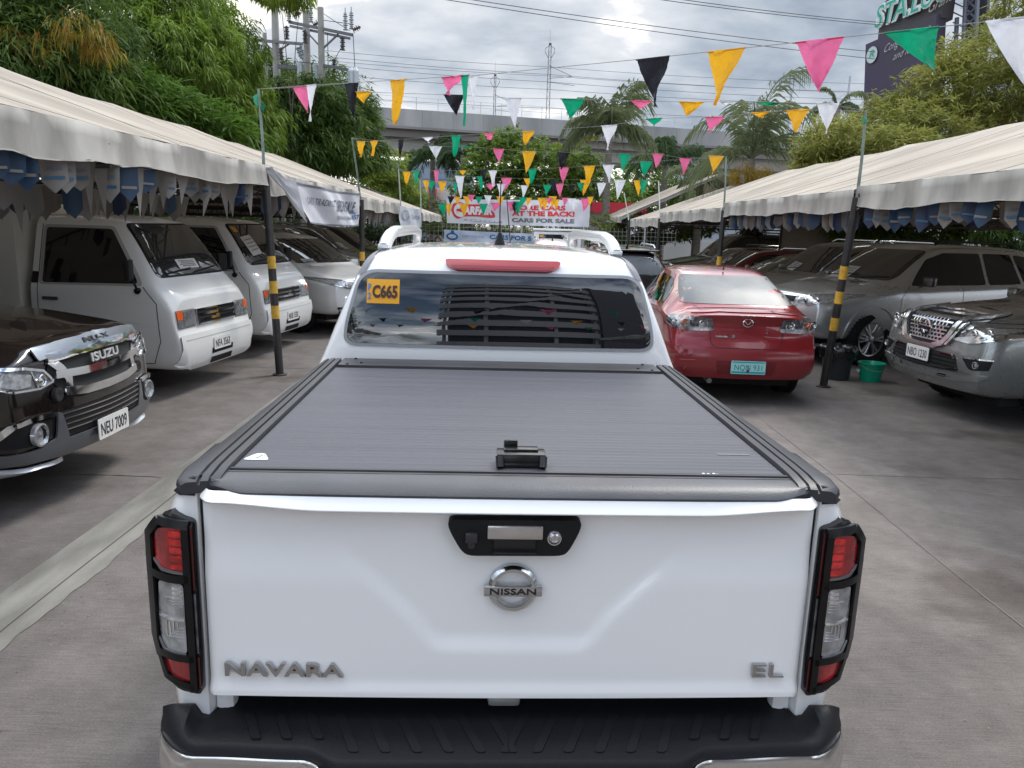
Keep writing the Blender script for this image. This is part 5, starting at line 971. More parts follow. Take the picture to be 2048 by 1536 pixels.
# mesh fence
def fence(label, A, B, h, m):
    A = Vector(A); B = Vector(B); root = thing('mesh_fence', label, 'fence', tuple((A + B) / 2), 0); O = Vector(root.location); L_ = (B - A).length; d = (B - A).normalized(); T = MB(); n = int(L_ / .16)
    for i in range(n + 1): p = A + d * L_ * i / n - O; T.tube([p, p + Vector((0, 0, h))], .006, 3, cap=False)
    for k in range(int(h / .16) + 1): T.tube([A - O + Vector((0, 0, k * .16)), B - O + Vector((0, 0, k * .16))], .006, 3, cap=False)
    T.build('mesh', m, root)
    for i in range(int(L_ / 2.4) + 1): p = A + d * min(L_, i * 2.4) - O; T = MB(); T.tube([p, p + Vector((0, 0, h + .1))], .035, 6); T.build('post', m, root)
fm = mat('fence_white', (.42, .42, .41), .6); fence('pale wire mesh fence across the end of the lane', (-4.6, 29.6, 0), (6.2, 30.2, 0), 1.9, fm); fence('dark wire mesh fence beside the end of the left tents', (-9.2, 31.6, 0), (-3.3, 30.8, 0), 2.0, mat('fence_dark', (.10, .11, .10), .6))
tree('low scrub along the fence at the end of the lane', (0, 33), [lobe(900, 452, 32, .9, .7), lobe(960, 455, 32.5, 1.0, .7), lobe(1040, 458, 32, .9, .6), lobe(1110, 460, 33, 1.0, .7), lobe(1190, 462, 32, .8, .6)], MATS['leaf_creeper'], 900, 8, .22, .07, .3, 60, cat='shrub', name='shrub', trunk=.03)
# ---- multi-storey car park behind the photographer, mirrored in the pickup's rear window
root = thing('parking_building', 'curved multi-storey building behind the viewer, reflected in the rear window', 'building', (4.6, -37, 0)); slab = mat('slab_white', (.36, .37, .40), .6, var=.05); dk = mat('slab_void', (.075, .078, .085), .8)
for k in range(9):
    z = 3.2 * k + 1.2; T = MB(); rows = []
    for i in range(25): t = R(185 - 170 * i / 24); rows.append([(7.6 * cos(t), 6 * sin(t), z), (7.6 * cos(t), 6 * sin(t), z + 1.75), (7.3 * cos(t), 5.7 * sin(t), z + 1.75), (7.3 * cos(t), 5.7 * sin(t), z)])
    T.grid(rows, closed=True); T.build('balcony', slab, root, auto=30)
T = MB(); rows = []
for i in range(25): t = R(185 - 170 * i / 24); rows.append([(6.6 * cos(t), 5 * sin(t), 0), (6.6 * cos(t), 5 * sin(t), 30)])
T.grid(rows); T.build('wall', dk, root)
T = MB(); T.box((11.5, -1, 14), (9, 8, 28)); T.build('side_wing', mat('wing_grey', (.10, .10, .12), .7, var=.1), root, smooth=False)
for i in range(4): t = R(165 - 140 * i / 3); T = MB(); T.box((7.1 * cos(t), 5.5 * sin(t), 15), (.3, .3, 30)); T.build('column', slab, root, smooth=False)
tree('tree behind the viewer on the left, reflected in the rear window', (-12, -16), [(-12, -16, 7, 3.2, 3, 2.4), (-9, -15, 5, 2, 2, 1.6), (-14, -15, 9, 2.4, 2, 2)], G2_, 900, 8, .6, .12, .3, 61)
# ================================================================ WHITE PICKUP (subject). local frame: tailgate at y=0, forward +y
def pickup():
    root = thing('pickup_truck', 'white double cab pickup with black roller cover over its bed, seen from behind', 'pickup truck', (.013, 1.748, 0), R(2.449))
    sm = lambda a, b, x: (lambda t: t * t * (3 - 2 * t))(max(0, min(1, (x - a) / (b - a))))
    # ---- tailgate
    def edge(z): return .752 - .006 * (z - .73)
    def yt(x, z):
        ax = abs(x); u = .885 + .010 * (1 - min(1, (ax / .2)) ** 2) * 0
        g = .888 + (max(0, ax - .17) ** 1.0) * 1.02 * sm(.15, .24, ax)
        y = .008 - .011 * (1 - sm(g - .026, g + .026, z)) * (1 - sm(1.04, 1.17, z))
        lipz = 1.250 + .016 * sm(.45, .72, ax)           # pressed ledge under the cap, its face tipped to the sky
        y -= .046 * sm(lipz - .022, lipz, z) - .026 * max(0, (z - lipz) / (1.285 - lipz))
        y += .030 * sm(lipz - .022, lipz, z) * sm(.715, .752, ax)
        y -= .008 * (1 - sm(.758, .782, z)) * 1
        y += .012 * sm(.742, .752, ax) ** 2
        y -= .010 * (1 - (x / .75) ** 2)
        return y
    zs_ = [.744, .748, .754, .762, .775, .79] + [.79 + .43 * i / 44 for i in range(1, 45)] + [1.222 + .0015 * i for i in range(0, 38)] + [1.2795, 1.282, 1.285]
    T = MB(); rows = []
    for z in zs_:
        rows.append([(edge(z) * (i / 60), yt(edge(z) * i / 60, z), z) for i in range(-60, 61)])
    r0 = [(p[0], .05, p[2]) for p in rows[0]]; T.grid([r0] + rows)
    for s in (0, -1): T.grid([[(r[s][0], r[s][1], r[s][2]) for r in rows], [(r[s][0], .09, r[s][2]) for r in rows]])
    tg = T.build('tailgate', white_p, root, auto=60)
    T = MB(); rows = []                              # black plastic cap along the top edge
    for i in range(-50, 51):
        x = i / 50 * .738; q = abs(i / 50); yb = yt(x, 1.283); e_ = sm(.86, 1, q)
        zc = 1.286 + .012 * e_; rows.append([(x, yb - .003 + .02 * e_, zc - .012), (x, yb - .006 + .02 * e_, zc - .002), (x, yb + .004 + .02 * e_, zc + .010), (x, yb + .03, 1.306), (x, .05, 1.309), (x, .095, 1.309)])
    T.grid(rows); T.build('edge_cap', mat('cap_plastic', (.060, .060, .066), .42, var=.12, vscale=7, bump=.1, bscale=200), tg)
    for s in (-1, 1):
        T = MB(); T.grid([[(s * x_, .022, z) for z in (.745, .85, .95, 1.05, 1.15, 1.25)] for x_ in (.7495, .7575)]); T.build('panel_gap', black, root, smooth=False)
    # handle bezel
    T = MB(); bz = rnd([(-.158, 1.228), (.163, 1.230), (.160, 1.205), (.134, 1.150), (.118, 1.139), (-.108, 1.137), (-.126, 1.150), (-.156, 1.205)], .02, 3)
    T.prism(bz, -.036, .02, 'Y'); h = T.build('tailgate_handle', blackp, tg, auto=30)
    T = MB(); T.box((.003, -.043, 1.203), (.133, .016, .034), bev=.004); T.build('handle_lever', chromed, h)
    T = MB(); T.box((.003, -.0375, 1.168), (.100, .004, .034), bev=.0015); T.box((.003, -.044, 1.150), (.104, .014, .005), bev=.002); T.build('handle_recess', mat('recess', (.01, .01, .011), .35), h)
    T = MB(); T.lathe([(.013, -.036), (.013, -.044), (.009, -.046), (.008, -.042), (.001, -.042)], 24, 'Y', (.098, 0, 1.187)); T.lathe([(.019, -.036), (.017, -.039), (.014, -.039)], 24, 'Y', (.098, 0, 1.184)); T.build('lock_cylinder', chromed, h)
    T = MB(); T.box((-.101, -.042, 1.186), (.030, .012, .026), bev=.004); T.lathe([(.009, -.036), (.009, -.042), (.001, -.042)], 16, 'Y', (-.101, 0, 1.167)); T.build('camera_housing', mat('cam_black', (.03, .03, .033), .25), h)
    # round emblem: ring + bar with lettering
    T = MB(); cz = 1.043; T.lathe([(.062, -.006), (.062, -.018), (.055, -.026), (.047, -.026), (.0445, -.016), (.0445, -.006)], 48, 'Y', (.003, 0, cz), closed=True)
    T.box((.003, -.021, cz - .002), (.144, .018, .027), bev=.004); em = T.build('emblem', mat('emblem_chrome', (.55, .56, .57), .12, 1), tg)
    T = MB(); flat_text(T, 'NISSAN', (-.054, -.0305, cz - .010), (1, 0, 0), (0, 0, 1), .114, .0165, .001, bold=.02); T.build('emblem_text', mat('emblem_ink', (.02, .02, .022), .3), em)
    bad = mat('badge_silver', (.46, .46, .47), .2, 1, var=.05)
    T = MB(); flat_text(T, 'NAVARA', (-.706, -.020, .803), (1, 0, -.012), (0, 0, 1), .292, .036, .001, bold=.025, th=.010); T.build('badge_lettering', bad, tg)
    T = MB(); flat_text(T, 'EL', (.622, -.017, .803), (1, 0, 0), (0, 0, 1), .082, .036, .001, bold=.0, th=.010); T.build('badge_lettering', bad, tg)
    # ---- bed sides
    def hw(z): return interp([(.45, .84), (.60, .862), (.75, .876), (.95, .888), (1.1, .884), (1.2, .862), (1.26, .832), (1.295, .795), (1.31, .775)], z)
    for s in (-1, 1):
        T = MB(); rows = []
        for z in [.50, .56, .62, .68, .74, .80, .88, .96, 1.04, 1.10, 1.15, 1.20, 1.24, 1.27, 1.295, 1.308]:
            W_ = hw(z); x0 = .757; row = [(s * (x0 - .01), .11, z), (s * x0, .035, z), (s * (x0 + .006), .018, z), (s * (x0 + (W_ - x0) * .35), .016, z), (s * (x0 + (W_ - x0) * .65), .026, z), (s * (x0 + (W_ - x0) * .88), .055, z), (s * W_ * .998, .10, z)]
            row += [(s * (W_ - .02 * t * (z > 1.24) + .012 * sin(pi * min(1, t)) * (z < 1.26)), .16 + 1.40 * t, z) for t in [k / 28 for k in range(29)]]; rows.append(row)
        rows.append([(s * .74, .06 if i < 7 else p[1], 1.309) if i else p for i, p in enumerate(rows[-1])])
        T.grid(rows); T.grid([[(s * .745, .08, .5), (s * .745, 1.55, .5)], [(s * .745, .08, 1.3), (s * .745, 1.55, 1.3)]])
        keep = [i for i, f in enumerate(T.f) if not any((T.v[k][1] - .95) ** 2 + (T.v[k][2] - .38) ** 2 < .46 ** 2 and abs(T.v[k][0]) > .80 for k in f)]
        T.f = [T.f[i] for i in keep]; T.mi = [T.mi[i] for i in keep]; bs = T.build('bed_side', white_p, root, auto=50)
        T = MB(); A_ = [R(-8 + 196 * i / 24) for i in range(25)]; T.grid([[(s * (.86 + .03 * (rr_ > .44)), .95 + rr_ * cos(a), .38 + rr_ * sin(a)) for a in A_] for rr_ in (.42, .45)] + [[(s * .905, .95 + .475 * cos(a), .38 + .475 * sin(a)) for a in A_], [(s * .885, .95 + .52 * cos(a), .38 + .52 * sin(a)) for a in A_]]); T.build('arch_flare', white_p, bs)
        T = MB(); T.lathe([(.455, s * .60), (.455, s * .88)], 32, 'X', (0, .95, .38)); T.v = [v for v in T.v]; T.build('arch_liner', darkm, bs)
        # rear bed post below the gate
        T = MB(); T.box((s * .730, .06, .68), (.05, .05, .13), bev=.018); T.build('bed_post', white_p, root)
        # corner guard strip under the rail
        T = MB(); rows = []
        for z in (1.262, 1.275, 1.292, 1.306, 1.3085):
            W_ = max(hw(z), .806 if z > 1.28 else 0) + .004 - (.012 if z > 1.307 else 0); rows.append([(s * .765, .012, z), (s * (W_ - .03), .016, z), (s * (W_ - .005), .045, z), (s * W_, .10, z), (s * (W_ + .003), .30, z)])
        rows.append([(s * .74, .05, 1.3095)] * 2 + [(s * .75, .07, 1.3095), (s * .76, .10, 1.3095), (s * .76, .30, 1.3095)])
        T.grid(rows); T.build('corner_guard', blackp, root)
        # ---- tail lamp
        def sf(x, z, s=s):
            a = abs(x); t = max(0, a - .80); y = -.010 + 6.2 * t * t + .3 * max(0, z - 1.19) ** 1; p = Vector((s * a, y, z)); n = Vector((s * 12.4 * t, -1, .05)).normalized(); return p, n
        outl = [(.767, 1.203), (.835, 1.228), (.866, 1.187), (.888, 1.155), (.8935, 1.115), (.8945, 1.03), (.896, .88), (.878, .832), (.864, .780), (.826, .757), (.769, .744), (.7665, .85)]
        po = rnd(outl, .012, 3)
        T = MB(); v, f = polygrid(po, .03); surf_mesh(T, v, f, sf, -.10, .10); lamp = T.build('tail_lamp', mat('lamp_housing', (.008, .008, .009), .2, spec=.6), root, auto=35)
        def pp(nm, poly, m, off, th, r=.012, res=.02):
            T = MB(); v, f = polygrid(rnd(poly, r, 4), res); surf_mesh(T, v, f, sf, off, th); return T.build(nm, m, lamp, auto=35)
        ired = [(.790, 1.187), (.830, 1.190), (.858, 1.180), (.868, 1.150), (.866, 1.100), (.846, 1.079), (.793, 1.070)]
        icl = [(.7965, 1.046), (.862, 1.046), (.868, .95), (.866, .893), (.853, .868), (.797, .858)]
        ilo = [(.792, .836), (.858, .848), (.850, .808), (.826, .79), (.788, .783)]
        pp('red_lens', ired, redl, .002, .003); pp('clear_lens', icl, lens, .002, .003); pp('red_lens', ilo, redl, .002, .003, .006)
        for z0, z1, mm in ((1.03, 1.195, 'red'), (.86, 1.02, 'dark'), (.765, .85, 'red')): pp('lens_strip', [(.768, z0), (.7735, z0), (.7735, z1), (.768, z1)], mat('red_strip', (.06, .003, .004), .2, coat=.5) if mm == 'red' else lensd, .001, .003, .001)
        hot = mat('lamp_reflector_red', (.85, .03, .03), .15, .7, coat=1, var=.5, vscale=40)
        for k in range(5): pp('reflector', [(.794, 1.182 - .021 * k), (.822, 1.183 - .021 * k), (.822, 1.168 - .021 * k), (.794, 1.167 - .021 * k)], hot, .0055, .002, .004)
        gl = mat('lamp_reflector_grey', (.80, .80, .80), .1, 1)
        for k in range(3): pp('reflector', [(.800, 1.038 - .012 * k), (.822, 1.038 - .012 * k), (.822, 1.030 - .012 * k), (.800, 1.030 - .012 * k)], gl, .0055, .002, .002)
        pp('lens_divider', [(.797, .952), (.864, .956), (.864, .951), (.797, .947)], gl, .0055, .002, .001)
        for k in range(4):
            r_ = .008 + .008 * k; pp('reflector', [(.800, .935 - r_), (.806 + r_ * 1.2, .935 - r_), (.806 + r_ * 1.2, .937 - r_), (.800, .937 - r_)], gl, .0055, .0015, .0005)
            pp('reflector', [(.804 + r_ * 1.2, .945), (.8062 + r_ * 1.2, .945), (.8062 + r_ * 1.2, .935 - r_), (.804 + r_ * 1.2, .935 - r_)], gl, .0055, .0015, .0005)
            pp('reflector', [(.800, .975 + r_), (.804 + r_ * 1.2, .975 + r_), (.804 + r_ * 1.2, .977 + r_), (.800, .977 + r_)], gl, .0055, .0015, .0005)
        fr = mat('lamp_guard', (.004, .004, .005), .3, spec=.35)
        # guard frame: bars around the three windows
        def bars(L_, wdt): 
            for a, b in L_:
                d = Vector((b[0] - a[0], b[1] - a[1])).normalized(); nn = Vector((-d.y, d.x)) * wdt / 2
                yield [(a[0] + nn.x, a[1] + nn.y), (b[0] + nn.x, b[1] + nn.y), (b[0] - nn.x, b[1] - nn.y), (a[0] - nn.x, a[1] - nn.y)]
        T = MB()
        segs = [((.783, 1.196), (.783, .757), .016), ((.775, 1.197), (.846, 1.206), .020), ((.846, 1.208), (.882, 1.160), .018), ((.880, 1.165), (.881, 1.10), .020), ((.881, 1.11), (.881, .885), .022), ((.883, .895), (.866, .842), .020),
                ((.779, 1.058), (.886, 1.066), .020), ((.779, .847), (.874, .856), .018), ((.867, .846), (.848, .790), .012), ((.780, .768), (.850, .794), .014)]
        for a, b, w_ in segs:
            for q in bars([(a, b)], w_): v, f = polygrid(q, .02); surf_mesh(T, v, f, sf, .002, .011)
        T.build('lamp_guard', fr, lamp, auto=35)
        sv = mat('guard_edge', (.20, .19, .19), .25, .6)
        pp('lens_rim', [(.793, 1.071), (.846, 1.077), (.868, 1.098), (.868, 1.104), (.844, 1.084), (.793, 1.078)], sv, .006, .004, .001)
        pp('lens_rim', [(.797, .852), (.853, .860), (.868, .886), (.868, .893), (.851, .868), (.797, .860)], sv, .006, .004, .001)
        # ---- bed rail
        T = MB(); gut = mat('rail_aluminium', (.045, .045, .050), .42, .2, spec=.35, var=.1, vscale=4, bump=.06, bscale=150)
        rows = []
        for y, wo, dz in [(.004, .798, -.016), (.02, .812, -.007), (.08, .816, 0), (.16, .812, .002), (.30, .803, .002), (.8, .793, .002), (1.3, .786, .002), (1.60, .783, .002)]:
            rows.append([(s * .700, y, 1.300), (s * .703, y, 1.318 + dz), (s * .722, y, 1.319 + dz), (s * .724, y, 1.311 + dz), (s * .728, y, 1.311 + dz), (s * .730, y, 1.319 + dz), (s * .748, y, 1.318 + dz), (s * .750, y, 1.308 + dz), (s * .755, y, 1.308 + dz), (s * .758, y, 1.316 + dz), (s * (wo - .016), y, 1.314 + dz), (s * (wo - .003), y, 1.306 + dz), (s * wo, y, 1.292 + dz), (s * (wo - .006), y, 1.282 + dz)])
        T.grid(rows); T.add([rows[0][k] for k in range(14)] + [(s * .70, .004, 1.28)], [tuple(range(15))]); T.build('bed_rail', gut, root, auto=30)
        for xx in (.726, .7525):
            T = MB(); T.box((s * xx, .83, 1.3125 if xx < .73 else 1.310), (.0035, 1.5, .002)); T.build('rail_groove', black, root)
        T = MB()
        for k, (bx, by) in enumerate([(.60, 1.50), (.655, 1.468), (.64, 1.60)]): T.lathe([(.0065, 1.318), (.0065, 1.3225), (.001, 1.3225)], 10, 'Z', (s * bx, by, 0))
        T.build('bolt', blackp, root)
    # ---- roller cover of the bed
    T = MB(); rows = []; y = .085; n = 47; dy = (1.442 - .085) / n
    for k in range(n):
        a = .085 + k * dy
        for yy, zz in ((a + .0004, 1.3084), (a + .0022, 1.3088), (a + dy * .3, 1.3090), (a + dy * .7, 1.3090), (a + dy - .0022, 1.3088)): rows.append([(-.698, yy, zz), (-.35, yy, zz), (0, yy, zz), (.35, yy, zz), (.698, yy, zz)])
    T.grid(rows); cov = T.build('roller_cover', mat('cover_slats', (.060, .061, .074), .48, .15, var=.10, vscale=2.2, stretch=(.35, 9, 1), bump=.05, bscale=90), root, auto=80)
    T = MB(); T.box((0, .078, 1.308), (1.40, .012, .012), bev=.003); T.box((0, .058, 1.303), (1.42, .010, .012), bev=.003); T.build('cover_end_bar', mat('end_bar', (.02, .02, .022), .35), cov)
    T = MB(); T.box((0, 1.535, 1.312), (1.385, .165, .014), bev=.004); T.build('cover_housing', MATS['rail_aluminium'], root)
    T = MB(); T.box((0, 1.447, 1.3085), (1.40, .007, .004)); T.build('cover_gap', black, root)
    # latch
    lm = mat('latch_metal', (.045, .045, .045), .25, .7, var=.25, vscale=30)
    T = MB(); T.box((.022, .150, 1.3165), (.124, .066, .012), bev=.005); T.box((.022, .125, 1.327), (.108, .012, .026), bev=.004); T.box((.022, .152, 1.340), (.126, .060, .008), bev=.004)
    for s in (-1, 1): T.tube([(.022 + s * .054, .112, 1.313), (.022 + s * .055, .118, 1.325), (.022 + s * .056, .124, 1.339)], .011, 10)
    la = T.build('cover_latch', lm, cov, auto=35)
    T = MB(); T.box((.022, .166, 1.347), (.090, .034, .006), bev=.0029); T.box((-.004, .180, 1.3575), (.036, .010, .018), bev=.003); T.build('latch_tab', lm, la)
    T = MB(); T.prism(rnd([(-.694, .150), (-.626, .150), (-.650, .205), (-.672, .205)], .012), 1.3095, 1.3110, 'Z'); st = T.build('warning_sticker', mat('sticker_white', (.72, .73, .73), .4), cov)
    T = MB(); T.prism([(-.664, .160), (-.660, .160), (-.650, .190), (-.654, .190)], 1.3112, 1.3116, 'Z'); T.build('sticker_mark', ink, st)
    T = MB(); T.prism(rnd([(.575, .262), (.668, .262), (.668, .275), (.575, .275)], .005), 1.3095, 1.3102, 'Z'); T.build('sticker', mat('sticker_clear', (.30, .30, .31), .1, .5), cov)
    T = MB(); 
    for x, y_ in ((.50, .093), (.515, .096), (.523, .090), (.488, .095)): T.prism(circ(x, y_, .004, 7), 1.3095, 1.3105, 'Z')
    T.build('paint_chip', mat('chip', (.7, .7, .7), .5), cov)
    # ---- step bumper
    T = MB(); rows = []
    def frontedge(ax): return -.158 + .050 * sm(.40, .50, ax) + .012 * sm(.5, .72, ax) + (.095 * max(0, (ax - .76) / .12) ** 1.8)
    for i in range(-54, 55):
        x = i / 54 * .878; ax = abs(x); fe = frontedge(ax); up = .032 * sm(.776, .796, ax) * (1 - .45 * sm(.848, .878, ax)); bk = sm(.735, .755, ax); yb = .078 - .062 * bk; yf = fe + .012; mid_ = lambda t: yb + (yf - yb) * t
        dz = .008 * sm(.48, .38, ax) if False else 0
        rows.append([(x, .16 - .135 * bk, .60), (x, .125 - .105 * bk, .700 - .034 * bk + .006 * (1 - sm(.3, .5, ax)) + up * .9), (x, .095 - .077 * bk, .702 - .034 * bk + .006 * (1 - sm(.3, .5, ax)) + up * .95), (x, yb, .684 - .014 * bk + up), (x, mid_(.3), .676 + up * 1.1), (x, mid_(.72), .670 + up * .95), (x, yf, .668 + up * .35), (x, fe, .660 + up * .1), (x, fe - .006, .640), (x, fe - .006, .56), (x, fe + .01, .46), (x, fe + .06, .42)])
    T.grid(rows); T.add(rows[0], [tuple(range(len(rows[0])))]); T.add(rows[-1], [tuple(range(len(rows[0])))]); T.build('step_bumper', mat('bumper_plastic', (.009, .009, .011), .5, bump=.12, bscale=260, spec=.22), root, auto=50); bp_ = root.children[-1]
    T = MB()                                        # slanted tread pads
    def padp(x0, x1, y0, y1, w_=.028):
        z = .6745; poly = rnd([(x0, y0), (x0 + w_ * .75, y0 ), (x1 + w_, y1), (x1, y1)], .009, 3); v, f = polygrid(poly, .2)
        surf_mesh(T, v, f, lambda u, q: (Vector((u, q, z + .10 * (q + .12) * .1)), Vector((0, 0, 1))), -.002, .0055)
    for s in (-1, 1):
        for k in range(9):
            xa = .060 + k * .0765; deep = k < 6; y1 = -.128 if deep else -.082; x1 = xa - (.058 if deep else .042)
            z = .6745; q = [(s * xa, .015), (s * (xa - .022), .015), (s * (x1 - .024), y1), (s * (x1), y1)]
            v, f = polygrid(rnd(q, .008, 3), .3); surf_mesh(T, v, f, lambda u, b: (Vector((u, b, .6745 - max(0, -.05 - b) * .06)), Vector((0, 0, 1))), -.003, .0052)
    T.build('step_tread', mat('tread_plastic', (.011, .011, .013), .45, spec=.28), bp_)
    for s in (-1, 1):                                # chrome corners
        T = MB(); rows = []
        for i in range(41):
            t = i / 40; x = .405 + (.872 - .405) * min(1, t * 1.18); extra = max(0, t * 1.18 - 1); fe = frontedge(min(x, .878)) - .018
            zt = .640 + .004 * sm(.70, .88, x) - .10 * (1 - sm(.405, .455, x)); y = fe + extra * 1.9
            rows.append([(s * x, y + .022, zt), (s * x, y + .004, zt + .004), (s * (x + .003), y, zt - .006), (s * (x + .008), y - .004, zt + (.43 - zt) * .28), (s * (x + .006), y + .0, zt + (.43 - zt) * .66), (s * (x - .012), y + .03, .43)])
        T.grid(rows); T.build('bumper_corner', chromed if False else mat('bumper_chrome', (.66, .66, .66), .12, 1), bp_, auto=50)
    T = MB(); T.box((-.01, .02, .715), (.085, .03, .03), bev=.012); T.build('gate_striker', steel, root)
    # ---- cab
    st = [(1.775, .862, .50, 1.26, .640, 1.790), (1.80, .872, .48, 1.26, .655, 1.800), (1.87, .892, .48, 1.26, .662, 1.806), (2.05, .90, .48, 1.255, .668, 1.812), (2.6, .905, .48, 1.25, .675, 1.818), (3.3, .905, .48, 1.24, .670, 1.805), (3.75, .905, .48, 1.23, .655, 1.765),
          (4.0, .905, .48, 1.22, .68, 1.60), (4.25, .905, .48, 1.21, .71, 1.40), (4.5, .905, .48, 1.10, .72, 1.22), (5.0, .90, .48, 1.0, .72, 1.12), (5.35, .86, .50, .95, .70, 1.06), (5.5, .80, .52, .88, .62, 1.0)]
    b = loft(st, ((.5, -.06), (1.25, -.004), (1.41, .0), (1.60, .036), (1.70, .078), (1.74, .10), (1.82, .19)), .035, ((.5, .0), (1.1, .05)), .1, fade=.5, hold=0); b.name = 'cab'; b.parent = root; b['_m'] = white_p; apply_mods(b); sk = Skin(b); cs = []
    for s in (-1, 1): k = MB(); k.lathe([(.001, -.25), (.45, -.25), (.45, .25), (.001, .25)], 36, 'X', (s * .86, 4.45, .40)); cs.append(k)
    cut(b, cs); del b['_m']; b.data.shade_smooth(); b.data.set_sharp_from_angle(angle=R(38))
    gpoly = rnd([(-.708, 1.366), (.708, 1.366), (.703, 1.45), (.640, 1.684), (-.640, 1.684), (-.703, 1.45)], [.06, .06, .05, .07, .07, .05], 6)
    rim = rnd([(-.724, 1.352), (.724, 1.352), (.718, 1.45), (.652, 1.698), (-.652, 1.698), (-.718, 1.45)], [.07, .07, .05, .08, .08, .05], 6)
    sk.patch('window_seal', 'B', rim, mat('seal_grey', (.30, .30, .31), .5), b, .002, .003, .05)
    gw = sk.patch('rear_window', 'B', gpoly, mat('rear_glass', (.004, .005, .007), .01, spec=1.0, coat=.35, coatr=.0), root, .006, 0, .04)
    s_ = sk.patch('sticker', 'B', [(-.616, 1.546), (-.466, 1.546), (-.466, 1.653), (-.616, 1.653)], mat('sticker_yellow', (.80, .36, .01), .5), gw, .009, 0, .05)
    sk.text('sticker_text', 'B', 'C665', -.590, 1.570, .115, .058, mat('sticker_ink', (.05, .02, .015), .5), s_, .012, bold=.04)
    sk.text('sticker_text', 'B', 'F', -.610, 1.602, .013, .030, mat('sticker_blue', (.02, .20, .55), .5), s_, .012, bold=.03)
    sk.text('sticker_text', 'B', '2', -.610, 1.564, .013, .030, MATS['sticker_blue'], s_, .012, bold=.03)
    for s, vw in ((1, 'R'), (-1, 'L')):
        sk.patch('side_window', vw, rnd([(1.98, 1.30), (2.78, 1.30), (2.78, 1.68), (2.20, 1.70), (2.02, 1.60)], .05), glassd, root, .004, 0, .1)
        sk.patch('side_window', vw, rnd([(2.86, 1.30), (3.95, 1.28), (3.62, 1.66), (2.86, 1.69)], .05), glassd, root, .004, 0, .1)
        seam(sk, root, vw, [(2.82, 1.70), (2.82, .62)]); seam(sk, root, vw, [(3.98, 1.22), (3.95, .62)]); seam(sk, root, vw, [(1.92, 1.70), (1.90, 1.2), (2.0, .62)])
        for yy in (2.05, 3.05): sk.patch('door_handle', vw, rnd([(yy, 1.10), (yy + .17, 1.10), (yy + .17, 1.135), (yy, 1.135)], .01), chrome, root, .004, .02, .1)
        T = MB(); T.box((s * 1.0, 3.85, 1.30), (.18, .10, .16), bev=.04); T.build('side_mirror', white_p, root)
    sk.patch('windscreen', 'F', rnd([(-.66, 1.30), (.66, 1.30), (.58, 1.70), (-.58, 1.70)], .06), glassw, root, .004, 0, .1)
    # high-level brake lamp
    bl = rnd([(-.262, 1.744), (.277, 1.744), (.272, 1.722), (.225, 1.700), (-.212, 1.700), (-.256, 1.722)], .02, 4)
    x = sk.patch('brake_lamp', 'B', bl, mat('brake_red', (.40, .010, .014), .25, coat=1, var=.15, vscale=6), root, .0, .022, .03)
    sk.patch('lamp_strip', 'B', rnd([(-.235, 1.717), (.248, 1.717), (.225, 1.704), (-.212, 1.704)], .004), mat('brake_red_deep', (.26, .0, .006), .15, coat=1), x, .022, .002, .03)
    tp = mat('grey_tape', (.20, .20, .22), .55)
    for s in (-1, 1): sk.patch('corner_tape', 'B', [(s * .662, 1.668), (s * .628, 1.682), (s * .610, 1.72), (s * .592, 1.752), (s * .585, 1.775), (s * .612, 1.768), (s * .622, 1.752), (s * .640, 1.72)], tp, b, .006, 0, .012)
    for s in (-1, 1):                                # roof rails
        T = MB(); P = [(2.02, 1.79), (2.06, 1.825), (2.13, 1.850), (2.28, 1.866), (2.6, 1.868), (3.1, 1.870), (3.5, 1.866), (3.75, 1.852), (3.86, 1.81), (3.90, 1.78)]
        rows = []
        for k, (y_, z) in enumerate(P):
            a = P[max(0, k - 1)]; c = P[min(len(P) - 1, k + 1)]; d = Vector((c[0] - a[0], c[1] - a[1])).normalized(); n_ = Vector((-d.y, d.x)); hh = .031 if 1 < k < 8 else .036; ww = .031
            X = s * (.566 - .02 * (z - 1.79) / .08)
            rows.append([(X + ww * cos(q), y_ + n_.x * hh * sin(q), z + n_.y * hh * sin(q)) for q in [2 * pi * j / 12 for j in range(12)]])
        T.grid(rows, closed=True); T.add(rows[0], [tuple(range(12))]); T.build('roof_rail', mat('rail_paint', (.66, .67, .68), .3, .1, coat=.8), root)
        T = MB(); T.box((s * .566, 2.05, 1.800), (.055, .12, .018), bev=.008); T.build('rail_foot', MATS['rail_paint'], root)
    T = MB(); T.lathe([(.030, 1.805), (.026, 1.825), (.014, 1.855), (.009, 1.875), (.001, 1.878)], 16, 'Z', (.0, 2.30, 0)); a = T.build('antenna', blackp, root)
    T = MB(); T.tube([(0, 2.30, 1.86), (-.003, 2.285, 1.98), (-.002, 2.265, 2.14)], [.0045, .0035, .0028], 6); T.build('antenna_mast', blackp, a)
    for x_, y_ in ((-.745, .95), (.745, .95), (-.77, 4.45), (.77, 4.45)): wheel(root, x_, y_, .38, .25)
    T = MB(); T.box((0, 1.2, .52), (1.35, 2.2, .12), bev=.03); T.box((0, .3, .62), (1.4, .35, .12), bev=.03); T.build('chassis', darkm, root)
    T = MB(); T.box((0, .82, .80), (1.45, 1.45, .04)); T.box((0, 1.6, 1.05), (1.5, .05, .5)); T.build('bed_floor', darkm, root)
    seam(sk, b, 'B', [(-.40, 1.8), (-.40, 1.7005)], w_=.001) if False else None
    return root
pickup()
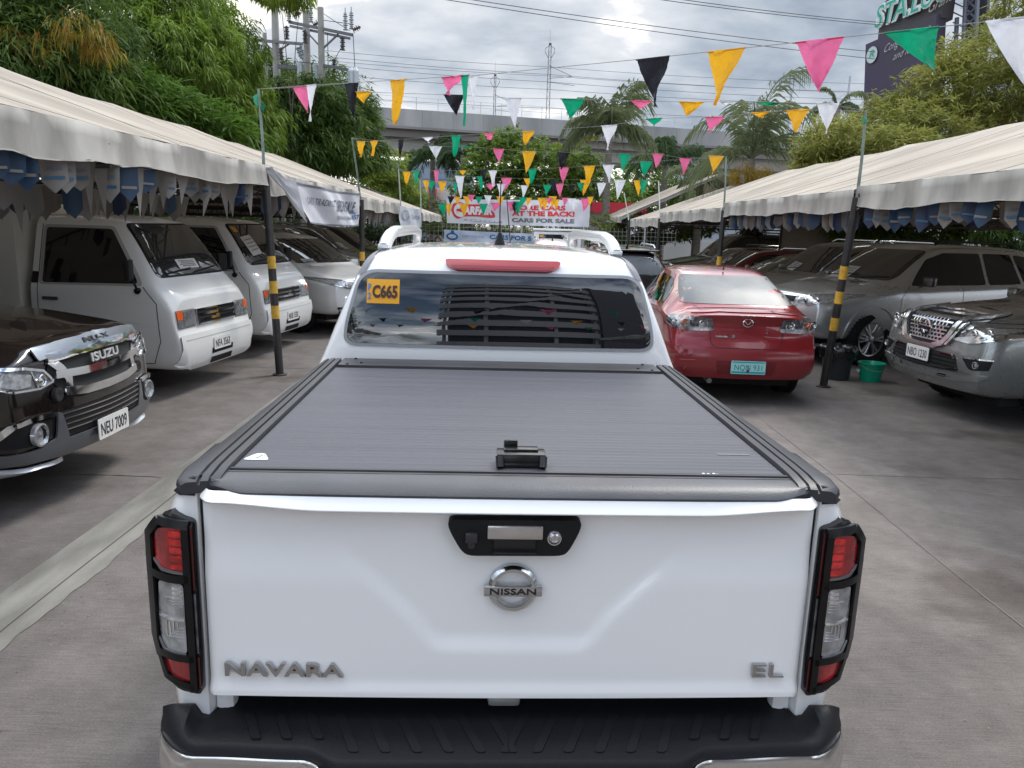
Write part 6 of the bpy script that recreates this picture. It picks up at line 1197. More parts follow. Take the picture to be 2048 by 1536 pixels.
# ================================================================ the other vehicles
def paint(name, c, metal=0.0, rough=.3, dust=None):
    return mat(name, c, rough, metal, 1, coatr=.04, var=.03 if not dust else 0, vscale=2, col2=dust)
def lampset(sk, root, vw, outer, housing, inner, name='headlight', discs=(), rim=None, res=.05, sides=(1, -1), off=.004):
    for s in sides:
        fl = lambda P: [(s * x, z) for x, z in P]
        o = sk.patch(name, vw, rnd(fl(outer), .012, 3), housing, root, off, .006, res)
        if rim: sk.patch('lamp_rim', vw, [rnd(fl(q), .004, 2) for q in rim], chrome, o, off + .006, .006, res)
        if inner: sk.patch('lamp_lens', vw, rnd(fl(inner), .01, 3), lens, o, off + .007, .003, res)
        for (x, z, r) in discs:
            f = sk.sf(vw); p, n = f(s * x, z); T = MB(); d = -1 if vw == 'B' else 1
            T.lathe([(r, p.y + d * .004), (r, p.y + d * .020), (r * .86, p.y + d * .024), (r * .7, p.y + d * .013), (r * .45, p.y + d * .017), (.001, p.y + d * .022)], 20, 'Y', (p.x, 0, p.z)); T.build('lamp_reflector', mat('reflector', (.75, .75, .75), .12, 1), o)
def band(P, w_):       # outline of a bar following P with width w_
    up, dn = [], []
    for i, p in enumerate(P):
        a = P[max(0, i - 1)]; c = P[min(len(P) - 1, i + 1)]; d = Vector((c[0] - a[0], c[1] - a[1])).normalized(); up.append((p[0] - d.y * w_ / 2, p[1] + d.x * w_ / 2)); dn.append((p[0] + d.y * w_ / 2, p[1] - d.x * w_ / 2))
    return up + dn[::-1]
def sym(P): return P + [(-x, z) for x, z in P[::-1]]
def card(sk, root, x, z, w_=.30, h=.20, tilt=0, vw='F', txt=True):
    c, s = cos(tilt), sin(tilt); P = [(x + a * c - b * s, z + a * s + b * c) for a, b in ((-w_ / 2, -h / 2), (w_ / 2, -h / 2), (w_ / 2, h / 2), (-w_ / 2, h / 2))]
    o = sk.patch('price_card', vw, P, paper, root, .009, 0, .05)
    if txt:
        L_ = []
        for k in range(4): zz = h * (.30 - .18 * k); L_.append([(x + a * c - b * s, z + a * s + b * c) for a, b in ((-w_ * .4, zz - .006), (w_ * (.4 - .1 * (k % 2)), zz - .006), (w_ * (.4 - .1 * (k % 2)), zz + .006), (-w_ * .4, zz + .006))])
        sk.patch('card_lines', vw, L_, mat('faded_ink', (.22, .21, .21), .7), o, .011, 0, .1)
# ---- dark brown SUV, front left
def brown_suv():
    pt = paint('brown_black_paint', (.011, .0055, .005), .35, .22)
    root, sk = suv('parked_suv', 'dark brown sport utility vehicle with chrome grille at the left edge', 'suv', pt, (-3.0, 5.24), -1.1, L=4.82, W=.93, Hh=1.84, hz0=1.13, hz1=1.22, cowl=-1.35, head=-2.15, wr=.385, axle=(-.93, -3.77), noseW=.88, bulge=.15,
                   prof=((.25, .13), (.38, .02), (.50, -.01), (.70, .0), (.86, .01), (1.0, .03), (1.1, .08)), zs=.30)
    gm = mat('bumper_gunmetal', (.13, .135, .15), .32, .5, coat=.4)
    # grille: chrome surround with two bars
    g = sk.patch('grille', 'F', rnd(sym([(-.50, 1.005), (-.56, .90), (-.40, .735), (-.30, .715)]), .02), black, root, .004, .004, .05)
    bars = [rnd(sym([(-.56, 1.035), (-.60, .985), (-.50, .97)])[0:3] + sym([(-.56, 1.035), (-.60, .985), (-.50, .97)])[3:], .01)]
    cb = lambda P, w_, nm='grille_bar', m=chrome, th=.022, of=.006: sk.patch(nm, 'F', rnd(band(P, w_), .006, 2), m, g, of, th, .05)
    cb([(.53, 1.005), (.25, 1.018), (0, 1.022), (-.25, 1.018), (-.53, 1.005)], .052)
    cb([(.50, .90), (.25, .885), (0, .882), (-.25, .885), (-.50, .90)], .05, th=.03)
    cb([(.44, .782), (.25, .757), (0, .752), (-.25, .757), (-.44, .782)], .055, th=.026)
    for s in (-1, 1):
        cb([(s * .52, 1.00), (s * .44, .93), (s * .39, .86), (s * .40, .80), (s * .43, .765)], .06, th=.02)
    sk.text('grille_text', 'F', 'ISUZU', .165, .925, .33, .058, mat('letter_chrome', (.75, .75, .75), .4, .6), g, .035, th=.008, bold=.02)
    # bonnet guard
    b = sk.patch('bonnet_guard', 'F', rnd(band([(.60, 1.035), (.40, 1.055), (0, 1.065), (-.40, 1.055), (-.60, 1.035)], .07), .015), mat('guard_chrome', (.50, .51, .53), .27, 1), root, .012, .012, .05)
    sk.text('guard_text', 'F', 'MU-X', .16, 1.048, .30, .034, ink, b, .026, th=.003, bold=.02)
    lampset(sk, root, 'F', [(.50, .865), (.56, .945), (.70, .985), (.88, .995), (.885, .90), (.80, .835), (.62, .825)], lensd, [(.66, .93), (.80, .96), (.865, .955), (.86, .90), (.78, .86), (.68, .86)], discs=[(.60, .885, .040)], rim=[band([(.51, .865), (.57, .94), (.70, .975), (.875, .985)], .016), band([(.51, .862), (.62, .836), (.80, .845), (.88, .905)], .012), band([(.63, .845), (.66, .95)], .010)])
    lo = sk.patch('bumper_intake', 'F', rnd(sym([(-.50, .655), (-.47, .52), (-.40, .485)]), .02), blackp, root, .005, .004, .06)
    for k in range(4): sk.patch('intake_slat', 'F', band([(.48 - .01 * k, .64 - .036 * k), (0, .635 - .036 * k), (-.48 + .01 * k, .64 - .036 * k)], .007), chromed, lo, .009, .006, .08)
    sk.patch('bumper_skid', 'F', rnd([(.52, .66), (.55, .50), (.66, .47), (.885, .46), (.885, .40), (.45, .365), (-.45, .365), (-.885, .40), (-.885, .46), (-.66, .47), (-.55, .50), (-.52, .66), (-.49, .655), (-.44, .475), (.44, .475), (.49, .655)], .012), gm, root, .006, .014, .05)
    for s in (-1, 1): sk.patch('bumper_lip', 'F', rnd([(s * .88, .37), (s * .88, .325), (s * .40, .30), (s * .38, .335)], .012), mat('lip_silver', (.62, .63, .66), .3, .3, coat=.6), root, .010, .03, .05)
    for s in (-1, 1):
        h = sk.patch('fog_lamp', 'F', rnd([(s * .56, .63), (s * .86, .64), (s * .86, .50), (s * .60, .49)], .02), blackp, root, .006, .006, .05)
        p, n = sk.sf('F')(s * .68, .555); T = MB(); T.lathe([(.075, p.y + .004), (.075, p.y + .03), (.062, p.y + .036), (.052, p.y + .016), (.035, p.y + .018), (.001, p.y + .028)], 28, 'Y', (p.x, 0, p.z)); T.build('fog_lamp_lens', lens, h)
        sk.patch('fog_trim', 'F', rnd(band([(s * .54, .655), (s * .70, .662), (s * .82, .640), (s * .865, .56), (s * .875, .49)], .030), .008), chrome, h, .01, .014, .05)
        p, n = sk.sf('F')(s * .50, .775); T = MB(); T.lathe([(.045, p.y), (.045, p.y + .026), (.030, p.y + .03), (.001, p.y + .018)], 20, 'Y', (p.x, 0, p.z)); T.build('horn', mat('grille_black', (.02, .02, .02), .35), g)
    plate_on(sk, root, 'F', 0, .455, 'NEU 7009', .39, .145, .035)
    mirror_side(root, -.93, -1.65, 1.17, pt); mirror_side(root, .93, -1.65, 1.17, pt)
    seam(sk, root, 'R', [(-1.25, .5), (-1.30, 1.12)]); wipers(sk, root, [((.6, 1.22), (.0, 1.28)), ((-.05, 1.22), (-.6, 1.28))])
brown_suv()
# ---- cab-over vans
def van(label, pose, hd, txt, box):
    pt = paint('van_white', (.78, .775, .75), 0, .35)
    root = thing('delivery_van', label, 'van', (pose[0], pose[1], 0), R(hd - 90), 'white cab-over vans parked side by side')
    W = .84
    st = [(0, .80, .29, .90, .70, 1.04), (-.02, .815, .28, .94, .71, 1.08), (-.07, .826, .27, 1.03, .715, 1.13), (-.15, .835, .27, 1.11, .715, 1.19), (-.22, .84, .27, 1.17, .71, 1.25), (-.28, .84, .27, 1.19, .70, 1.345), (-.40, .84, .27, 1.19, .68, 1.52), (-.52, .84, .27, 1.19, .655, 1.69),
          (-.62, .84, .27, 1.19, .635, 1.82), (-.69, .84, .27, 1.19, .63, 1.87), (-.9, .84, .27, 1.19, .64, 1.905), (-1.3, .84, .27, 1.19, .645, 1.915), (-1.62, .84, .27, 1.19, .64, 1.905), (-1.66, .835, .28, 1.19, .635, 1.895)]
    b = loft(st, ((.25, .06), (.34, .0), (.52, -.02), (.62, -.01), (.66, .035), (1.0, .05), (1.1, .06)), .018, ((.3, 0), (1, 0)), .0, fade=.35); b.name = 'cab'; b.parent = root; b['_m'] = pt; apply_mods(b); sk = Skin(b)
    cs = []
    for s in (-1, 1): k = MB(); k.lathe([(.001, -.25), (.37, -.25), (.37, .25), (.001, .25)], 32, 'X', (s * .78, -1.15, .30)); cs.append(k)
    cut(b, cs); del b['_m']; b.data.shade_smooth(); b.data.set_sharp_from_angle(angle=R(38))
    wheel(root, .72, -1.15, .31, .19); wheel(root, -.72, -1.15, .31, .19); wheel(root, .72, -3.4, .31, .19); wheel(root, -.72, -3.4, .31, .19)
    T = MB()
    if box: T.box((0, -3.10, 1.20), (1.72, 2.70, 1.60), bev=.09)
    else: T.box((0, -2.95, 1.08), (1.66, 2.6, 1.60), bev=.12)
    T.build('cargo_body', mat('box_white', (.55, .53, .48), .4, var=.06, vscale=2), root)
    T = MB(); T.box((0, -2.1, .38), (1.2, 3.4, .12)); T.build('chassis', darkm, root)
    ws = sk.patch('windscreen', 'F', rnd([(-.675, 1.275), (.675, 1.275), (.575, 1.80), (-.575, 1.80)], .06), glassw, root, .006, 0, .06)
    T = MB(); T2 = rnd([(-.70, 1.255), (.70, 1.255), (.595, 1.818), (-.595, 1.818)], .07); sk.patch('windscreen_seal', 'F', T2, blackp, root, .003, 0, .06)
    for s, vw in ((1, 'R'), (-1, 'L')):
        sk.patch('window_seal', vw, rnd([(-.37, 1.175), (-1.56, 1.16), (-1.56, 1.785), (-.76, 1.785)], .05), mat('van_trim', (.42, .41, .39), .4), root, .0025, 0, .1)
        sk.patch('side_window', vw, rnd([(-.43, 1.20), (-1.52, 1.18), (-1.52, 1.755), (-.78, 1.755)], .04), glassd, root, .005, 0, .1)
        sk.patch('pillar_vent', vw, rnd([(-1.575, 1.17), (-1.645, 1.17), (-1.645, 1.29), (-1.575, 1.29)], .01), blackp, root, .003, .003, .1)
        seam(sk, root, vw, [(-.37, 1.17), (-.22, 1.0), (-.20, .60), (-.30, .36), (-.75, .34)], w_=.009); seam(sk, root, vw, [(-1.57, 1.79), (-1.57, .75), (-1.55, .62)], w_=.009); sk.patch('body_crease', vw, band([(-.12, .80), (-1.60, .80)], .012), pt, root, .001, .004, .2)
        h = sk.patch('door_handle', vw, rnd([(-1.32, 1.00), (-1.50, 1.00), (-1.50, 1.035), (-1.32, 1.035)], .01), chromed, root, .004, .022, .1)
        T = MB(); T.box((s * .955, -.42, 1.35), (.15, .05, .22), bev=.02, rz=s * .25); T.tube([(s * .80, -.42, 1.13), (s * .89, -.39, 1.15), (s * .94, -.40, 1.26)], .012, 6); T.tube([(s * .79, -.42, 1.13), (s * .85, -.42, 1.13)], .035, 8); T.build('side_mirror', blackp, root)
    g = sk.patch('grille', 'F', rnd([(-.40, .735), (.40, .735), (.43, .915), (-.43, .915)], .01), black, root, .003, .004, .08)
    for zz, hh in ((.742, .016), (.79, .026), (.85, .026), (.908, .016)): sk.patch('grille_bar', 'F', band([(-.41, zz), (.41, zz)], hh), chrome, g, .006, .018, .1)
    for x_ in (-.41, .41): sk.patch('grille_bar', 'F', [(x_ - .01, .735), (x_ + .01, .735), (x_ + .01, .915), (x_ - .01, .915)], chrome, g, .007, .019, .1)
    f = sk.sf('F'); T = MB()                          # three-diamond badge
    for a in (90, 210, 330):
        ca, sa = cos(R(a)), sin(R(a)); c = (.030 * ca, .825 + .030 * sa + .0); q = [(0, .825), (c[0] - .017 * -sa * 1, c[1] - .017 * ca * 1), (2 * c[0], 2 * c[1] - .825), (c[0] + .017 * -sa, c[1] + .017 * ca)]
        v, ff = polygrid(q, .2); surf_mesh(T, v, ff, f, .026, .006)
    T.build('emblem', chrome, g)
    for s in (-1, 1):
        h = sk.patch('headlight', 'F', rnd([(s * .44, .73), (s * .775, .73), (s * .775, .925), (s * .44, .925)], .012), mat('lamp_well', (.35, .35, .35), .3, .6), root, .003, .004, .06)
        sk.patch('lamp_lens', 'F', rnd([(s * .47, .745), (s * .665, .745), (s * .665, .91), (s * .47, .91)], .02), lens, h, .008, .01, .06); sk.patch('turn_signal', 'F', rnd([(s * .68, .825), (s * .778, .825), (s * .778, .918), (s * .68, .918)], .008), amber, h, .008, .010, .06)
        sk.patch('side_lamp', 'F', rnd([(s * .68, .738), (s * .778, .738), (s * .778, .815), (s * .68, .815)], .008), lens, h, .008, .010, .06)
        sk.patch('bumper_lamp', 'F', rnd([(s * .60, .445), (s * .70, .445), (s * .70, .525), (s * .60, .525)], .008), amber, root, .004, .008, .06)
    sk.patch('bumper', 'F', rnd([(-.79, .33), (-.60, .29), (.60, .29), (.79, .33), (.795, .655), (-.795, .655)], .03), mat('van_bumper', (.70, .70, .68), .3, coat=.7), root, .004, .022, .05)
    sk.patch('bumper_slot', 'F', [rnd([(-.24, .40), (.24, .40), (.24, .46), (-.24, .46)], .006), rnd([(-.24, .30), (.24, .30), (.24, .36), (-.24, .36)], .006)], black, root, .0275, .001, .1)
    sk.patch('bumper_crease', 'F', band([(-.82, .60), (.82, .60)], .008), mat('crease', (.4, .4, .39), .5), root, .027, .001, .1)
    plate_on(sk, root, 'F', 0.02, .505, txt, .38, .14, .03); wipers(sk, root, [((.62, 1.285), (.05, 1.33)), ((.02, 1.285), (-.52, 1.33))])
    card(sk, root, *((.05, 1.38, .40, .10) if box else (.34, 1.52, .32, .26, -.10)))
    if not box: sk.patch('sticker', 'F', [(.56, 1.70), (.46, 1.70), (.46, 1.77), (.56, 1.77)], MATS['sticker_yellow'], root, .009, 0, .1)
    return root
van('white delivery van with square box body, parked nearest the striped pole', (-3.42, 8.74), -7, 'NFA 3563', True)
van('second white van with a paper sheet behind its windscreen, beside the box van', (-3.36, 11.38), -7, 'NKB 1530', False)
# ---- white crossover beyond the vans
def white_suv():
    pt = paint('pearl_white', (.66, .66, .65), 0, .3)
    root, sk = suv('parked_suv', 'white sport utility vehicle with chrome-edged headlights past the second van', 'suv', pt, (-2.50, 13.2), -34, L=4.55, W=.92, Hh=1.66, hz0=.98, hz1=1.10, cowl=-1.05, head=-1.95, belt=1.03, wr=.36, axle=(-.90, -3.55), rear='suv', roofW=.62)
    lampset(sk, root, 'F', [(.34, .80), (.36, .89), (.62, .925), (.90, .955), (.80, .86), (.56, .80)], lens, None, discs=[(.44, .845, .04), (.58, .86, .035)], rim=[band([(.35, .89), (.62, .925), (.89, .955)], .012), band([(.35, .80), (.56, .80), (.80, .86)], .012)])
    g = sk.patch('grille', 'F', rnd(sym([(-.34, .89), (-.34, .78), (-.42, .66), (-.2, .62)]), .02), black, root, .004, .004, .06)
    sk.patch('grille_bar', 'F', rnd(band([(.42, .90), (.25, .86), (-.25, .86), (-.42, .90)], .05), .01), chrome, g, .008, .016, .06)
    for k in range(4): sk.patch('grille_bar', 'F', band([(.38, .80 - .04 * k), (-.38, .80 - .04 * k)], .009), chromed, g, .008, .008, .1)
    lo = sk.patch('bumper_intake', 'F', rnd(sym([(-.78, .50), (-.70, .36), (-.5, .32)]), .02), blackp, root, .004, .004, .06)
    for s in (-1, 1): sk.patch('fog_lamp', 'F', rnd([(s * .48, .455), (s * .74, .475), (s * .74, .435), (s * .48, .415)], .008), lens, root, .01, .008, .06)
    mirror_side(root, .92, -1.42, 1.06, pt); mirror_side(root, -.92, -1.42, 1.06, pt); card(sk, root, .35, 1.16, .26, .12); wipers(sk, root, [((.6, 1.15), (.0, 1.19))])
    for vw in 'RL': seam(sk, root, vw, [(-1.1, .5), (-1.15, 1.0)])
white_suv()
def plain(label, cat, pt, pose, hd, **k):
    root, sk = suv('parked_car' if cat == 'car' else 'parked_suv', label, cat, pt, pose, hd, arches=False, **k)
    W = k.get('W', .93); hz = k.get('hz0', 1.02)
    lampset(sk, root, 'F', [(.46, hz - .20), (.50, hz - .10), (.84, hz - .06), (.84, hz - .16), (.70, hz - .22)], lens, None, discs=[(.58, hz - .15, .035)])
    g = sk.patch('grille', 'F', rnd(sym([(-.40, hz - .08), (-.36, hz - .26), (-.2, hz - .28)]), .03), black, root, .004, .004, .08)
    sk.patch('grille_bar', 'F', rnd(band([(.38, hz - .14), (-.38, hz - .14)], .025), .006), chrome, g, .008, .012, .1)
    for s in (-1, 1): mirror_side(root, s * W, k.get('cowl', -1.22) - .4, k.get('belt', 1.12) + .05, pt)
    card(sk, root, .2, k.get('hz1', 1.16) + .13, .30, .14, .1); wipers(sk, root, [((.6, k.get('hz1', 1.16) + .06), (.0, k.get('hz1', 1.16) + .1))])
    if k.get('rear', 'suv') == 'suv':
        Hh = k.get('Hh', 1.82); L = k.get('L', 4.7)
        for s in (-1, 1): T = MB(); T.tube([(s * .58, -2.4, Hh - .01), (s * .58, -2.5, Hh + .035), (s * .58, -3.7, Hh + .02), (s * .57, -3.85, Hh - .04)], .016, 6); T.build('roof_rail', chromed, root)
    return root, sk
brn = paint('bronze_grey_paint', (.14, .125, .115), .6, .3); gry = paint('dusty_grey_paint', (.20, .19, .18), .5, .32); blk = paint('black_paint', (.012, .012, .013), .1, .2); sil = paint('silver_paint', (.58, .585, .59), .65, .28)
plain('large silver-grey sport utility vehicle behind the white one, leaf-shaped light mirror', 'suv', paint('champagne_paint', (.34, .32, .30), .6, .3), (-2.75, 16.0), -12, Hh=1.80, cowl=-1.25, head=-2.3)
plain('dark bronze sport utility vehicle under the tent by the second striped pole', 'suv', brn, (-2.9, 19.0), -6, Hh=1.76)
plain('dark grey car farther along the left row, mostly behind the pickup roof', 'suv', blk, (-3.0, 22.2), -6, Hh=1.74)
# ---- red saloon seen from behind
def red_saloon():
    pt = paint('red_paint', (.23, .008, .014), .25, .25); pd = mat('red_bumper', (.20, .008, .013), .33, .1, coat=.8, coatr=.12)
    L = 4.5; a = R(88.0); cx, cy = 2.57 + L * cos(a), 8.39 + L * sin(a)
    root, sk = suv('parked_saloon', 'red four-door saloon with dented left bumper corner, seen from behind', 'car', pt, (cx, cy), 88, L=L, W=.86, Hh=1.465, hz0=.80, hz1=.98, cowl=-1.15, head=-1.95, belt=.95, zs=.26, rtop=-(L - 1.20), rear='sedan', wr=.325, axle=(-.90, -3.62), trunk=1.05, roofW=.58, glassm=glassd,
                   rprof=((.22, .10), (.34, .02), (.50, -.03), (.62, -.02), (.68, .0), (.71, .05), (.92, .075), (1.02, .03), (1.08, .05)))
    sk.patch('rear_screen', 'B', rnd([(-.66, 1.09), (.66, 1.09), (.66, 1.10), (.545, 1.375), (-.545, 1.375), (-.66, 1.10)], .05), glassl, root, .004, 0, .07)
    for s in (-1, 1):
        w_ = [(s * .36, .835), (s * .38, .975), (s * .60, .985), (s * .80, .965), (s * .835, .90), (s * .80, .845), (s * .60, .825)]
        h = sk.patch('tail_lamp', 'B', rnd(w_, .02, 3), lensd, root, .003, .006, .05)
        for x, z, r, m in ((s * .475, .905, .050, mat('ring_silver', (.7, .72, .75), .12, 1)), (s * .665, .905, .048, mat('ring_amber', (.6, .25, .18), .15, .8)), (s * .765, .905, .035, MATS['ring_silver'])):
            p, n = sk.sf('B')(x, z); T = MB(); T.lathe([(r, p.y), (r, p.y - .018), (r * .82, p.y - .020), (r * .75, p.y - .006), (r * .4, p.y - .008), (r * .35, p.y - .016), (.001, p.y - .018)], 24, 'Y', (p.x, 0, p.z)); T.build('lamp_ring', m, h)
    bp_ = sk.patch('bumper', 'B', rnd([(-.87, .34), (-.6, .27), (.6, .27), (.87, .34), (.872, .665), (.62, .655), (.56, .635), (-.56, .635), (-.62, .655), (-.872, .665)], .015), pd, root, .003, .014, .06)
    sk.patch('bumper_valance', 'B', rnd([(-.70, .235), (.70, .235), (.76, .30), (-.76, .30)], .02), blackp, root, .005, .008, .08)
    # dent and scrapes on the left corner of the bumper
    T = MB(); f = sk.sf('B')
    v, ff = polygrid([(-.80, .62), (-.74, .665), (-.70, .655), (-.66, .625), (-.56, .595), (-.60, .57), (-.72, .575), (-.82, .55)], .03); surf_mesh(T, v, ff, lambda u, z: (f(u, z)[0] + Vector((0, .012 * sin(u * 60) * cos(z * 50), 0)), f(u, z)[1]), .014, .008); T.build('bumper_dent', pd, bp_)
    sk.patch('bumper_scuff', 'B', [band([(-.76, .52), (-.68, .51), (-.55, .515)], .006), band([(-.66, .40), (-.64, .44)], .005), band([(-.74, .37), (-.66, .36)], .004)], mat('scuff', (.36, .12, .12), .5), bp_, .018, .0008, .08)
    seam(sk, root, 'B', [(-.40, .84), (-.385, .70), (-.33, .655), (.33, .655), (.385, .70), (.40, .84)], w_=.007); seam(sk, root, 'B', [(-.52, 1.07), (-.40, 1.0), (-.39, .98)], w_=.005); seam(sk, root, 'B', [(.52, 1.07), (.40, 1.0), (.39, .98)], w_=.005)
    cr = sk.patch('lid_crease', 'B', rnd(band([(-.60, 1.02), (-.3, 1.045), (.3, 1.045), (.60, 1.02)], .014), .004), pt, root, .002, .008, .06)
    T = MB(); f = sk.sf('B'); p, n = f(0, .935); y = p.y - .006           # winged oval badge
    T.lathe([(.058, 0), (.058, -.012), (.050, -.014), (.048, 0)], 32, 'Y', (0, 0, 0), closed=True); T.v = [(x, yy + y, z * .80 + .935) for x, yy, z in T.v]
    for s in (-1, 1): T.tube([(s * .051, y - .006, .955), (s * .030, y - .010, .948), (s * .012, y - .011, .925), (0, y - .011, .918)], .006, 6)
    T.build('emblem', chrome, root)
    sk.text('badge_lettering', 'B', 'mazda', -.335, .765, .125, .026, chrome, root, .006, th=.005, bold=.05); sk.text('badge_lettering', 'B', '3', -.175, .758, .045, .038, chrome, root, .006, th=.005, bold=.05, shear=.3)
    T = MB(); p, n = f(.22, .83); T.lathe([(.009, p.y), (.009, p.y - .004), (.001, p.y - .004)], 12, 'Y', (.22, 0, .83)); T.build('lock_cylinder', chromed, root)
    for x in (-.44, .44): p, n = f(x, .535); T = MB(); T.lathe([(.013, p.y - .014), (.013, p.y - .019), (.001, p.y - .020)], 14, 'Y', (x, 0, .535)); T.build('parking_sensor', pd, bp_)
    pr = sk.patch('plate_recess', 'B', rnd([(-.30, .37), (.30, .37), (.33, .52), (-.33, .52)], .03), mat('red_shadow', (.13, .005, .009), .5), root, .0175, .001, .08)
    pm = mat('plate_teal', (.30, .62, .60), .4); o = plate_on(sk, root, 'B', .02, .455, 'NQN 931', .375, .145, .030, pm, mat('plate_green_ink', (.02, .16, .14), .5), bold=-.005, tw=.80, thh=.5)
    T = MB(); p, n = f(.02, .455); y = p.y - .030 - .0065
    T.prism([(-.160, .392), (.200, .392), (.200, .412), (-.160, .412)], y, y - .001, 'Y'); T.prism([(-.160, .508), (.200, .508), (.200, .521), (-.160, .521)], y, y - .001, 'Y'); T.build('plate_band', mat('plate_band', (.01, .30, .33), .5), o)
    T = MB(); T.prism([(.000, .400), (.034, .400), (.030, .432), (.020, .436), (.022, .475), (.017, .49), (.012, .475), (.014, .436), (.004, .432)], y - .0015, y - .002, 'Y'); T.build('plate_monument', mat('monument', (.10, .03, .04), .6), o)
    sk.patch('rear_badge_lamp', 'B', rnd([(-.075, 1.005), (.075, 1.005), (.065, .99), (-.065, .99)], .004), mat('dull_red', (.16, .05, .045), .5), root, .004, .002, .05)
    T = MB(); yb = -(L - 1.30); T.tube([(0, yb, 1.44), (0, yb - .03, 1.47), (0, yb - .20, 1.60)], [.010, .006, .003], 6); T.build('antenna', blackp, root)
    for vw, s in (('R', 1), ('L', -1)): sk.patch('door_handle', vw, rnd([(-2.95, .86), (-2.78, .87), (-2.78, .90), (-2.95, .89)], .008), pt, root, .004, .02, .1); seam(sk, root, vw, [(-2.72, .35), (-2.72, .95)]); mirror_side(root, s * .875, -1.55, 1.0, pt)
    seam(sk, root, 'L', [(-3.08, 1.36), (-3.3, 1.22), (-3.42, .98)]); T = MB(); T.tube([(-.35, -L + .02, .26), (-.35, -L + .3, .27)], .03, 10); T.build('exhaust', steel, root)
red_saloon()
# ---- silver SUV side-on at the right
def silver_suv():
    root, sk = suv('parked_suv', 'silver sport utility vehicle showing its front wheel behind the bins', 'suv', sil, (4.11, 11.8), 199.4, L=4.88, W=.95, Hh=1.81, hz0=1.07, hz1=1.19, cowl=-1.35, head=-2.2, belt=1.14, wr=.40, axle=(-.93, -3.77), roofW=.67, steer=.06,
                   prof=((.28, .16), (.42, .05), (.55, .0), (.75, .02), (.95, .06), (1.1, .16)), zs=.38)
    lampset(sk, root, 'F', [(.44, .90), (.46, .985), (.66, 1.03), (.90, 1.05), (.86, .93), (.62, .875)], lens, [(.50, .91), (.52, .97), (.66, 1.0), (.80, 1.01), (.74, .92), (.6, .895)], discs=[(.58, .94, .045), (.74, .965, .04)], rim=[band([(.45, .90), (.47, .985), (.66, 1.03), (.88, 1.05)], .010)])
    g = sk.patch('grille', 'F', rnd(sym([(-.38, 1.00), (-.36, .90), (-.2, .89)]), .02), blackp, root, .004, .004, .06); sk.patch('grille_rim', 'F', rnd(band([(.40, .995), (.38, .895), (-.38, .895), (-.40, .995), (.40, .995)], .018), .004), chrome, g, .008, .01, .08)
    g2 = sk.patch('grille', 'F', rnd(sym([(-.42, .85), (-.36, .66), (-.2, .64)]), .02), blackp, root, .004, .004, .06); sk.patch('grille_rim', 'F', band([(.43, .865), (-.43, .865)], .02), sil, g2, .008, .02, .08)
    sk.patch('fog_lamp', 'F', [rnd([(s * .58, .64), (s * .82, .66), (s * .80, .58), (s * .60, .57)], .01) for s in (-1, 1)], blackp, root, .005, .006, .06)
    sk.patch('bumper_skid', 'F', rnd(sym([(-.70, .50), (-.60, .40), (-.3, .37)]), .02), mat('skid_grey', (.28, .28, .29), .4), root, .005, .016, .06)
    for vw in 'RL':
        s = 1 if vw == 'R' else -1
        seam(sk, root, vw, [(-1.42, 1.0), (-1.40, .60), (-1.50, .42)]); seam(sk, root, vw, [(-1.62, 1.18), (-1.50, 1.10), (-1.42, 1.0)]); seam(sk, root, vw, [(-2.63, .45), (-2.63, 1.16)])
        A = [(-.93 + .475 * cos(a), .42 + .475 * sin(a)) for a in [R(-5 + 190 * i / 24) for i in range(25)]]; sk.patch('arch_flare', vw, band(A, .035), sil, root, .002, .016, .05)
        m = mirror_side(root, s * .94, -1.80, 1.18, mat('mirror_brown', (.10, .085, .08), .3, .4, coat=.7), .20, .15)
    card(sk, root, .34, 1.315, .40, .19, .0); wipers(sk, root, [((.62, 1.25), (.0, 1.30)), ((0, 1.25), (-.6, 1.30))])
    for s in (-1, 1): T = MB(); T.tube([(s * .60, -2.3, 1.80), (s * .60, -2.4, 1.85), (s * .60, -3.9, 1.84), (s * .59, -4.05, 1.77)], .018, 6); T.build('roof_rail', blackp, root)
silver_suv()
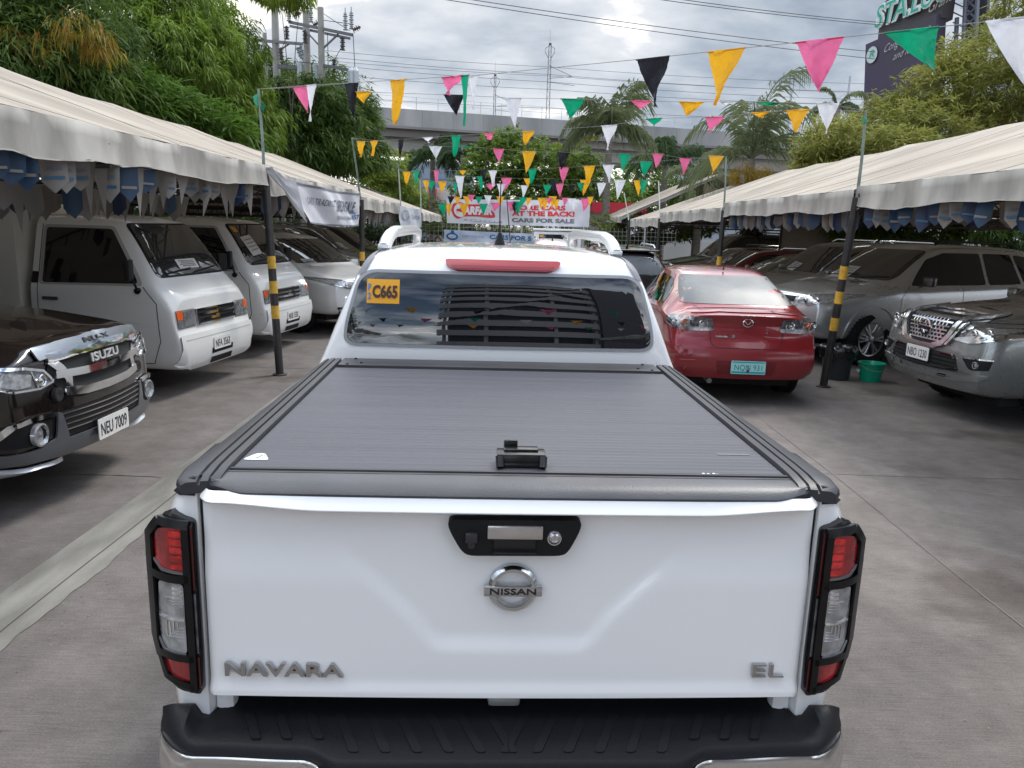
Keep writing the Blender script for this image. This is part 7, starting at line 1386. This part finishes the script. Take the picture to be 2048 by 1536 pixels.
# ---- grey SUV at the right edge
def grey_suv():
    pt = paint('green_grey_paint', (.27, .285, .28), .65, .27)
    root, sk = suv('parked_suv', 'grey sport utility vehicle with slotted chrome grille at the right edge', 'suv', pt, (4.64, 8.37), 186, L=4.88, W=.93, Hh=1.84, hz0=1.10, hz1=1.22, cowl=-1.35, head=-2.15, wr=.40, axle=(-.94, -3.79), noseW=.88, bulge=.13, steer=.0,
                   prof=((.25, .16), (.38, .05), (.52, -.02), (.66, -.01), (.80, .02), (1.0, .06), (1.14, .17)), zs=.30)
    g = sk.patch('grille', 'F', rnd(sym([(-.40, 1.10), (-.345, .86), (-.26, .79), (-.1, .775)]), .02), black, root, .005, .004, .05)
    sv = mat('grille_silver', (.70, .70, .71), .18, .9)
    for k in range(7):
        zz = .825 + .040 * k; hwid = .26 + .017 * k; sk.patch('grille_bar', 'F', band([(hwid, zz), (-hwid, zz)], .015), sv, g, .01, .010, .08)
        for j in range(-5, 6): x = j * .055 + (.027 if k % 2 else 0); sk.patch('grille_link', 'F', [(x - .008, zz), (x + .008, zz), (x + .008, zz + .04), (x - .008, zz + .04)], sv, g, .011, .008, .2) if abs(x) < hwid - .02 and k < 6 else None
    for s in (-1, 1): sk.patch('grille_surround', 'F', rnd(band([(s * .50, 1.125), (s * .44, 1.06), (s * .375, .90), (s * .30, .805), (s * .18, .765)], .055), .008), sv, g, .012, .03, .05); sk.patch('grille_bar', 'F', rnd(band([(s * .52, 1.06), (s * .45, .93), (s * .36, .80)], .026), .006), chrome, g, .014, .024, .05)
    sk.patch('grille_surround', 'F', rnd(band([(.22, .762), (0, .757), (-.22, .762)], .045), .006), sv, g, .012, .03, .05); sk.patch('grille_surround', 'F', rnd(band([(.44, 1.125), (0, 1.135), (-.44, 1.125)], .022), .006), sv, g, .012, .02, .05)
    p, n = sk.sf('F')(0, .95); T = MB(); y = p.y + .025; T.lathe([(.095, y), (.095, y + .018), (.085, y + .024), (.072, y + .024), (.068, y)], 36, 'Y', (0, 0, .95), closed=True); T.box((0, y + .018, .95), (.22, .018, .040), bev=.004); em = T.build('emblem', chrome, g)
    T = MB(); flat_text(T, 'NISSAN', (.085, y + .0275, .938), (-1, 0, 0), (0, 0, 1), .17, .024, .001, bold=.02); T.build('emblem_text', ink, em)
    lampset(sk, root, 'F', [(.44, .885), (.52, .955), (.60, 1.015), (.90, 1.06), (.90, .99), (.84, .93), (.74, .90), (.62, .865)], lensd, [(.56, .915), (.60, .99), (.78, 1.025), (.86, 1.02), (.83, .945), (.74, .92)], discs=[(.66, .955, .040), (.78, .975, .045)],
            rim=[band([(.50, .95), (.60, 1.01), (.90, 1.06)], .016), band([(.42, .878), (.62, .863), (.74, .885), (.84, .92), (.905, .985)], .018)])
    lo = sk.patch('bumper_intake', 'F', rnd(sym([(-.50, .72), (-.58, .57), (-.4, .545)]), .02), black, root, .005, .004, .06)
    for k in range(3): sk.patch('intake_slat', 'F', band([(.53, .68 - .04 * k), (-.53, .68 - .04 * k)], .008), blackp, lo, .009, .008, .1)
    sk.patch('intake_rim', 'F', rnd(band([(.56, .585), (.40, .555), (0, .545), (-.40, .555), (-.56, .585)], .012), .003), chromed, lo, .01, .016, .06); sk.patch('intake_rim', 'F', [rnd(band([(s * .30, .715), (s * .47, .712), (s * .51, .68)], .014), .003) for s in (-1, 1)], chrome, lo, .01, .012, .06)
    for s in (-1, 1):
        h = sk.patch('fog_lamp', 'F', rnd([(s * .60, .705), (s * .86, .715), (s * .85, .615), (s * .74, .60), (s * .70, .61)], .01), blackp, root, .005, .006, .05); sk.patch('fog_trim', 'F', band([(s * .60, .71), (s * .86, .72)], .014), chrome, h, .01, .008, .06)
        p, n = sk.sf('F')(s * .77, .655); T = MB(); T.lathe([(.038, p.y + .004), (.038, p.y + .02), (.03, p.y + .022), (.022, p.y + .010), (.001, p.y + .018)], 20, 'Y', (p.x, 0, p.z)); T.build('fog_lamp_lens', lens, h)
    sk.patch('bumper_lip', 'F', rnd([(.86, .56), (.72, .55), (.50, .48), (-.50, .48), (-.72, .55), (-.86, .56), (-.80, .50), (-.5, .455), (.5, .455), (.80, .50)], .01), pt, root, .004, .018, .05)
    plate_on(sk, root, 'F', .01, .665, 'NBO 1230', .39, .145, .03); card(sk, root, .30, 1.32, .3, .1)
    for vw in 'RL': A = [(-.94 + .475 * cos(a), .42 + .475 * sin(a)) for a in [R(-5 + 190 * i / 24) for i in range(25)]]; sk.patch('arch_flare', vw, band(A, .03), pt, root, .002, .014, .05); seam(sk, root, vw, [(-1.42, .5), (-1.44, 1.10)])
    for s in (-1, 1): mirror_side(root, s * .93, -1.70, 1.2, pt)
    seam(sk, root, 'F', [(.90, 1.085), (.62, 1.07), (.46, 1.145), (0, 1.165), (-.46, 1.145), (-.62, 1.07), (-.90, 1.085)])
grey_suv()
plain('dusty brown sport utility vehicle with a paper on its windscreen, behind the silver one', 'suv', gry, (4.10, 14.3), 194, Hh=1.78, L=4.7)
plain('dark saloon with chrome window line beyond the red saloon', 'car', brn, (4.05, 16.9), 190, Hh=1.46, rear='sedan', trunk=1.02, hz0=.84, hz1=1.0, belt=.97, L=4.6, W=.9, head=-2.1, wr=.32, roofW=.6)
plain('dark red hatchback half hidden by the second right striped pole', 'car', paint('dark_red_paint', (.16, .008, .010), .2, .28), (4.1, 19.4), 190, Hh=1.50, L=4.2, hz0=.92, hz1=1.05, belt=1.0, W=.87, wr=.31, head=-1.9)
plain('tall dark sport utility vehicle at the back of the right row', 'suv', blk, (4.3, 22.4), 188, Hh=1.86)
plain('brown hatchback between the dark red car and the tall sport utility vehicle', 'car', paint('olive_paint', (.12, .10, .075), .4, .3), (4.2, 20.9), 189, Hh=1.52, L=4.2, hz0=.94, hz1=1.08, belt=1.02, W=.87, wr=.31, head=-1.9)
# ---- black hatch and white car ahead in the lane, seen from behind
def lane_car(name, label, cat, pt, cx, cy, a, L, W, Hh, belt, spoiler, stick, glass):
    root, sk = suv(name, label, cat, pt, (cx + L * cos(R(a)), cy + L * sin(R(a))), a, L=L, W=W, Hh=Hh, hz0=.95, hz1=1.08, belt=belt, arches=False, wr=.34, roofW=W * .70, glassm=glassd)
    T = MB()
    if spoiler: T.box((0, -L + .30, Hh - .075), (W * 1.25, .28, .035), bev=.015); T.build('spoiler', pt, root)
    sk.patch('rear_screen', 'B', rnd([(-W * .72, belt + .03), (W * .72, belt + .03), (W * .62, Hh - .20), (-W * .62, Hh - .20)], .06), glass, root, .004, 0, .08)
    for s in (-1, 1): sk.patch('tail_lamp', 'B', rnd([(s * W * .70, belt - .20), (s * W * .93, belt - .18), (s * W * .90, belt + .04), (s * W * .72, belt)], .02), redl, root, .003, .008, .08)
    T = MB(); T.tube([(0, -L + .7, Hh - .04), (0, -L + .62, Hh + .03)], [.03, .006], 8); T.build('antenna', blackp, root)
    for s in (-1, 1): T = MB(); T.tube([(s * W * .62, -1.9, Hh - .02), (s * W * .62, -2.1, Hh + .03), (s * W * .62, -L + .8, Hh + .02), (s * W * .62, -L + .6, Hh - .04)], .018, 6); T.build('roof_rail', chromed, root)
    if stick: sk.patch('sticker', 'B', [(-W * .60, Hh - .30), (-W * .60 + .14, Hh - .30), (-W * .60 + .14, Hh - .22), (-W * .60, Hh - .22)], MATS['sticker_yellow'], root, .008, 0, .1)
    return root
lane_car('parked_suv', 'black estate car with grey roof rails just ahead of the red saloon', 'suv', blk, 2.15, 14.3, 90, 4.3, .86, 1.58, 1.05, True, False, glassl)
lane_car('parked_car', 'small white car in front of the white passenger jeep', 'car', paint('van_white2', (.62, .62, .62), 0, .3), 1.05, 21.5, 91, 4.2, .72, 1.55, 1.0, False, True, glassd)
# ---- white passenger jeep, rear view
def jeep():
    root = thing('passenger_jeep', 'tall white boxy passenger jeep at the end of the lane', 'jeep', (1.40, 26.2, 0), R(1))
    wp = MATS['van_white']; T = MB(); T.box((0, 2.2, 1.05), (1.62, 4.3, 1.35), bev=.06); T.box((0, 2.2, 1.78), (1.68, 4.4, .07), bev=.03); T.build('body', wp, root)
    T = MB(); T.box((-.20, .035, 1.46), (.86, .02, .34), bev=.008); T.build('rear_window', glassd, root)
    T = MB(); T.box((.52, .035, 1.36), (.30, .02, .54), bev=.008); T.build('rear_window', glassd, root)
    T = MB(); T.box((-.545, .02, 1.58), (.12, .01, .06)); T.build('sticker', MATS['sticker_yellow'], root)
    T = MB(); T.box((0, -.05, .48), (1.6, .14, .12), bev=.02); T.build('step_bumper', blackp, root)
    for s in (-1, 1): T = MB(); T.box((s * .72, .03, .85), (.10, .03, .22), bev=.01); T.build('tail_lamp', redl, root); wheel(root, s * .66, .9, .33, .2); wheel(root, s * .66, 3.5, .33, .2)
jeep()
